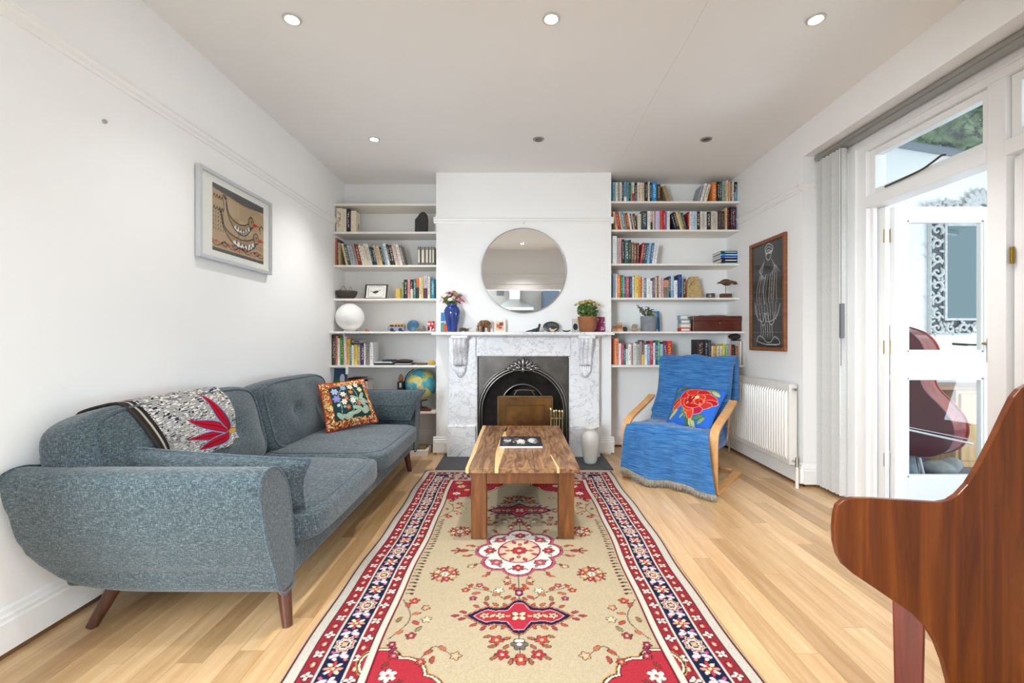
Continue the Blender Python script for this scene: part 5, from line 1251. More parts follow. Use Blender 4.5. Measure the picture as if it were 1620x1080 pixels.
o = thing('slim_tray', 'brown wooden tray under the globe', 'tray', (PX(672, 4.5), 4.52, z)); box_obj('tray_body', (PX(664, 4.5), PX(682, 4.5), 4.475, 4.53, z, z + .022), plain('tray_wood', '5e3423', 0.45), o, bevel=0.004); box_obj('tray_lip', (PX(664, 4.5), PX(682, 4.5), 4.472, 4.478, z, z + .030), plain('tray_wood', '5e3423'), o, bevel=0.002)
# white box on the floor by the breast
o = thing('white_floor_box', 'low white box on the floor between sofa and chimney breast', 'box', (PX(662, 4.45), 4.5, 0))
box_obj('box_body', (PX(649, 4.42), PX(676, 4.42), 4.42, 4.66, 0.0, 0.058), plain('white_card_box', 'ece8df', 0.6), o, bevel=0.003); box_obj('brass_tray', (PX(657, 4.46), PX(673, 4.46), 4.46, 4.6, 0.059, 0.085), plain('dull_brass', '8a7a50', 0.4, 0.5, vary=0.3), o, bevel=0.006)

# ------------------------------------------------------------------ shelf ornaments, right alcove
z = ZRr[4]
s = MB(); pts = [(1086.5, 470.7), (1110, 470.7), (1110.5, 462), (1107.5, 455), (1106, 446), (1104.5, 437.5), (1092, 437.5), (1088.5, 443), (1087.5, 452), (1087, 462)]
s.prism([(PX(x, 4.6), PZ(y, 4.6) if y < 470 else z) for x, y in pts], lambda u, v, w: (u, w, v), 4.59, 4.64)
o = s.build('carved_stone', plain('sandstone', 'bca06c', 0.8, vary=0.25, scale=60, bump=0.5), bevel=0.005); tag(o, 'pale carved sandstone block on the fourth right alcove shelf', 'ornament')
for i in range(3): MB().tube([(PX(1090 + i * 3, 4.585), 4.588, PZ(455 - i * 4, 4.585)), (PX(1094 + i * 2, 4.585), 4.588, PZ(447 - i * 2, 4.585)), (PX(1096 + i * 2, 4.585), 4.588, PZ(452 - i * 3, 4.585))], .002, 5).build('carved_line', plain('carved_line', '5c4a2c', 0.9), o)
cx_ = PX(1124.2, 4.6)
o = thing('pewter_pot', 'small round pewter pot beside the carved bird', 'pot', (cx_, 4.6, z))
MB().lathe([(.040, z), (.043, z + .004), (.043, z + .042), (.040, z + .046), (0, z + .047)], (cx_, 4.6, 0), 24).build('pot_body', plain('pewter', '6f6a66', 0.4, 0.6, vary=0.4, scale=60), o, smooth='auto'); MB().lathe([(.041, 0), (.045, .003), (.041, .006)], (cx_, 4.6, z + .038), 24).build('pot_rim', plain('pewter', '6f6a66'), o, smooth=True)
bx = PX(1151, 4.6)
BIRDW = wood('carved_bird_wood', '3a2617', '5c3f26', '80603c', (4, 4, 9), 6, 0.4)
bz = PZ(446.5, 4.6)
bd = thing('carved_bird', 'long-billed carved wooden bird on a stand, fourth right alcove shelf', 'figurine', (PX(1148, 4.6), 4.6, z))
s = MB().ell((bx - .012, 4.6, bz), (.056, .028, .034), RY(.10), 18, 12); s.ell((bx + .072, 4.6, bz - .006), (.022, .017, .019), None, 14, 9)
s.tube(spline([(bx + .03, 4.6, bz + .002), (bx + .055, 4.6, bz + .004), (bx + .078, 4.6, bz - .002)], 4), [.018] * 4 + [.011] * 5, 10); s.tube(spline([(bx - .05, 4.6, bz + .002), (bx - .085, 4.6, bz - .004), (bx - .115, 4.6, bz - .016)], 4), [.018] * 3 + [.010] * 3 + [.003] * 3, 10)
fuse(s.build('body', BIRDW, bd), .003, 3)
MB().tube(spline([(bx + .088, 4.6, bz - .008), (bx + .115, 4.6, bz - .028), (bx + .138, 4.6, bz - .050)], 4), [.006] * 4 + [.003] * 4 + [.0015], 8).build('bill', plain('bird_bill', '2e241c', 0.5), bd, smooth=True)
MB().cyl((PX(1148, 4.6), 4.6, z + .03), (PX(1148, 4.6), 4.6, bz - .01), .003, n=8).build('pin', plain('iron_pin', '3a3632', 0.4, 0.7), bd)
box_obj('base', (PX(1139.8, 4.6), PX(1156.4, 4.6), 4.575, 4.625, z, PZ(464.5, 4.6)), BIRDW, bd, bevel=0.003)
# fifth right shelf
z = ZRr[5]; Y5 = 4.54
for i, (a, b, h0, h1, c_) in enumerate(((968.5, 976, 0, .030, 'c07a50'), (976.5, 985, 0, .030, 'd0a088'), (969, 976.5, .0305, .058, '7a5a3a'), (977, 984.5, .0305, .064, 'b0603a'), (977.4, 984, .0645, .088, 'b09a60'))):
    o = thing('matchbox', f"tiny {('orange', 'pink', 'brown', 'rust red', 'olive')[i]} patterned box in the small stack, fifth right shelf", 'box', ((PX(a, Y5) + PX(b, Y5)) / 2, Y5, z + h0), 'small boxes stacked on the fifth right shelf')
    box_obj('sleeve', (PX(a, Y5), PX(b, Y5), Y5, Y5 + .03, z + h0, z + h1), plain('mb_' + c_, c_, 0.6, vary=0.4, scale=90), o, bevel=0.001); box_obj('tray', (PX(a, Y5) - .0004, PX(b, Y5) + .0004, Y5 + .004, Y5 + .026, z + h0 + .003, z + h1 - .003), LABELP, o)
qx = PX(989, 4.56)
animal('dark_figurine', 'small dark animal figurine beside the little boxes', 'figurine', [((qx, 4.56, z + .026), (.022, .016, .022)), ((qx - .016, 4.55, z + .034), (.012, .011, .012))], [([(qx + dx, 4.56, z + .015), (qx + dx, 4.56, z)], .007) for dx in (-.01, .014)], plain('dark_stone', '4a3a2e'))
qx = PX(1004, 4.56)
animal('stone_carving', 'small pale carved stone head beside the concrete plant pot', 'figurine', [((qx, 4.56, z + .045), (.030, .028, .026)), ((qx, 4.55, z + .020), (.032, .024, .022)), ((qx - .014, 4.54, z + .058), (.014, .012, .012)), ((qx + .014, 4.54, z + .058), (.014, .012, .012)), ((qx, 4.57, z + .066), (.024, .02, .01))], [], plain('tan_stone', 'a8987c', 0.7, vary=0.3, scale=70), 0.003, 2)
pxx, pyy = PX(1026, 4.55), 4.55
CONC = plain('grey_concrete', '868a90', 0.7, vary=0.2, scale=12)
tag(MB().lathe([(0, z), (.070, z), (.074, z + .006), (.080, z + .15), (.078, z + .152), (.070, z + .152), (.066, z + .13), (0, z + .125)], (pxx, pyy, 0), 36).build('concrete_pot', CONC, smooth='auto'), 'grey concrete plant pot on the fifth right alcove shelf', 'plant pot')
jd = thing('jade_plant', 'small dark green jade plant growing in the concrete pot', 'plant', (pxx, pyy, z + .126))
rng = random.Random(4); JL = plain('jade_leaf', '4a6244', 0.4, vary=0.3, scale=40)
for b_ in range(7):
    a = b_ * 2.4; tip = Vector((pxx - .035 + .065 * math.cos(a), pyy + .04 * math.sin(a), z + .20 + rng.uniform(0, .05)))
    base = Vector((pxx - .01 + .01 * math.cos(a), pyy, z + .125))
    MB().tube([base, (base + tip) / 2 + Vector((0, 0, .01)), tip], [.006, .005, .003], 7).build('branch', plain('jade_stem', '6b6048', 0.7), jd)
    for j in range(9):
        p = base.lerp(tip, .45 + .6 * j / 8) + Vector((rng.uniform(-.016, .016), rng.uniform(-.014, .014), rng.uniform(-.008, .012)))
        MB().ell(p, (.013, .009, .0045), Matrix.Rotation(rng.uniform(0, 6.28), 3, 'Z') @ RY(rng.uniform(-.9, .3)), 10, 6).build('leaf', JL, jd, smooth=True)
def d8(c, w, h): c.rect(0, w, 0, h, '4f93c8'); c.ell(w * .3, h * .72, w * .4, h * .25, 'e0b868'); c.ell(w * .3, h * .66, w * .34, h * .2, '4f93c8'); c.rect(0, w, 0, h * .12, 'e8ecef'); c.rect(w * .8, w, 0, h, '2f6ea8')
card('blue_card', 1029, 1044, 492, '4f93c8', 'blue illustrated card standing behind the concrete pot', Y=4.68, z=z, cols=d8)
for i, (a, b, y0_, y1_, c_, n_) in enumerate(((1076, 1093, 518, 524, 'b83a34', 'red and white'), (1076, 1092.6, 511.5, 517.9, 'c9bfae', 'beige'), (1076.5, 1092, 505, 511.4, '8aa0a8', 'grey blue'), (1075.6, 1089, 498, 504.9, '9fb4c0', 'pale blue'))):
    o = thing('card_box', f"small {n_} card box, {('lowest', 'second from bottom', 'third from bottom', 'topmost')[i]} of the stack beside the mahogany box", 'box', (PX((a + b) / 2, 4.53), 4.56, 0), 'card boxes stacked on the fifth right shelf')
    zb = z + (524 - y1_) * 4.53 / F
    box_obj('box_body', (PX(a, 4.53), PX(b, 4.53), 4.53, 4.61, zb, zb + (y1_ - y0_) * 4.53 / F - .0006), plain('cb_' + c_, c_, 0.5, vary=0.35, scale=80), o, bevel=0.001); box_obj('box_print', (PX(a + 2, 4.53), PX(b - 2, 4.53), 4.5294, 4.531, zb + .008, zb + (y1_ - y0_) * 4.53 / F - .010), plain('cbp', 'ece6dc', 0.6), o)
bx0, bx1 = PX(1096.5, 4.50), PX(1173.5, 4.50)
mb = thing('mahogany_box', 'dark mahogany lidded box on the fifth right alcove shelf', 'box', ((bx0 + bx1) / 2, 4.6, z))
zt = PZ(507.5, 4.5)
box_obj('box_body', (bx0, bx1, 4.50, 4.76, z, zt), BOXWOOD, mb, bevel=0.003); lid = box_obj('lid', (bx0 - .003, bx1 + .003, 4.497, 4.763, zt + .001, PZ(499.5, 4.5)), BOXWOOD, mb, bevel=0.005)
MB().ell((PX(1139, 4.5), 4.499, PZ(511.5, 4.5)), (.006, .003, .008), None, 10, 6).build('escutcheon', BRASS, mb, smooth=True)
zt = PZ(499.5, 4.5)
for i, (a, b, r_, c_, n_) in enumerate(((1108, 1150, .05, 'd8d0c0', 'cream'), (1112, 1140, -.15, '2b2a2a', 'black'), (1120, 1156, .12, 'b8926a', 'tan'))):
    o = MB().box(-.13 + .01 * i, .11 - .03 * i, -.08, .08, 0, .003).build('loose_paper', plain('paper_' + c_, c_, 0.6), origin=(0, 0, 0)); o.location = (PX((a + b) / 2, 4.58), 4.60, zt + .0004 + .0036 * i); o.rotation_euler = (0, 0, r_)
    tag(o, f"loose {n_} paper lying on the lid of the mahogany box", 'paper')
# wire and box frame at the end of the lowest right shelf
z = ZRr[6]
o = thing('shadow_box', 'white box frame with a dark edge at the end of the lowest right shelf', 'box', (PX(1173, 4.5), 4.5, z))
m = MB()
for q in ((1169.5, 1171.2, 537, 577.4), (1174.5, 1176, 537, 577.4), (1169.5, 1176, 537, 539)): m.box(PX(q[0], 4.49), PX(q[1], 4.49), 4.47, 4.66, z if q[3] > 570 else PZ(q[3], 4.49), PZ(q[2], 4.49))
m.build('frame', plain('frame_white', 'e6e2da', 0.5), o); box_obj('back', (PX(1169.5, 4.49), PX(1176, 4.49), 4.66, 4.665, z, PZ(537, 4.49)), BLACK, o)
o = MB().ell((PX(1162, 4.56), 4.56, PZ(532.3, 4.56)), (.062, .05, .030), None, 18, 10); tag(o.build('brown_scarf', plain('dark_cloth_roll', '3c2e28', 0.9, vary=0.5, scale=60, bump=0.6), smooth=True), 'rolled dark brown cloth tucked under the fifth right alcove shelf', 'cloth')
# ------------------------------------------------------------------ rug
RW, RL = 0.805, 1.50
RC = (0.012, 2.43)
def rug_print():
    c = Canvas(0, RW, 0, RL, 0.004, 'b8a888')
    def ring(d, col): c.rect(-1, RW - d, -1, RL - d, col)
    CR, RD, NV, DK, FIELD = 'cfc6b4', '8c2a34', '1a1f3c', '30131c', 'b5a486'
    for d, col in ((.012, '5a1522'), (.020, 'c4bcae'), (.056, DK), (.060, RD), (.110, CR), (.117, NV), (.206, CR), (.213, RD), (.258, DK), (.262, 'cbc3b2'), (.286, '6a1826'), (.294, FIELD)): ring(d, col)
    def along(d, period, fn, off=0.0):
        n = int((RL - d) / period) + 1
        for i in range(n + 1):
            y = off + i * period
            if y < RL - d + .01: fn(RW - d, y, 0, i)
        n = int((RW - d) / period) + 1
        for i in range(n + 1):
            x = off + i * period
            if x < RW - d - .02: fn(x, RL - d, PI / 2, i)
    def guard(x, y, a, i):
        if i % 2:
            c.flower(x, y, .020, 'e6dccb', DK, 'b04a3a', 4, PI / 4 * (i % 4 // 2), .003)
        else:
            c.ell(x, y, .013, .017, DK); c.ell(x, y, .010, .014, 'c8583e'); c.ell(x, y, .004, .009, 'e9dfc4')
    along(.085, .0535, guard); along(.235, .0535, guard, .02)
    # main border: star rosettes, palmettes, paired leaves on navy
    def main(x, y, a, i):
        k = i % 4
        if k == 0:
            for r_, col, n in ((.042, 'cdbfa6', 8), (.036, 'a8323c', 8), (.029, 'e2d6bc', 8), (.020, '2a2c54', 8), (.013, 'd8a878', 4)):
                pts = [(x + r_ * (1.0 if j % 2 else .74) * math.cos(j * PI / n), y + r_ * 1.2 * (1.0 if j % 2 else .74) * math.sin(j * PI / n)) for j in range(2 * n)]
                c.poly(pts, col)
        elif k == 2:
            for j in range(8):
                q = j * PI / 4; c.leaf(x + .022 * math.cos(q), y + .024 * math.sin(q), .024, .013, q, ('d9907c', 'e6d8c0', 'b03a48', 'ead9b0')[j % 4], DK, .002)
            c.ell(x, y, .011, .012, 'b0303c'); c.ell(x, y, .006, .007, 'e2c890')
        else:
            for s_ in (-1, 1):
                c.leaf(x + (.018 * s_ if a == 0 else 0), y + (0 if a == 0 else .018 * s_), .036, .020, a + .5 * s_, 'cfc3c8', '50506a', .002)
                c.leaf(x + .012 * s_, y + .016 * s_, .020, .012, a - .8 * s_, 'e4dccc', '8a3a4a', .002)
                c.ell(x - .026 * s_, y + .018 * s_, .006, .006, 'd07a50')
                c.ell(x + .030 * s_, y - .020 * s_, .006, .006, 'b84a8a')
    along(.161, .0625, main)
    hw, hl = RW - .294, RL - .294
    # comb of small buds along the field edge
    for i in range(15):
        y = .02 + i * .030
        if y < .44:
            c.ell(hw - .020, y, .014, .006, DK); c.ell(hw - .036, y + .004, .007, .008, '5c2a2a'); c.ell(hw - .018, y, .008, .003, '8a8a5a')
    for i in range(8):
        x = .015 + i * .03
        if x < .25: c.ell(x, hl - .02, .006, .012, DK)
    # corner spandrel
    lobes = [(hw - .02, hl - .36, .07), (hw - .10, hl - .30, .085), (hw - .17, hl - .22, .085), (hw - .26, hl - .17, .085), (hw - .33, hl - .09, .075), (hw - .38, hl - .01, .06)]
    for grow, col in ((.012, 'b88a4a'), (.008, DK), (.003, 'e0d2b4'), (-.004, DK), (-.008, 'a62e38')):
        for x, y, r_ in lobes: c.ell(x, y, r_ + grow, r_ + grow, col)
        c.poly([(hw, hl), (hw, hl - .40 - grow), (hw - .07, hl - .34), (hw - .15, hl - .26), (hw - .25, hl - .20), (hw - .34, hl - .10), (hw - .42 - grow, hl)], col)
    c.rect(hw, RW - .287, 0, RL, '6a1826') if False else None
    for x, y, r_, col in ((.06, .30, .030, 'e6d8c4'), (.13, .22, .024, 'd8b070'), (.08, .14, .034, 'd9c09a'), (.22, .13, .026, 'e6d4a8'), (.20, .05, .028, 'd0a060'), (.30, .05, .024, 'e2ccb0'), (.05, .05, .032, 'c8b088'), (.13, .08, .018, '2a2c54'), (.03, .22, .016, '2a2c54'), (.30, .10, .014, '2a2c54')):
        c.flower(hw - x, hl - y, r_, col, DK, 'b04a3a' if col != '2a2c54' else 'd8b070', 6, x * 9, .003)
    for x, y, a in ((.10, .27, .8), (.18, .18, .2), (.11, .18, 2.0), (.25, .08, .4), (.16, .03, 1.2), (.04, .10, 1.4), (.04, .35, 1.0), (.36, .03, .1)):
        c.leaf(hw - x, hl - y, .034, .014, a, '7a3a30', DK, .002)
    # redraw the frame lines over the spandrel's overrun
    for d, col in ((.262, 'cbc3b2'),):
        c.rect(RW - .286, RW - d, 0, RL - d, col); c.rect(0, RW - d, RL - .286, RL - d, col)
    c.rect(RW - .294, RW - .286, 0, RL - .286, '6a1826'); c.rect(0, RW - .286, RL - .294, RL - .286, '6a1826')
    for d, col in ((.213, RD),):
        pass
    # sprays by the border between comb and spandrel
    INK = '3a2a22'
    def spray(pts, leaves, blooms):
        c.line([(p.x, p.y) for p in spline([(x, y, 0) for x, y in pts], 5)], .004, INK)
        for x, y, a, col in leaves: c.leaf(x, y, .034, .016, a, col, INK, .0025)
        for x, y, r_, col in blooms: c.flower(x, y, r_, col, INK, 'e0c890', 5, x * 30, .003)
    X0 = hw
    spray([(X0 - .01, .46), (X0 - .06, .55), (X0 - .07, .62), (X0 - .02, .72)], [(X0 - .04, .50, 2.2, 'a8503c'), (X0 - .09, .56, .3, 'b86a4a'), (X0 - .03, .60, 1.2, '8c6a4a'), (X0 - .10, .62, 2.6, 'b04a3a'), (X0 - .05, .68, .8, 'b86a4a'), (X0 - .12, .66, 1.0, '8a7a5a')], [(X0 - .06, .47, .022, 'b0443c'), (X0 - .12, .52, .018, 'c88a6a'), (X0 - .14, .60, .020, 'cfb894'), (X0 - .10, .70, .020, '9a3a44')])
    spray([(X0 - .16, .82), (X0 - .20, .76), (X0 - .26, .80)], [(X0 - .18, .79, .7, 'a8503c'), (X0 - .23, .77, 2.4, 'b06a4a'), (X0 - .20, .83, 1.5, 'a04a3a')], [(X0 - .28, .81, .02, 'c9a07a'), (X0 - .16, .84, .018, 'b0443c')])
    spray([(X0 - .03, .76), (X0 - .06, .80)], [(X0 - .05, .78, 1.0, '8a2a4a')], [(X0 - .04, .75, .016, '9a2a4a'), (X0 - .06, .81, .018, 'a8324a')])
    # side bouquets
    bx, by = .352, .245
    for j in range(8):
        q = j * PI / 4 + .3
        c.flower(bx + .043 * math.cos(q), by + .047 * math.sin(q), .021, ('b0443c', 'c8785a', 'a8323c', 'd0a878')[j % 4], INK, 'e6d6b0', 5, q, .003)
        c.leaf(bx + .062 * math.cos(q + .4), by + .066 * math.sin(q + .4), .022, .010, q + .4, '7a4a38', INK, .002)
    c.flower(bx, by, .022, 'd8cbb4', INK, 'a03a44', 6, 0, .003)
    # centre medallion, eight lobes
    for grow, col in ((.020, INK), (.017, 'b8506a'), (.006, '5c1c34'), (0, 'e2d8c8')):
        for j in range(8):
            q = j * PI / 4 + PI / 8 * 0
            r_ = .150 if j % 2 == 0 else .145
            c.ell(r_ * math.cos(q), r_ * 1.18 * math.sin(q), .066 + grow, .070 + grow, col)
    c.ell(0, 0, .115, .135, '8a3048'); c.ell(0, 0, .106, .126, 'd8b49a'); c.ell(0, 0, .085, .1, 'e0c2a4')
    for j in range(8):
        q = j * PI / 4; r_ = .155
        c.flower(r_ * math.cos(q), r_ * 1.18 * math.sin(q), .030, ('a8323c', 'b8505a')[j % 2], '2a2440', 'e0c890', 6, q, .004)
        for s_ in (-1, 1): c.leaf((r_ + .012) * math.cos(q + s_ * .22), (r_ + .012) * 1.18 * math.sin(q + s_ * .22), .030, .012, q + s_ * .9, '8c8a86', '3a3450', .002)
        q += PI / 8
        c.leaf(.09 * math.cos(q), .105 * math.sin(q), .036, .016, q, 'b0405a', INK, .003)
    c.flower(0, 0, .040, 'b03a44', INK, 'e6d0a0', 8, 0, .004)
    for j in range(4): c.leaf(.06 * math.cos(j * PI / 2), .07 * math.sin(j * PI / 2), .03, .014, j * PI / 2, 'c86a5a', INK, .003)
    # buds round the medallion
    for j in range(16):
        q = j * PI / 8 + PI / 16; r_ = .262
        x, y = r_ * math.cos(q), r_ * 1.1 * math.sin(q)
        c.line([(x * .86, y * .86), (x * 1.05, y * 1.05)], .004, INK)
        c.leaf(x, y, .034, .016, q + .6, 'a84a3c', INK, .0025); c.leaf(x * 1.09, y * 1.09, .026, .013, q - .6, 'b8604a', INK, .0025)
        if j % 2: c.flower(x * 1.06, y * 1.06, .019, 'c89a80', INK, 'e6d6b0', 5, q, .003)
    for s_ in (1,):
        c.leaf(.30, 0, .05, .026, 0, 'b0443c', INK, .004); c.leaf(.345, .0, .03, .016, 0, 'c8785a', INK, .003); c.line([(.22, 0), (.37, 0)], .004, INK)
        c.leaf(.33, .022, .024, .011, .8, 'a84a3c', INK, .0025)
    # chain to the pendant
    c.line([(0, .25), (0, .46)], .005, INK)
    c.ell(0, .405, .020, .026, '2a1c3c'); c.ell(0, .405, .013, .018, 'b0405a'); c.ell(0, .405, .006, .009, 'e2d2b4')
    for y, w_ in ((.33, .05), (.365, .03), (.44, .05)):
        c.leaf(w_, y, .034, .016, .5, 'b0503c', INK, .0025); c.leaf(w_ * .5, y + .012, .026, .013, 1.0, 'a84a3c', INK, .0025)
    spray([(.06, .46), (.12, .40), (.20, .37), (.24, .34)], [(.10, .42, .4, 'b06a4a'), (.15, .37, 2.4, 'a8503c'), (.19, .41, .3, 'b8604a'), (.22, .35, 1.2, 'a84a3c'), (.14, .45, 1.4, '8a6a4a')], [(.09, .385, .022, 'ddd0b8'), (.18, .345, .016, 'b04a5a'), (.24, .385, .018, 'b0443c'), (.20, .45, .016, '9a3a5a')])
    # pendant: cusped bar
    py = .575
    def pend(g): return [(-.02, py + .102 + g), (0, py + .108 + g * 1.2), (.02, py + .102 + g), (.052 + g * .4, py + .052 + g), (.10, py + .046 + g), (.13, py + .056 + g), (.165, py + .034 + g), (.205 + g * 1.5, py), (.165, py - .034 - g), (.13, py - .056 - g), (.10, py - .046 - g), (.052 + g * .4, py - .052 - g), (.02, py - .102 - g), (0, py - .108 - g * 1.2), (-.02, py - .102 - g)]
    for g, col in ((.014, INK), (.011, 'c8764a'), (.006, '1e1c40'), (-.012, 'd8b0a0'), (-.016, 'ac2e3e')): c.poly(pend(g), col)
    c.flower(0, py, .034, 'e0cfa8', INK, 'b0303c', 4, PI / 4, .003)
    for x in (.075, .14): c.flower(x, py, .020, 'e2b896', INK, '8a2a3a', 5, x, .003)
    c.leaf(.045, py, .024, .014, 0, 'd89a6a', INK, .002); c.leaf(.108, py, .03, .014, .7, 'e0c090', INK, .002)
    for x, y, a in ((.06, .07, 1.2), (.10, .075, .8), (.14, .08, 1.0), (.18, .06, .5), (.23, .02, .3), (.26, .0, 0), (.23, -.025, -.3), (.18, -.065, -.6), (.14, -.085, -1.0), (.10, -.08, -.8), (.06, -.075, -1.2)):
        c.leaf(x, py + y, .030, .014, a, ('a8503c', 'b8604a', 'a03a44')[int(x * 100) % 3], INK, .0025)
    # last spray beyond the pendant
    y0 = py + .13
    c.line([(0, y0 - .03), (0, y0 + .15)], .004, INK)
    c.flower(0, y0 + .045, .032, '6a6058', INK, 'e6dccb', 6, 0, .003); c.leaf(0, y0 + .025, .04, .02, 0, 'e0d6c4', INK, .003)
    for x, y, r_, col in ((.085, .02, .026, 'b0443c'), (.065, .10, .026, 'a8323c'), (0, .125, .028, 'b0443c')): c.flower(x, y0 + y, r_, col, INK, 'e6c890', 5, x * 20, .003)
    for x, y, a in ((.045, .01, .4), (.05, .06, .9), (.10, .055, .2), (.035, .135, 1.4), (.095, .115, .7), (.12, .0, .2)): c.leaf(x, y0 + y, .030, .013, a, '9a5a40', INK, .0025)
    q = c.c
    full = np.concatenate([q[:0:-1], q], 0); full = np.concatenate([full[:, :0:-1], full], 1)
    xs = np.concatenate([-c.xs[:0:-1], c.xs]); ys = np.concatenate([-c.ys[:0:-1], c.ys])
    return full, xs, ys
cols, xs, ys = rug_print()
X, Y = np.meshgrid(xs, ys)
rs = np.random.RandomState(2)
Z = 0.0075 + 0.0009 * np.sin(X * 9 + 1) * np.sin(Y * 5) + rs.uniform(-.0003, .0003, X.shape)
edge = np.minimum(RW - np.abs(X), RL - np.abs(Y)); Z = np.where(edge < .003, 0.0015, Z)
wob = 0.006 * np.sin(Y * 4.1) + .003 * np.sin(Y * 11)
cols = cols * rs.uniform(0.86, 1.06, X.shape)[..., None]
rug = thing('persian_rug', 'cream, red and navy floral patterned oriental rug under the coffee table', 'rug', (RC[0], RC[1], 0.0))
RUGM = printed('wool_pile', 0.95, 0.22, 500, 0.1, 0.3)
fast_grid('pile', np.stack([RC[0] + X + wob, RC[1] + Y, Z], -1), RUGM, rug, cols, smooth=True)
s = MB(); rng = random.Random(5)
for i in range(330):
    x = -RW + 2 * RW * (i + .5) / 330
    for sg in (1,):
        y = RC[1] + sg * RL; w_ = 0.006 * math.sin(RL * sg * 4.1) + .003 * math.sin(RL * sg * 11)
        s.box(RC[0] + x + w_ - .0017, RC[0] + x + w_ + .0017, min(y, y + sg * .022), max(y, y + sg * .022), .0125 if y > 3.93 else .0012, .0145 if y > 3.93 else .004)
f_ = s.build('fringe', plain('rug_fringe', 'd8c9a8', 0.9), rug, fix=False); f_['kind'] = 'stuff'

# ------------------------------------------------------------------ coffee table
TBL = N('rustic_table_wood', 0.42, 0, 0.45)
v = TBL.coord('World', (7, 0.9, 7)); f = TBL.noise(v, 3.2, 7, 0.65, 1.4)
kn = TBL.new('ShaderNodeTexVoronoi', feature='SMOOTH_F1'); TBL.link(TBL.coord('World', (2.2, 1.0, 2.2)), kn.inputs['Vector']); kn.inputs['Scale'].default_value = 6.0
r = TBL.new('ShaderNodeObjectInfo').outputs['Random']
base = TBL.ramp(f, [(0.25, '3f2514'), (0.42, '6d472b'), (0.55, '96704c'), (0.72, 'b58e66')])
kd = TBL.ramp(kn.outputs['Distance'], [(0.0, (0.35, 0.3, 0.27)), (0.16, (0.85, 0.82, 0.8)), (0.3, (1, 1, 1))])
TBL.color(TBL.mix(1.0, TBL.mix(1.0, base, kd, 'MULTIPLY'), TBL.ramp(r, [(0, (.82, .8, .78)), (1, (1.05, 1.04, 1.02))]), 'MULTIPLY'))
TBL.bump(f, 0.12, 0.003); TBL = TBL.m
TLEG = wood('table_leg_wood', '45240e', '6c3f1a', '885526', (7, 7, 1.0), 4, 0.4, 'World', 0.1)
SAP = wood('sapwood', 'c69a62', 'd6b07a', 'e2c494', (8, 1, 8), 5, 0.45, 'World')
tx0, tx1, ty0, ty1, tz = -0.287, 0.350, 2.53, 3.79, 0.420
tb = thing('coffee_table', 'rustic wooden coffee table with a thick plank top on the rug', 'table', ((tx0 + tx1) / 2, 3.16, 0.009))
top = MB().box(tx0 + .01, tx1 - .01, ty0 + .01, ty1 - .01, tz - .032, tz - .026).build('tabletop', TLEG, tb)
def plank(poly, mat):
    MB().prism(poly, lambda u, v, w: (tx0 + u, ty0 + v, w), tz - .030, tz).build('plank', mat, top, bevel=0.0025)
L_ = ty1 - ty0; Wt = tx1 - tx0
a0, a1, a2, a3, a4 = .030, .215, .405, .585, Wt
plank([(0, 0), (.018, 0), (.028, .4), (.022, .8), (.030, L_), (0, L_)], SAP)
plank([(.0185, 0), (.162, 0), (.150, .35), (.163, .7), (.186, 1.0), (.205, L_), (.0305, L_), (.0225, .8), (.0285, .4)], TBL)
plank([(.1625, 0), (.184, 0), (.206, .45), (.214, .8), (.200, 1.0), (.2055, 1.05), (.1865, 1.0), (.1635, .7), (.1505, .35)], SAP)
plank([(.1845, 0), (.300, 0), (.385, 0), (.385, L_), (.2055, L_), (.2055, 1.051), (.2005, 1.0), (.2145, .8), (.2065, .45)], TBL)
plank([(.3855, 0), (.508, 0), (.492, .30), (.492, L_), (.3855, L_)], TBL)
plank([(.5085, 0), (.524, 0), (.500, .30), (.4925, .30)], SAP)
plank([(.5245, 0), (Wt, 0), (Wt, L_), (.4925, L_), (.4925, .3005), (.5005, .3005)], TBL)
lx0, lx1 = PX(745, 2.567), PX(908.5, 2.567); lw = 0.087
proto = None
for x in (lx0, lx1 - lw):
    for y in (2.567, 3.755 - lw):
        if proto is None: proto = box_obj('leg', (x, x + lw, y, y + lw, 0.0095, tz - .032), TLEG, tb, bevel=0.003)
        else: copy_to(proto, (x + lw / 2, y + lw / 2, 0.0095), tb)
for b in ((lx0 + lw, lx1 - lw, 2.575, 2.60, tz - .102, tz - .032), (lx0 + lw, lx1 - lw, 3.70, 3.725, tz - .102, tz - .032)): box_obj('apron', b, TLEG, tb, bevel=0.002)
for x in (lx0 + .01, lx1 - .035): box_obj('apron', (x, x + .025, 2.567 + lw, 3.755 - lw, tz - .102, tz - .032), TLEG, tb, bevel=0.002)
# magazine on it
mg = thing('magazine', 'dark covered art magazine with pale figures on the coffee table', 'magazine', (.03, 3.15, tz))
mx0, mx1, my0, my1 = -.116, .170, 3.0, 3.30
box_obj('pages', (mx0 + .002, mx1 - .002, my0 + .001, my1 - .002, tz + .0004, tz + .011), plain('magazine_pages', 'e9e6e0', 0.7), mg)
cv = Canvas(0, mx1 - mx0, 0, my1 - my0, .004, '23262c')
w_, h_ = mx1 - mx0, my1 - my0; r_ = random.Random(8)
for cx_, cy_, rx_, ry_, c_ in ((.17, .55, .09, .22, 'c9ccd0'), (.50, .45, .10, .26, 'e2ddd8'), (.78, .55, .12, .26, 'b8bcc4')): cv.ell(cx_ * w_, cy_ * h_, rx_ * w_, ry_ * h_, c_)
for i in range(46): cv.leaf(r_.uniform(.05, .95) * w_, r_.uniform(.1, .9) * h_, .045, .018, r_.uniform(0, 3), r_.choice(('4a5a3c', '8a8f96', '2a2c34', 'd0c8c4', '6a5a68', '3a3c44')))
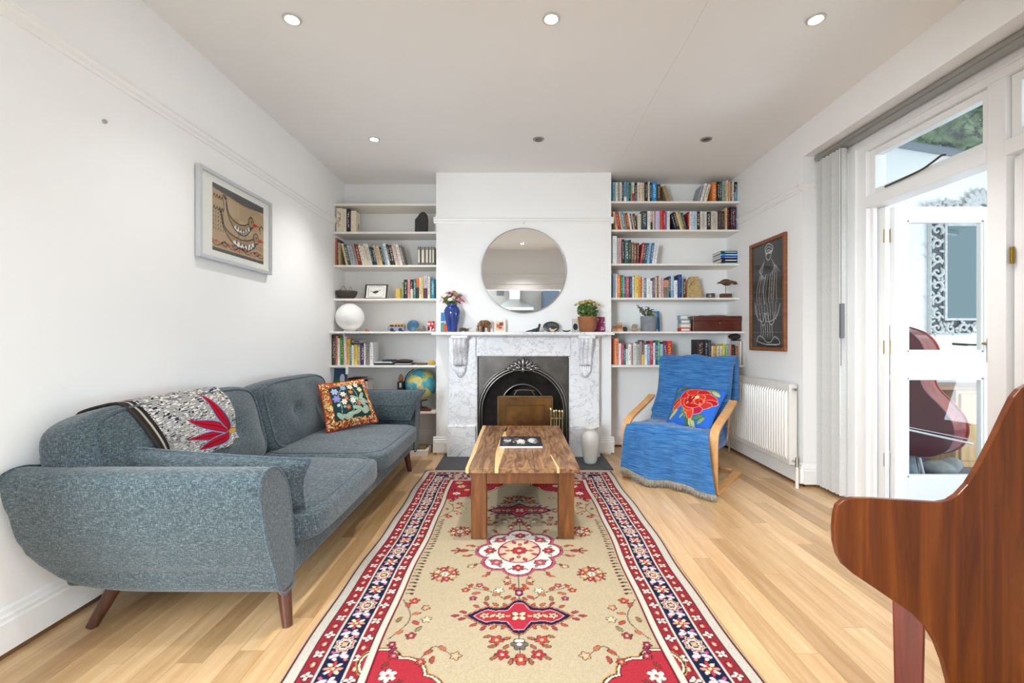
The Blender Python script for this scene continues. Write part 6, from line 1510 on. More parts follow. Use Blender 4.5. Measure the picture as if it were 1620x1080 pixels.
cv.ell(.50 * w_, .5 * h_, .06 * w_, .18 * h_, 'ece6e2'); cv.ell(.75 * w_, .55 * h_, .07 * w_, .2 * h_, 'd8dade'); cv.rect(0, w_, h_ * .93, h_, '17181c'); cv.rect(0, w_, 0, h_ * .06, '17181c')
panel_print('cover', cv, lambda X, Y: (mx0 + X, my0 + Y, np.full_like(X, tz + .0125)), printed('gloss_print', 0.3, coat=0.3), mg)

# ------------------------------------------------------------------ soft shapes
def puff(name, c, half, axes, puffz, mat, parent=None, n=18, k=7.0, dimples=(), wr=0.0, seed=0, puffs=0.0, label=None):
    """cushion: local z is the face normal; axes are the three local unit vectors"""
    idx = {}; vv = []; fs = []
    def vert(p):
        key = tuple(round(x * n) for x in p)
        if key not in idx:
            idx[key] = len(vv); vv.append(p)
        return idx[key]
    g = [(-1 + 2 * i / n) for i in range(n + 1)]
    for ax in range(3):
        for sg in (-1, 1):
            for i in range(n):
                for j in range(n):
                    q = []
                    for a, b in ((i, j), (i + 1, j), (i + 1, j + 1), (i, j + 1)):
                        p = [0, 0, 0]; p[ax] = sg; p[(ax + 1) % 3] = g[a]; p[(ax + 2) % 3] = g[b]
                        q.append(vert(tuple(p)))
                    fs.append(tuple(q) if sg > 0 else tuple(q[::-1]))
    rs = np.random.RandomState(seed); ph = rs.uniform(0, 6, 6)
    out = []
    c = Vector(c); A = [Vector(a) for a in axes]
    for p in vv:
        s_ = sum(abs(x) ** k for x in p) ** (1 / k)
        x, y, z = (t / s_ for t in p)
        lx, ly, lz = x * half[0], y * half[1], z * half[2]
        cr = (1 - min(1, abs(p[0])) ** 2.2) * (1 - min(1, abs(p[1])) ** 2.2)
        lz += z * puffz * cr
        lx += x * puffs * (1 - abs(p[2]) ** 2) * (1 - abs(p[1]) ** 2); ly += y * puffs * (1 - abs(p[2]) ** 2) * (1 - abs(p[0]) ** 2)
        if z > 0:
            for u, v_, dep, rad in dimples:
                d2 = ((lx - u) ** 2 + (ly - v_) ** 2) / rad ** 2
                lz -= dep * math.exp(-d2) * z
            lz += wr * (math.sin(lx * 21 + ph[0] + 3 * ly) * math.sin(ly * 9 + ph[1]) + .6 * math.sin(ly * 33 + ph[2] + lx * 8)) * z
        out.append(tuple(c + A[0] * lx + A[1] * ly + A[2] * lz))
    return MB().add(out, fs).build(name, mat, parent, smooth=True)
def piping(name, c, half, axes, zf, mat, parent, r=0.006, k=7.0):
    c = Vector(c); A = [Vector(a) for a in axes]
    sc_ = (1 - abs(zf) ** k) ** (1 / k); pts = []
    for i in range(80):
        t = 2 * PI * i / 80; cx_, sx_ = math.cos(t), math.sin(t)
        s_ = (abs(cx_) ** k + abs(sx_) ** k) ** (1 / k)
        pts.append(c + A[0] * (cx_ / s_ * half[0] * sc_ * 1.003) + A[1] * (sx_ / s_ * half[1] * sc_ * 1.003) + A[2] * (half[2] * zf))
    return MB().tube(pts, r, 6, closed=True).build(name, mat, parent, smooth=True)
def pillow(name, P00, P10, P11, P01, thick, mat, parent=None, cv=None, n=44, pinch=0.07, seed=0, edge=None, mat_back=None, wr=0.0):
    """two-faced scatter cushion on four corners; colours from cv on the front (u right, v up)"""
    P = [Vector(p) for p in (P00, P10, P11, P01)]
    nrm = (P[1] - P[0]).cross(P[3] - P[0]).normalized()
    if nrm.y > 0: nrm = -nrm
    nu, nv = (n, n) if cv is None else (cv.nx, cv.ny)
    rs = np.random.RandomState(seed); ph = rs.uniform(0, 6, 4)
    u = np.linspace(0, 1, nu); v = np.linspace(0, 1, nv); U_, V_ = np.meshgrid(u, v)
    # sides bow inwards between the corners
    bu = U_ + pinch * (0.5 - U_) * np.sin(PI * V_) * (np.abs(2 * U_ - 1)); bv = V_ + pinch * (0.5 - V_) * np.sin(PI * U_) * (np.abs(2 * V_ - 1))
    a = [np.array(p) for p in P]
    S = ((1 - bu) * (1 - bv))[..., None] * a[0] + (bu * (1 - bv))[..., None] * a[1] + (bu * bv)[..., None] * a[2] + ((1 - bu) * bv)[..., None] * a[3]
    h = (np.clip(1 - np.abs(2 * U_ - 1) ** 2.4, 0, 1) * np.clip(1 - np.abs(2 * V_ - 1) ** 2.4, 0, 1)) ** 0.62
    h = h + wr * np.sin(U_ * 14 + ph[0] + V_ * 5) * np.sin(V_ * 11 + ph[1]) * h
    Nn = np.array(nrm)
    Fp = S + (h * thick / 2 + .0005)[..., None] * Nn; Bp = S - (h * thick / 2 + .0005)[..., None] * Nn
    root = parent
    f = fast_grid('front', Fp, mat, root, None if cv is None else cv.c)
    st = max(1, nu // 40)
    fast_grid('back', Bp[::st, ::st][:, ::-1] if st > 1 else Bp[:, ::-1], mat_back or mat, root)
    ring = np.concatenate([S[0, :], S[1:, -1], S[-1, -2::-1], S[-2:0:-1, 0]])
    ring = ring[::max(1, len(ring) // 140)]
    MB().tube([tuple(p) for p in ring], 0.006 if edge is None else edge[1], 6, closed=True).build('piping', TWEEDP if edge is None else edge[0], root, smooth=True)
    return f

# ------------------------------------------------------------------ sofa
sofa = thing('sofa', 'large blue-grey tweed sofa with curved flared arms against the wall', 'sofa', (-1.35, 2.87, 0))
MID = 2.87
def arm_mesh(flip):
    # section: (distance from the sofa's middle, z)
    sec = [(1.07, .165), (1.155, .178), (1.205, .30), (1.255, .42), (1.285, .54), (1.297, .60), (1.296, .635), (1.275, .662), (1.235, .672), (1.185, .660), (1.13, .61), (1.095, .54), (1.07, .42), (1.055, .27)]
    secs = [(p.x, p.y) for p in spline([(a, b, 0) for a, b in sec], 8, True)]
    def zb(x):
        pts = [(-1.79, .66), (-1.787, .60), (-1.784, .45), (-1.77, .34), (-1.74, .285), (-1.70, .245), (-1.65, .215), (-1.60, .197), (-1.52, .180), (-1.42, .168), (-1.3, .165), (-.885, .165)]
        for (xa, za), (xb_, zb_) in zip(pts[:-1], pts[1:]):
            if xa <= x <= xb_: return za + (zb_ - za) * (x - xa) / (xb_ - xa)
        return .165
    xs_ = [-1.79, -1.7885, -1.787, -1.7855] + [-1.784 + .0078 * k_ for k_ in range(1, 47)] + [-1.40, -1.3, -1.15, -1.0, -.93, -.90, -.885]
    rows = []
    for x in xs_:
        b = zb(x); t = (b - .165) / (.672 - .165)
        sh = 1.0 if x < -.90 else (0.985 if x < -.886 else 0.955)
        row = []
        for d, z in secs:
            zz = b + .014 * math.log(1 + math.exp(min(40, (z - b) / .014)))
            dd = 1.18 + (d - 1.18) * sh; zz = .42 + (zz - .42) * (1 - (1 - sh) * .6)
            bulge = .012 * math.sin(PI * min(1, max(0, (x + 1.815) / .93)))
            dd += bulge if d > 1.2 else 0
            row.append((x, MID + (dd if flip else -dd), zz))
        rows.append(row + row[:1])
    m = MB().grid(rows); k = len(rows[0]) - 1
    m.add(rows[-1][:-1], [tuple(range(k))]); m.add(rows[0][:-1], [tuple(range(k))])
    o = m.build('arm', TWEED, sofa, smooth='auto', weld=True)
    lip = [(-.888, MID + ((1.18 + (d - 1.18) * .985 + .003) if flip else -(1.18 + (d - 1.18) * .985 + .003)), .42 + (z - .42) * .993) for d, z in secs]
    MB().tube(lip, .0055, 6, closed=True).build('piping', TWEEDP, o, smooth=True)
arm_mesh(False); arm_mesh(True)
m = MB().box(-1.74, -.895, 1.80, 3.94, .185, .315); m.build('seat_frame', TWEED, sofa, bevel=0.02, seg=3)
m = MB(); m.prism([(-1.70, .20), (-1.60, .20), (-1.68, .68), (-1.70, .705), (-1.79, .705), (-1.81, .69)], lambda u, v, w: (u, w, v), 1.715, 4.04); m.build('back_frame', TWEED, sofa, bevel=0.015, seg=3)
ax_ = [(0, 1, 0), (1, 0, 0), (0, 0, -1)]; ax_seat = [(0, 1, 0), (-1, 0, 0), (0, 0, 1)]
for y0, y1, sd in ((1.815, 2.745, 1), (2.755, 3.79, 2)):
    c = (-1.21, (y0 + y1) / 2, .372); hf = ((y1 - y0) / 2, .40, .066)
    o = puff('seat_cushion', c, hf, ax_seat, .020, TWEED, sofa, 22, 8, [], .0018, sd, .008)
    piping('piping', c, hf, ax_seat, .93, TWEEDP, o, .007, 8); piping('piping', c, hf, ax_seat, -.9, TWEEDP, o, .005, 8)
lean = 0.245
un = Vector((-math.sin(lean), 0, math.cos(lean))); nn = Vector((math.cos(lean), 0, math.sin(lean)))
backs = []
for y0, y1, sd in ((1.655, 2.80, 3), (2.81, 3.80, 4)):
    h_, t_ = .236, .110
    c = Vector((-1.480, (y0 + y1) / 2, .418)) + un * h_ - nn * t_
    axes = [(0, 1, 0), un, nn]; hf = ((y1 - y0) / 2, h_, t_)
    dm = [(-.17 if sd == 4 else .2, -.005, .030, .055), (.17 if sd == 4 else -.2, -.005, .026, .05)]
    o = puff('back_cushion', c, hf, axes, .038, TWEED, sofa, 26, 6, dm, .003, sd, .012)
    backs.append(o)
    piping('piping', c, hf, axes, .86, TWEEDP, o, .0075, 6); piping('piping', c, hf, axes, -.86, TWEEDP, o, .0075, 6)
    for u, v_, dep, _ in dm:
        p = Vector(c) + Vector((0, 1, 0)) * u + un * v_ + nn * (t_ + .038 - dep - .003)
        MB().ell(p, (.012, .012, .007), Vector((0, 0, 1)).rotation_difference(nn).to_matrix(), 12, 7).build('button', TWEEDP, o, smooth=True)
for (bx, by), (tx_, ty_) in (((-.9075, 1.80), (-.945, 1.835)), ((-1.675, 1.79), (-1.60, 1.86)), ((-.925, 3.93), (-.955, 3.89)), ((-1.675, 3.94), (-1.60, 3.88))):
    MB().cyl((bx, by, 0.0005), (tx_, ty_, .20), .019, .030, 20).build('leg', WALNUT, sofa, smooth='auto')
# two loose arm pillows in the sofa's cloth
o = thing('sofa_pillow', 'blue-grey tweed pillow leaning inside the near sofa arm', 'cushion', (-1.2, 1.87, .45), 'pillows in the sofa cloth')
pillow('p', (-1.585, 1.865, .475), (-.865, 1.865, .44), (-.835, 1.84, .648), (-1.605, 1.835, .702), .19, TWEED, o, None, 40, .06, 3, wr=.04)
o = thing('sofa_pillow', 'blue-grey buttoned tweed pillow leaning on the far sofa arm', 'cushion', (-1.1, 3.85, .45), 'pillows in the sofa cloth')
pillow('p', (-1.42, 3.83, .462), (-.90, 3.83, .458), (-.79, 3.93, .700), (-1.42, 3.945, .705), .15, TWEED, o, None, 40, .05, 4, wr=.03)
MB().ell((-1.06, 3.80, .585), (.011, .008, .011)).build('button', TWEEDP, o, smooth=True)
MB().tube(spline([(-1.40, 3.842, .588), (-1.2, 3.808, .590), (-1.06, 3.798, .587), (-.95, 3.815, .587), (-.85, 3.87, .590)], 5), .004, 6).build('seam', TWEEDP, o, smooth=True)

# patterned throw over the near back cushion: cast onto the cushion's own surface
bpy.context.view_layer.update()
bo = backs[0]; dg = bpy.context.evaluated_depsgraph_get()
bvh = BVHTree.FromPolygons([bo.data.vertices[i].co + WORLD[bo.name] for i in range(len(bo.data.vertices))], [tuple(p.vertices) for p in bo.data.polygons])
cxz = Vector((-1.585, 0, .66))
cv = Canvas(0, .60, 0, .78, .0035, 'd8d4ca')
Wc, Hc = .60, .78
r_ = random.Random(12)
for i in range(104):
    y = i * .0077; ph0 = r_.uniform(0, 6)
    pts = [(x, y + .0035 * math.sin(x * 26 + i * .21) + .0012 * math.sin(x * 90 + ph0)) for x in np.linspace(0, Wc, 70)]
    a = 0
    while a < 70:
        n_ = r_.choice((6, 9, 13, 18)); cv.line(pts[a:a + n_], .0042, r_.choice(('2a2a38', '24242f', '3c3c52'))); a += n_ + r_.choice((1, 2))
cv.poly([(.60, .12), (.34, .40), (.60, .46)], '8c9cb8') if False else None
def petal(x0, y0, x1, y1, w_):
    d = Vector((x1 - x0, y1 - y0, 0)); L = d.length; d /= L; nrm_ = Vector((-d.y, d.x, 0))
    def blade(sc): return [(x0 + d.x * t * L + nrm_.x * s_ * w_ * sc * math.sin(PI * min(1, t ** .8 * 1.0)) ** .9, y0 + d.y * t * L + nrm_.y * s_ * w_ * sc * math.sin(PI * min(1, t ** .8)) ** .9) for s_, ts in ((1, np.linspace(0, 1, 14)), (-1, np.linspace(1, 0, 14))) for t in ts]
    cv.poly(blade(1.45), '8494b4'); cv.poly(blade(1.18), '1c2048'); cv.poly(blade(1.0), 'b01428'); cv.line([(x0 + d.x * L * .1, y0 + d.y * L * .1), (x0 + d.x * L * .85, y0 + d.y * L * .85)], .007, '4a0a18')
FX_, FY_ = .55, .10
for x1, y1, w_ in ((.17, .17, .040), (.23, .37, .042), (.42, .50, .040), (.22, .04, .034)): petal(FX_, FY_, x1, y1, w_)
petal(.33, .62, .28, .74, .025); petal(.50, .60, .46, .74, .028)
cv.ell(FX_ + .02, FY_ - .01, .042, .048, '1c2c6a'); cv.ell(FX_ + .02, FY_ - .01, .034, .042, 'd8a040'); cv.line([(FX_ + .0, FY_ + .01), (FX_ + .02, FY_ - .04)], .004, '6a3a18')
cv.rect(0, .030, 0, .8, '332c28'); cv.rect(.030, .042, 0, .8, 'b8b0a0'); cv.rect(.042, .062, 0, .8, '2c2624')
NP = []
for v_ in cv.ys:
    t = v_ / Hc; row = []
    ang = math.radians(-34 + t * 205)                   # from the front foot of the cushion, over the top, down behind
    for u in cv.xs:
        y = 1.86 + (2.46 - 1.86) * u / Wc + (.10 * max(0, .75 - t) - .05 * max(0, t - .5)) * (1 - u / Wc)
        d = Vector((math.cos(ang), 0, math.sin(ang)))
        org = cxz + d * .6; org.y = y
        hit = bvh.ray_cast(org, -d)
        p = hit[0] if hit[0] is not None else cxz + d * .12 + Vector((0, y, 0))
        row.append(tuple(p + d * (.009 + .002 * math.sin(u * 30 + t * 5))))
    NP.append(row)
th = thing('sofa_throw', 'striped black and white throw with red petals over the sofa back', 'throw', (-1.58, 2.2, .85))
NPa = np.array(NP); NPa[..., 0] = np.maximum(NPa[..., 0], XL + .004)
fast_grid('cloth', NPa, printed('throw_weave', 0.9, 0.15, 300, 0.1, 0.2), th, cv.c)
MB().tube([tuple(p) for p in NPa[::6, 0]], .006, 6).build('binding', plain('throw_binding', '2c2624', 0.9), th, smooth=True)

# flowered cushion in the far corner
cv = Canvas(0, .42, 0, .40, .0034, 'a8562f')
r_ = random.Random(31)
for i in range(1100):
    x, y = r_.uniform(0, .42), r_.uniform(0, .40)
    if .055 < x < .365 and .055 < y < .345: continue
    cv.leaf(x, y, .026, .008, r_.choice((.6, -.6, 2.2, 1.4)), r_.choice(('e0b060', '7a2418', 'ecd4a0', '5a2018', 'c8682c', 'e2ac5c', 'f0dcae')))
cv.rect(.056, .364, .056, .344, '24403c')
def fl(x, y, r__, col, mid='d89a60', n=6): cv.flower(x, y, r__, col, '1c3430', mid, n, x * 20, .002)
for pts in ([(.11, .07), (.12, .16), (.115, .25), (.15, .31), (.18, .30)], [(.21, .08), (.215, .16), (.19, .22), (.18, .27)], [(.21, .14), (.26, .19), (.27, .25), (.25, .31)], [(.26, .20), (.31, .24), (.30, .31)]):
    cv.line([(p.x, p.y) for p in spline([(a, b, 0) for a, b in pts], 6)], .005, '9ab0a0')
for x, y, a, l in ((.24, .10, .3, .07), (.25, .135, -.2, .07), (.30, .17, 2.5, .07), (.325, .19, -.6, .08), (.24, .22, 2.6, .07), (.31, .23, .8, .07), (.10, .09, 2.2, .07), (.16, .085, .6, .06), (.145, .075, 2.4, .06), (.19, .085, 1.1, .06), (.32, .11, 1.9, .06), (.34, .12, 1.8, .05), (.30, .10, 2.2, .05)):
    cv.leaf(x, y, l, .024, a, '9db49c', 'd9dcc0', .0025)
for x, y, r__, col in ((.095, .30, .030, 'a9b8e0'), (.175, .325, .026, '8aa0d8'), (.095, .235, .032, '8c8ad0'), (.155, .265, .024, 'e9e0cc'), (.235, .325, .026, 'efe6c8'), (.295, .335, .022, 'efe4c0'), (.315, .29, .024, 'e8dcb4'), (.225, .275, .020, 'd8784a'), (.175, .225, .020, 'c86440'), (.15, .20, .025, 'efe4d4'), (.225, .20, .025, 'efe8d8'), (.27, .165, .018, 'cf6a48'), (.175, .15, .020, 'cf6a48'), (.10, .18, .014, 'dfe4e4'), (.145, .16, .012, '8cc0d0')): fl(x, y, r__, col)
FLC = printed('tapestry_weave', 0.95, 0.2, 350, 0.1, 0.25)
o = thing('flowered_cushion', 'square tapestry cushion of flowers on dark green with a rust border', 'cushion', (-1.25, 3.45, .46))
def ptp(px, py, Y): return (PX(px, Y), Y, PZ(py, Y))
pillow('p', ptp(517.5, 684, 3.30), ptp(598, 667, 3.60), ptp(575, 599, 3.68), ptp(502.5, 608, 3.42), .15, FLC, o, cv, 44, .05, 5, (plain('cushion_red_edge', '9a2c20', 0.9), .006), plain('cushion_green_back', '24402e', 0.9))

# ------------------------------------------------------------------ armchair with a blue throw
O = Vector((1.17, 3.537, 0)); rv = Vector((.774, -.634, 0)).normalized(); bv_ = Vector((-rv.y, rv.x, 0))
def CW(r_, b, z): return O + rv * r_ + bv_ * b + Vector((0, 0, z))
ch = thing('armchair', 'bentwood armchair with light beech arms under a blue throw', 'armchair', CW(0, .3, 0))
def ribbon(name, path, r0, wid, th_, mat, par):
    pts = [(p.x, p.y) for p in spline([(a, b, 0) for a, b in path], 6)]
    rows = []
    for i, (b, z) in enumerate(pts):
        a = pts[max(i - 1, 0)]; c = pts[min(i + 1, len(pts) - 1)]
        t = Vector((c[0] - a[0], c[1] - a[1])); t.normalize(); nx, nz = -t.y, t.x
        rows.append([CW(r0 + s_ * wid / 2, b + nx * k_ * th_ / 2, z + nz * k_ * th_ / 2) for s_, k_ in ((-1, -1), (1, -1), (1, 1), (-1, 1), (-1, -1))])
    m = MB().grid(rows); m.add(rows[0][:4], [(0, 1, 2, 3)]); m.add(rows[-1][:4], [(3, 2, 1, 0)])
    return m.build(name, mat, par, smooth='auto', weld=True)
for s_ in (-1, 1):
    ribbon('arm_frame', [(.68, .016), (.30, .012), (.05, .012), (-.005, .018), (-.022, .05), (-.018, .20), (-.012, .36), (.004, .43), (.05, .475), (.13, .505), (.30, .555), (.46, .605), (.52, .63)], s_ * .345, .06, .021, BEECH, ch)
    ribbon('seat_rail', [(-.015, .34), (.10, .33), (.30, .30), (.44, .30), (.50, .36), (.54, .50), (.60, .75), (.66, .95)], s_ * .285, .05, .02, BEECH, ch)
for b, z in ((.0, .335), (.42, .29), (.62, .76), (.66, .03)): MB().cyl(CW(-.30, b, z), CW(.30, b, z), .014, n=12).build('cross_bar', BEECH, ch, smooth='auto')
DARKC = plain('seat_pad_cloth', '3a4a66', 0.9)
sl = -.10; A0 = rv; A1 = (bv_ * math.cos(sl) + Vector((0, 0, math.sin(sl)))); A2 = A0.cross(A1)
puff('seat_pad', CW(0, .24, .365), (.275, .24, .035), (A0, A1, A2), .01, DARKC, ch, 14)
bl_ = 1.27; A1 = (bv_ * math.cos(bl_) + Vector((0, 0, math.sin(bl_)))); A2 = A0.cross(A1)
puff('back_pad', CW(0, .615, .67), (.275, .27, .03), (A0, A1, A2), .01, DARKC, ch, 14)
# throw
THR = N('blue_throw_cotton', 0.85, 0, 0.2); THR.b.inputs['Sheen Weight'].default_value = 0.3
f1 = THR.noise(THR.coord('World', (9, 9, 190)), 1.0, 4, .6); f2 = THR.noise(THR.coord('World'), 4, 3)
c_ = THR.ramp(f1, [(0.30, '1f4b82'), (0.5, '356ea6'), (0.70, '5c8fbe')]); sh = THR.ramp(f2, [(0.3, (.8, .85, .9)), (0.7, (1, 1, 1))])
THR.color(THR.mix(1.0, c_, sh, 'MULTIPLY')); THR.bump(THR.noise(THR.coord('World', (1, 1, 1)), 260, 2), 0.2, .002); THR = THR.m
prof = [(.74, .60), (.725, .80), (.695, .955), (.655, .992), (.612, .985), (.585, .93), (.545, .78), (.505, .62), (.465, .495), (.40, .452), (.25, .448), (.10, .456), (.0, .468), (-.045, .452), (-.068, .39), (-.078, .27), (-.085, .15), (-.092, .06)]
pp = [(p.x, p.y) for p in spline([(a, b, 0) for a, b in prof], 8)]
nU = 90
P = np.zeros((len(pp), nU, 3)); rng = np.random.RandomState(6)
for i, (b, z) in enumerate(pp):
    t = i / (len(pp) - 1)
    a_, c2 = pp[max(i - 1, 0)], pp[min(i + 1, len(pp) - 1)]
    tx_, tz_ = c2[0] - a_[0], c2[1] - a_[1]; L = math.hypot(tx_, tz_) or 1; nb, nz = (tz_ / L, -tx_ / L)
    # normal that faces the sitter
    nb, nz = -abs(nb) if z > .5 or t > .7 else nb, nz
    if .45 < t < .72: nb, nz = 0.0, 1.0
    hang = max(0, (t - .76) / .24)
    hwid = .318 + .065 * hang + (.0 if t > .3 else .01)
    for j in range(nU):
        u = -1 + 2 * j / (nU - 1)
        r_ = u * hwid + (.01 * math.sin(t * 9) if t < .5 else 0) + .022 * hang
        fold = .018 * math.sin(u * 5.2 + t * 4) * (.3 + hang * 1.5) + .011 * math.sin(u * 9.5 + t * 5 + 1.3 * math.sin(u * 4)) * (.3 + hang * 1.4) + .0016 * math.sin(u * 27 - t * 23)
        if t < .5: fold += .022 * max(0, -u - .15) * math.sin(t * 34 - u * 11) + .008 * math.sin(u * 6 + t * 13)
        if .42 < t < .55: fold += .010 * math.sin(t * 110 + u * 3) * max(0, -u + .2)
        zz = z
        if hang > 0: zz = z + (.030 * (-u) + .012 * math.sin(u * 5)) * hang
        drop = 0.0
        if .42 < t < .76: drop = .16 * max(0, abs(u) - .90) / .10 * (1 if t > .5 else .3)
        bb = b + nb * fold - (.022 * max(0, u - .55) / .45 + .012) * min(1, hang * 2.5)
        z3 = zz + nz * fold - drop
        if hang == 0 and abs(u) > .94 and t < .42: bb += .05 * (abs(u) - .94) / .06
        if .42 <= t < .76 and abs(u) > .93: pass
        P[i, j] = CW(r_, bb, max(z3, .045))
thr = thing('blue_throw', 'fringed blue cotton throw draped over the bentwood armchair', 'throw', CW(0, .3, .45))
fast_grid('cloth', P, THR, thr)
FR = plain('fringe_grey', '8f887a', 0.95, vary=0.25, scale=60)
def fringe(line, length, parent, back=0.0):
    s = MB(); r_ = random.Random(2)
    for i in range(len(line) - 1):
        for k_ in range(3):
            p = line[i].lerp(line[i + 1], (k_ + .5) / 3) + bv_ * back
            L = length * r_.uniform(.8, 1.15); z1 = max(.003, p.z - L)
            d = rv * r_.uniform(-.008, .008) + bv_ * r_.uniform(-.012, .004)
            s.tube([p + Vector((0, 0, .004)), p.lerp(Vector((p.x, p.y, z1)), .55) + d * .6, Vector((p.x, p.y, z1)) + d], [.0032, .0036, .0024], 5)
    o = s.build('fringe', FR, parent, smooth=True, fix=False); o['kind'] = 'stuff'; return o
last = [Vector(P[-1, j]) for j in range(nU)]
fringe(last, .048, thr)
# second layer showing under the first hem
l2 = [CW(-.26 + .60 * j / 50, -.055 + .012 * math.sin(j * .4), .070 - .028 * j / 50) for j in range(51)]
up2 = [p + Vector((0, 0, .16)) + bv_ * .02 for p in l2]
fast_grid('under_layer', np.array([[tuple(p) for p in up2], [tuple(p) for p in l2]]), THR, thr)
fringe(l2, .05, thr)
# peony cushion
cv = Canvas(0, .38, 0, .34, .0032, '2f67c4')
r_ = random.Random(14)
for x, y, l, w_, a, c1 in ((.05, .30, .09, .03, .6, '6a8458'), (.09, .31, .07, .026, .3, '4a6a44'), (.30, .31, .10, .03, -.2, '7f9668'), (.33, .29, .08, .028, -.5, 'a9b890'), (.05, .22, .08, .028, 1.1, '5a7a4c'), (.07, .09, .10, .030, .9, 'b0b070'), (.05, .13, .07, .024, 1.0, '6d8450'), (.22, .06, .10, .034, 1.9, 'c2c48c'), (.20, .05, .09, .022, 1.75, '4a6a3c'), (.25, .035, .08, .03, 2.0, 'b4bc80'), (.28, .08, .09, .030, .5, '567a5a'), (.31, .06, .07, .026, .9, '7c9870'), (.16, .10, .08, .03, 2.3, '5a8070'), (.15, .08, .05, .02, 1.0, '86a48c')):
    cv.leaf(x, y, l, w_, a, c1, '35502f', .003)
for x, y, l, w_, a, c1 in ((.10, .19, .13, .055, .5, 'b81c1c'), (.09, .16, .10, .04, .9, 'd04a30'), (.13, .25, .12, .07, 1.2, 'c42420'), (.19, .28, .13, .07, .1, 'cc3028'), (.26, .27, .12, .07, -.5, 'bc2024'), (.31, .24, .11, .06, -.3, 'c02a2a'), (.32, .20, .11, .05, .3, 'a81c24'), (.29, .17, .12, .055, .4, 'c43030'), (.25, .13, .10, .06, .2, 'b01c44'), (.19, .14, .14, .065, 2.2, 'c22822'), (.21, .11, .10, .05, 1.9, 'd4442c'), (.16, .17, .13, .06, 2.5, 'c83428'), (.21, .20, .15, .11, .1, 'b41a20'), (.23, .22, .11, .075, .4, 'cc3a2c'), (.19, .22, .08, .06, 1.0, 'a4161e'), (.25, .20, .07, .05, -.4, 'bf2a28')):
    cv.leaf(x, y, l + .006, w_ + .006, a, 'e8a878'); cv.leaf(x, y, l, w_, a, c1)
for i in range(16): cv.leaf(.21 + r_.uniform(-.06, .07), .22 + r_.uniform(-.05, .04), .03, .010, r_.uniform(0, 3), r_.choice(('e89a78', '8a0f1c', 'd8442c', 'a01820')))
cv.ell(.222, .235, .016, .013, 'd9d49a')
o = thing('peony_cushion', 'blue cushion with a big red peony on the armchair', 'cushion', (1.35, 3.65, .45))
pillow('p', ptp(1051, 676, 3.78), ptp(1121, 683, 3.47), ptp(1151.5, 618, 3.62), ptp(1073, 610, 3.93), .14, printed('needlepoint', 0.9, 0.12, 320, 0.15, 0.2), o, cv, 44, .05, 7, (plain('cushion_blue_edge', '2b58a8', 0.85), .005), plain('cushion_blue_back', '2f60b4', 0.9))

# ------------------------------------------------------------------ radiator
RM = plain('radiator_enamel', 'ebe7df', 0.35)
ra = thing('radiator', 'white ribbed panel radiator on the wall under the framed drawing', 'radiator', (2.16, 4.05, .17))
ry0, ry1, rz0, rz1 = 3.53, 4.60, .165, .785
def rx(y): return XR(y) - .098
nR = 27; rows = []
ysr = []
for i in range(nR):
    yb = ry0 + .02 + (ry1 - ry0 - .04) * i / nR; stp = (ry1 - ry0 - .04) / nR
    ysr += [(yb, 0), (yb + stp * .25, 0), (yb + stp * .42, .016), (yb + stp * .72, .016), (yb + stp * .9, 0)]
ysr = [(ry0, 0)] + ysr + [(ry1, 0)]
for z, k_ in ((rz0, 0), (rz0 + .035, 0), (rz0 + .06, 1), (rz1 - .075, 1), (rz1 - .05, 0), (rz1, 0)):
    rows.append([(rx(y) - d * k_, y, z) for y, d in ysr])
MB().grid(rows).build('front_panel', RM, ra, smooth='auto')
m = MB()
m.prism([(rx(ry0), ry0), (rx(ry1), ry1), (rx(ry1) + .062, ry1), (rx(ry0) + .062, ry0)], fn, rz1 - .002, rz1 + .004); m.build('top_grille', RM, ra, bevel=.001)
for y in (ry0, ry1 - .004): box_obj('end_panel', (rx(y) - .001, rx(y) + .064, y, y + .004, rz0, rz1), RM, ra)
m = MB(); m.prism([(rx(ry0) + .06, ry0), (rx(ry1) + .06, ry1), (rx(ry1) + .066, ry1), (rx(ry0) + .066, ry0)], fn, rz0, rz1); m.build('back_panel', RM, ra)
m = MB(); m.cyl((rx(ry0) + .03, ry0 - .03, rz1 - .035), (rx(ry0) + .03, ry0, rz1 - .035), .011, n=12); m.build('bleed_valve', CHROME, ra, smooth='auto')
vy_ = ry0 - .05; vxx = rx(ry0) + .03
MB().cyl((vxx, vy_, rz0 + .03), (vxx, ry0, rz0 + .03), .010, n=12).build('valve_tail', CHROME, ra, smooth='auto')
MB().cyl((vxx, vy_, rz0 - .005), (vxx, vy_, rz0 + .065), .013, n=12).build('valve_body', CHROME, ra, smooth='auto')
MB().cyl((vxx, vy_, 0.0), (vxx, vy_, rz0), .0125, n=12).build('pipe', RM, ra, smooth='auto')
MB().cyl((rx(ry1) + .03, ry1 + .03, 0.0), (rx(ry1) + .03, ry1 + .03, rz0 + .03), .010, n=12).build('pipe', RM, ra, smooth='auto')

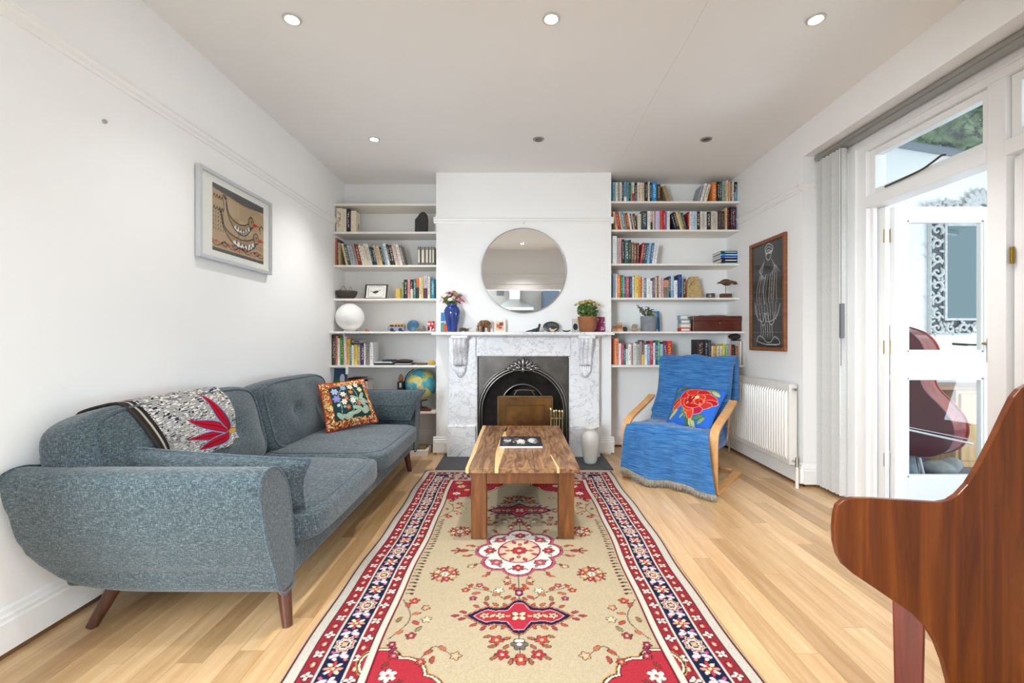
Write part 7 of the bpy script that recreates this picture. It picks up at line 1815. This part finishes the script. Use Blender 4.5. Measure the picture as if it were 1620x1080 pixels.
# ------------------------------------------------------------------ piano end in the foreground
PYY = 1.06
up_ = [(1322, 812), (1326, 799), (1336, 791), (1350, 788), (1380, 788.5), (1440, 792), (1485, 795), (1502, 792), (1516, 783), (1532, 766), (1550, 737), (1572, 694), (1592, 652), (1604, 628), (1614, 616), (1628, 608), (1650, 603), (1900, 600)]
lo_ = [(1900, 1308), (1530, 1308), (1520, 1200), (1508, 1110), (1502, 1080), (1494, 1050), (1482, 1018), (1466, 992), (1446, 972), (1420, 955), (1385, 931), (1352, 909), (1335, 894), (1326, 878), (1321, 858), (1320, 835)]
pn = thing('piano', 'brown wooden piano end panel with a protruding keyboard arm and square leg', 'piano', (PX(1650, PYY), PYY + .1, 0))
poly = [(PX(x, PYY), max(0.002, PZ(y, PYY))) for x, y in up_ + lo_]
MB().prism(poly[::-1], lambda u, v, w: (u, w, v), PYY, PYY + .014).build('side_panel', PIANOW, pn, bevel=.002, seg=2)
lx = PX(1441, 1.16); T = Matrix.Translation((lx, 1.165, 0)) @ Matrix.Rotation(.80, 4, 'Z')
s = MB(); a, b = .024, .033
s.add([T @ Vector((x * a, y * a, 0.002)) for x, y in ((-1, -1), (1, -1), (1, 1), (-1, 1))] + [T @ Vector((x * b, y * b, .60)) for x, y in ((-1, -1), (1, -1), (1, 1), (-1, 1))], [(3, 2, 1, 0), (4, 5, 6, 7), (0, 1, 5, 4), (1, 2, 6, 5), (2, 3, 7, 6), (3, 0, 4, 7)])
s.build('leg', PIANOLEG, pn, bevel=.003)
box_obj('leg_block', (lx - .04, lx + .04, PYY + .015, 1.21, .60, .64), PIANOLEG, pn, bevel=.003)
box_obj('back_post', (1.50, 1.58, PYY + .015, 1.25, 0.002, 1.0), PIANOW, pn, bevel=.004)

# ------------------------------------------------------------------ things in the lean-to
FZ = -0.03
# carved mirror
MYY = CY1 - .012
omx0, omx1, omz0, omz1 = PX(1468, MYY), PX(1634, MYY), PZ(529, MYY), PZ(333, MYY)
om = thing('carved_mirror', 'ornate white carved wooden mirror hanging on the lean-to wall', 'mirror', ((omx0 + omx1) / 2, MYY, omz0))
fw = .155
box_obj('backing', (omx0 + .02, omx1 - .02, MYY - .012, MYY + .010, omz0 + .02, omz1 - .02), plain('mirror_backing', '5c5e62', 0.8), om)
box_obj('mirror_glass', (omx0 + fw, omx1 - fw, MYY - .022, MYY - .014, omz0 + fw, omz1 - fw), plain('aged_mirror', '9fb4b8', 0.03, 1.0), om)
CW_ = plain('limed_carving', 'cfcfcd', 0.6, vary=.15, scale=30)
m = MB()
for q in ((omx0 + fw - .015, omx0 + fw + .01, omz0 + fw, omz1 - fw), (omx1 - fw - .01, omx1 - fw + .015, omz0 + fw, omz1 - fw), (omx0 + fw - .015, omx1 - fw + .015, omz0 + fw - .015, omz0 + fw + .01), (omx0 + fw - .015, omx1 - fw + .015, omz1 - fw - .01, omz1 - fw + .015)): m.box(q[0], q[1], MYY - .038, MYY - .012, q[2], q[3])
m.build('inner_frame', CW_, om, bevel=.004)
r_ = random.Random(77)
def scroll(cx_, cz_, R, a0, sg):
    pts = [(cx_ + R * (1 - k_ / 26) * math.cos(a0 + sg * k_ * .33), MYY - .028 - .006 * math.sin(k_ * .3), cz_ + R * (1 - k_ / 26) * math.sin(a0 + sg * k_ * .33)) for k_ in range(22)]
    MB().tube(pts, [.018 - .0004 * k_ for k_ in range(22)], 7).build('carved_scroll', CW_, om, smooth=True)
    for k_ in (2, 6, 10):
        p = Vector(pts[k_]); d = (p - Vector((cx_, p.y, cz_))).normalized(); q = p + d * .022
        if q.x < PX(1556, MYY) or q.z > omz1 - .1: MB().ell(q, (.026, .010, .013), Matrix.Rotation(-math.atan2(d.z, d.x) + .5 * sg, 3, 'Y'), 10, 6).build('carved_leaf', CW_, om, smooth=True)
for i in range(26):
    t_ = i / 25; zf = omz0 + .04 + (omz1 - omz0 - .08) * t_
    for x_ in (omx0 + .03 + .09 * (i % 2), omx1 - .03 - .09 * (i % 2)): MB().ell((x_, MYY - .022, zf), (.030, .012, .014), Matrix.Rotation(i * 1.3, 3, 'Y'), 10, 6).build('carved_leaf', CW_, om, smooth=True)
for i in range(18):
    xf = omx0 + .05 + (omx1 - omx0 - .10) * i / 17
    for z_ in (omz0 + .03 + .08 * (i % 2), omz1 - .03 - .08 * (i % 2)): MB().ell((xf, MYY - .022, z_), (.030, .012, .014), Matrix.Rotation(i * 1.7, 3, 'Y'), 10, 6).build('carved_leaf', CW_, om, smooth=True)
nz_ = 9
for i in range(nz_):
    z_ = omz0 + .065 + (omz1 - omz0 - .13) * i / (nz_ - 1)
    for x_ in (omx0 + .068, omx1 - .068): scroll(x_, z_, .056, i * 1.7, 1 if i % 2 else -1)
for i in range(1, 7):
    x_ = omx0 + .068 + (omx1 - omx0 - .136) * i / 7
    for z_ in (omz0 + .062, omz1 - .062): scroll(x_, z_, .052, i * 1.9, 1 if i % 2 else -1)
m = MB()
for e in ((omx0, omx0 + .014, omz0, omz1), (omx1 - .014, omx1, omz0, omz1), (omx0, omx1, omz0, omz0 + .014), (omx0, omx1, omz1 - .014, omz1)): m.box(e[0], e[1], MYY - .03, MYY + .01, e[2], e[3])
m.build('outer_frame', CW_, om, bevel=.005)
cxm = (omx0 + omx1) / 2
for i in range(9):
    a = PI * (i + .5) / 9
    p = Vector((cxm + .13 * math.cos(a), MYY - .02, omz1 + .02 + .12 * math.sin(a)))
    MB().ell(p, (.085, .014, .030), Matrix.Rotation(-a, 3, 'Y'), 12, 7).build('crest_leaf', CW_, om, smooth=True)
for s_ in (-1, 1):
    for i in range(5):
        scroll(cxm + s_ * (.24 + .075 * i), omz1 + .06 - .012 * i, .05 - .004 * i, i, s_)
# large string instrument
VAR = N('red_varnish', 0.15, 0, 0.5); VAR.b.inputs['Coat Weight'].default_value = 0.6
VAR.color(VAR.ramp(VAR.noise(VAR.coord('World', (4, 4, 1)), 3, 4), [(0.3, '7c1c0c'), (0.6, 'a83416'), (0.8, 'c04a20')])); VAR = VAR.m
VARD = plain('dark_red_varnish', '5c1a1c', 0.2, vary=.2, scale=4)
BY = 3.78
vb = thing('double_bass', 'large red varnished string instrument standing behind the glazed door', 'instrument', (PX(1440, BY), BY, FZ))
prof_r = [(.02, 0), (.16, .02), (.27, .09), (.325, .20), (.325, .30), (.27, .40), (.215, .47), (.19, .53), (.195, .60), (.235, .66), (.25, .74), (.235, .83), (.18, .90), (.08, .945), (.03, .95)]
half = [(p.x, p.y) for p in spline([(a, b, 0) for a, b in prof_r], 5)]
outl = half + [(-x, y) for x, y in half[::-1]]
bz0, tilt = PZ(727, 3.55), 0.0
Sx = 1.10
def BW(u, v, w):
    th_ = 1.12; c_, s_ = math.cos(th_), math.sin(th_)
    return Vector((3.30 + u * c_ + w * s_ - .22 * v, BY - u * s_ + w * c_, bz0 + v * Sx))
MB().grid([[BW(x, y, -.12) for x, y in outl + outl[:1]], [BW(x, y, .12) for x, y in outl + outl[:1]]]).build('ribs', VAR, vb, smooth='auto')
for w_, nm, mt in ((-.12, 'front_plate', VARD), (.12, 'back_plate', VAR)):
    o_ = [(x * 1.025, (y - .47) * 1.012 + .47) for x, y in outl]
    MB().prism(o_ if w_ < 0 else o_, lambda u, v, w: BW(u, v, w), w_ - .008, w_ + .008).build(nm, mt, vb)
MB().tube([BW(.0, .93, -.12), BW(.0, 1.35, -.08)], [.03, .022], 10).build('neck', VARD, vb, smooth='auto')
MB().tube([BW(0, .25, -.138), BW(0, .95, -.16)], .004, 5).build('string', CHROME, vb)
sk_ = MB().tube([BW(0, .0, 0), (PX(1462, 3.42), 3.42, FZ + .002)], .006, 8); sk_.build('endpin', CHROME, vb)
MB().tube([ptp(1455, 724, 3.38), (PX(1469, 3.4), 3.4, FZ + .002)], .008, 8).build('support_rod', plain('pale_rod', 'd0d4d8', .4, .3), vb)
MB().tube([ptp(1425, 677, 3.22), ptp(1539, 702, 3.2)], .007, 8).build('reflection_bar', plain('reflection_white', 'e6e4e0', .4), vb)  # pale bars stand in for a reflection in the door glass
MB().tube([ptp(1425, 673, 3.23), ptp(1536, 695, 3.21)], .003, 6).build('reflection_line', plain('reflection_line', 'cfc6cc', .6), vb)
# pine cabinet
cbx0, cbx1 = PX(1514, 4.15), PX(1514, 4.15) + .62
cb = thing('pine_cabinet', 'small pale wooden cabinet seen through the lower door pane', 'cabinet', ((cbx0 + cbx1) / 2, 4.3, FZ))
ctz = PZ(616, 4.15)
box_obj('carcass', (cbx0, cbx1, 4.16, 4.55, FZ, ctz), PALEWOOD, cb, bevel=.004)
box_obj('top', (cbx0 - .24, cbx1 + .02, 4.10, 4.57, ctz + .001, ctz + .028), wood('cabinet_top_wood', '7a5030', 'a0714a', 'b98a62', (1, 7, 7), 4, .5), cb, bevel=.004)
d_ = box_obj('door', (cbx0 + .03, cbx1 - .03, 4.14, 4.16, FZ + .06, ctz - .04), PALEWOOD, cb, bevel=.006)
MB().ell((cbx0 + .09, 4.13, FZ + .4), (.014, .012, .014)).build('knob', BRASS, d_, smooth=True)
s = MB().ell((PX(1497, 3.9), 3.95, FZ + .055), (.15, .10, .065), None, 18, 10); s.ell((PX(1512, 3.9), 3.93, FZ + .09), (.08, .07, .06), None, 14, 9)
tag(fuse(s.build('canvas_bag', plain('grey_canvas', '8f8e88', .9, vary=.2, scale=20, bump=.4)), .012, 4), 'crumpled grey canvas bag on the lean-to floor', 'bag')
o = thing('water_bottle', 'blue plastic bottle on the floor beside the canvas bag', 'bottle', (PX(1518, 3.75), 3.75, FZ))
MB().lathe([(0, -.06), (.03, -.06), (.034, -.05), (.034, .02), (.028, .04), (.014, .055), (.014, .07), (0, .07)], (PX(1518, 3.72), 3.72, FZ + .036), 18, axis=(1, -.3, 0)).build('bottle_body', plain('blue_plastic', '4a9ad0', .2), o, smooth='auto')
MB().cyl((PX(1518, 3.72) + .066, 3.70, FZ + .036), (PX(1518, 3.72) + .085, 3.694, FZ + .036), .016, n=14).build('cap', plain('white_plastic', 'efefec'), o)
s = MB().ell((PX(1448, 3.75), 3.85, FZ + .09), (.10, .10, .10), None, 16, 9); tag(s.build('grey_cloth_bundle', plain('blue_grey_cloth', '7c858c', .95, vary=.3, scale=16, bump=.6), smooth=True), 'bundled grey cloth under the string instrument', 'cloth')

# ------------------------------------------------------------------ downlights
def emit(name, col, strength):
    n = N(name); n.color('ffffff'); n.b.inputs['Emission Color'].default_value = (*col, 1); n.b.inputs['Emission Strength'].default_value = strength; return n.m
GLOW = emit('lit_bulb', (1.0, .92, .80), 22.0)
OFFB = plain('unlit_bulb', '5a5a58', .2)
RING = plain('downlight_ring', 'd4d2cc', .35, .3)
def downlight(px, py, lit, label, power=42):
    Y = 1.66 * F / (CY - py); x = PX(px, Y)
    return downlight_at(x, Y, lit, label, power)
def downlight_at(x, Y, lit, label, power=42):
    o = thing('ceiling_downlight', label, 'light', (x, Y, H), 'recessed ceiling downlights')
    MB().lathe([(.030, H - .001), (.033, H - .006), (.040, H - .009), (.045, H - .006), (.047, H - .0005)], (x, Y, 0), 28).build('trim_ring', RING if lit else plain('downlight_ring_steel', 'a8a6a0', .3, .8), o, smooth=True)
    MB().lathe([(0, H - .0035), (.020, H - .0035), (.031, H - .001)], (x, Y, 0), 20).build('bulb', GLOW if lit else OFFB, o)
    if lit:
        d = bpy.data.lights.new('downlight_beam', 'SPOT'); d.energy = power; d.color = (1.0, .99, .985); d.spot_size = math.radians(105); d.spot_blend = 1.0; d.shadow_soft_size = .035
        l = bpy.data.objects.new('downlight_beam', d); COL.objects.link(l); l.parent = o; l.location = (0, 0, -.02)
    return o
downlight(462, 30, True, 'lit recessed downlight in the ceiling, left of the front row', 12)
downlight(872, 29, True, 'lit recessed downlight in the ceiling, middle of the front row')
downlight(1291, 30, True, 'lit recessed downlight in the ceiling, right of the front row')
downlight(592, 220, True, 'lit recessed downlight in the ceiling, left of the rear row', 34)
downlight(852, 220, False, 'unlit recessed downlight in the ceiling, middle of the rear row')
downlight(1117, 220, False, 'unlit recessed downlight in the ceiling, right of the rear row')
downlight_at(.09, 1.17, True, 'lit downlight seen only in the round mirror')
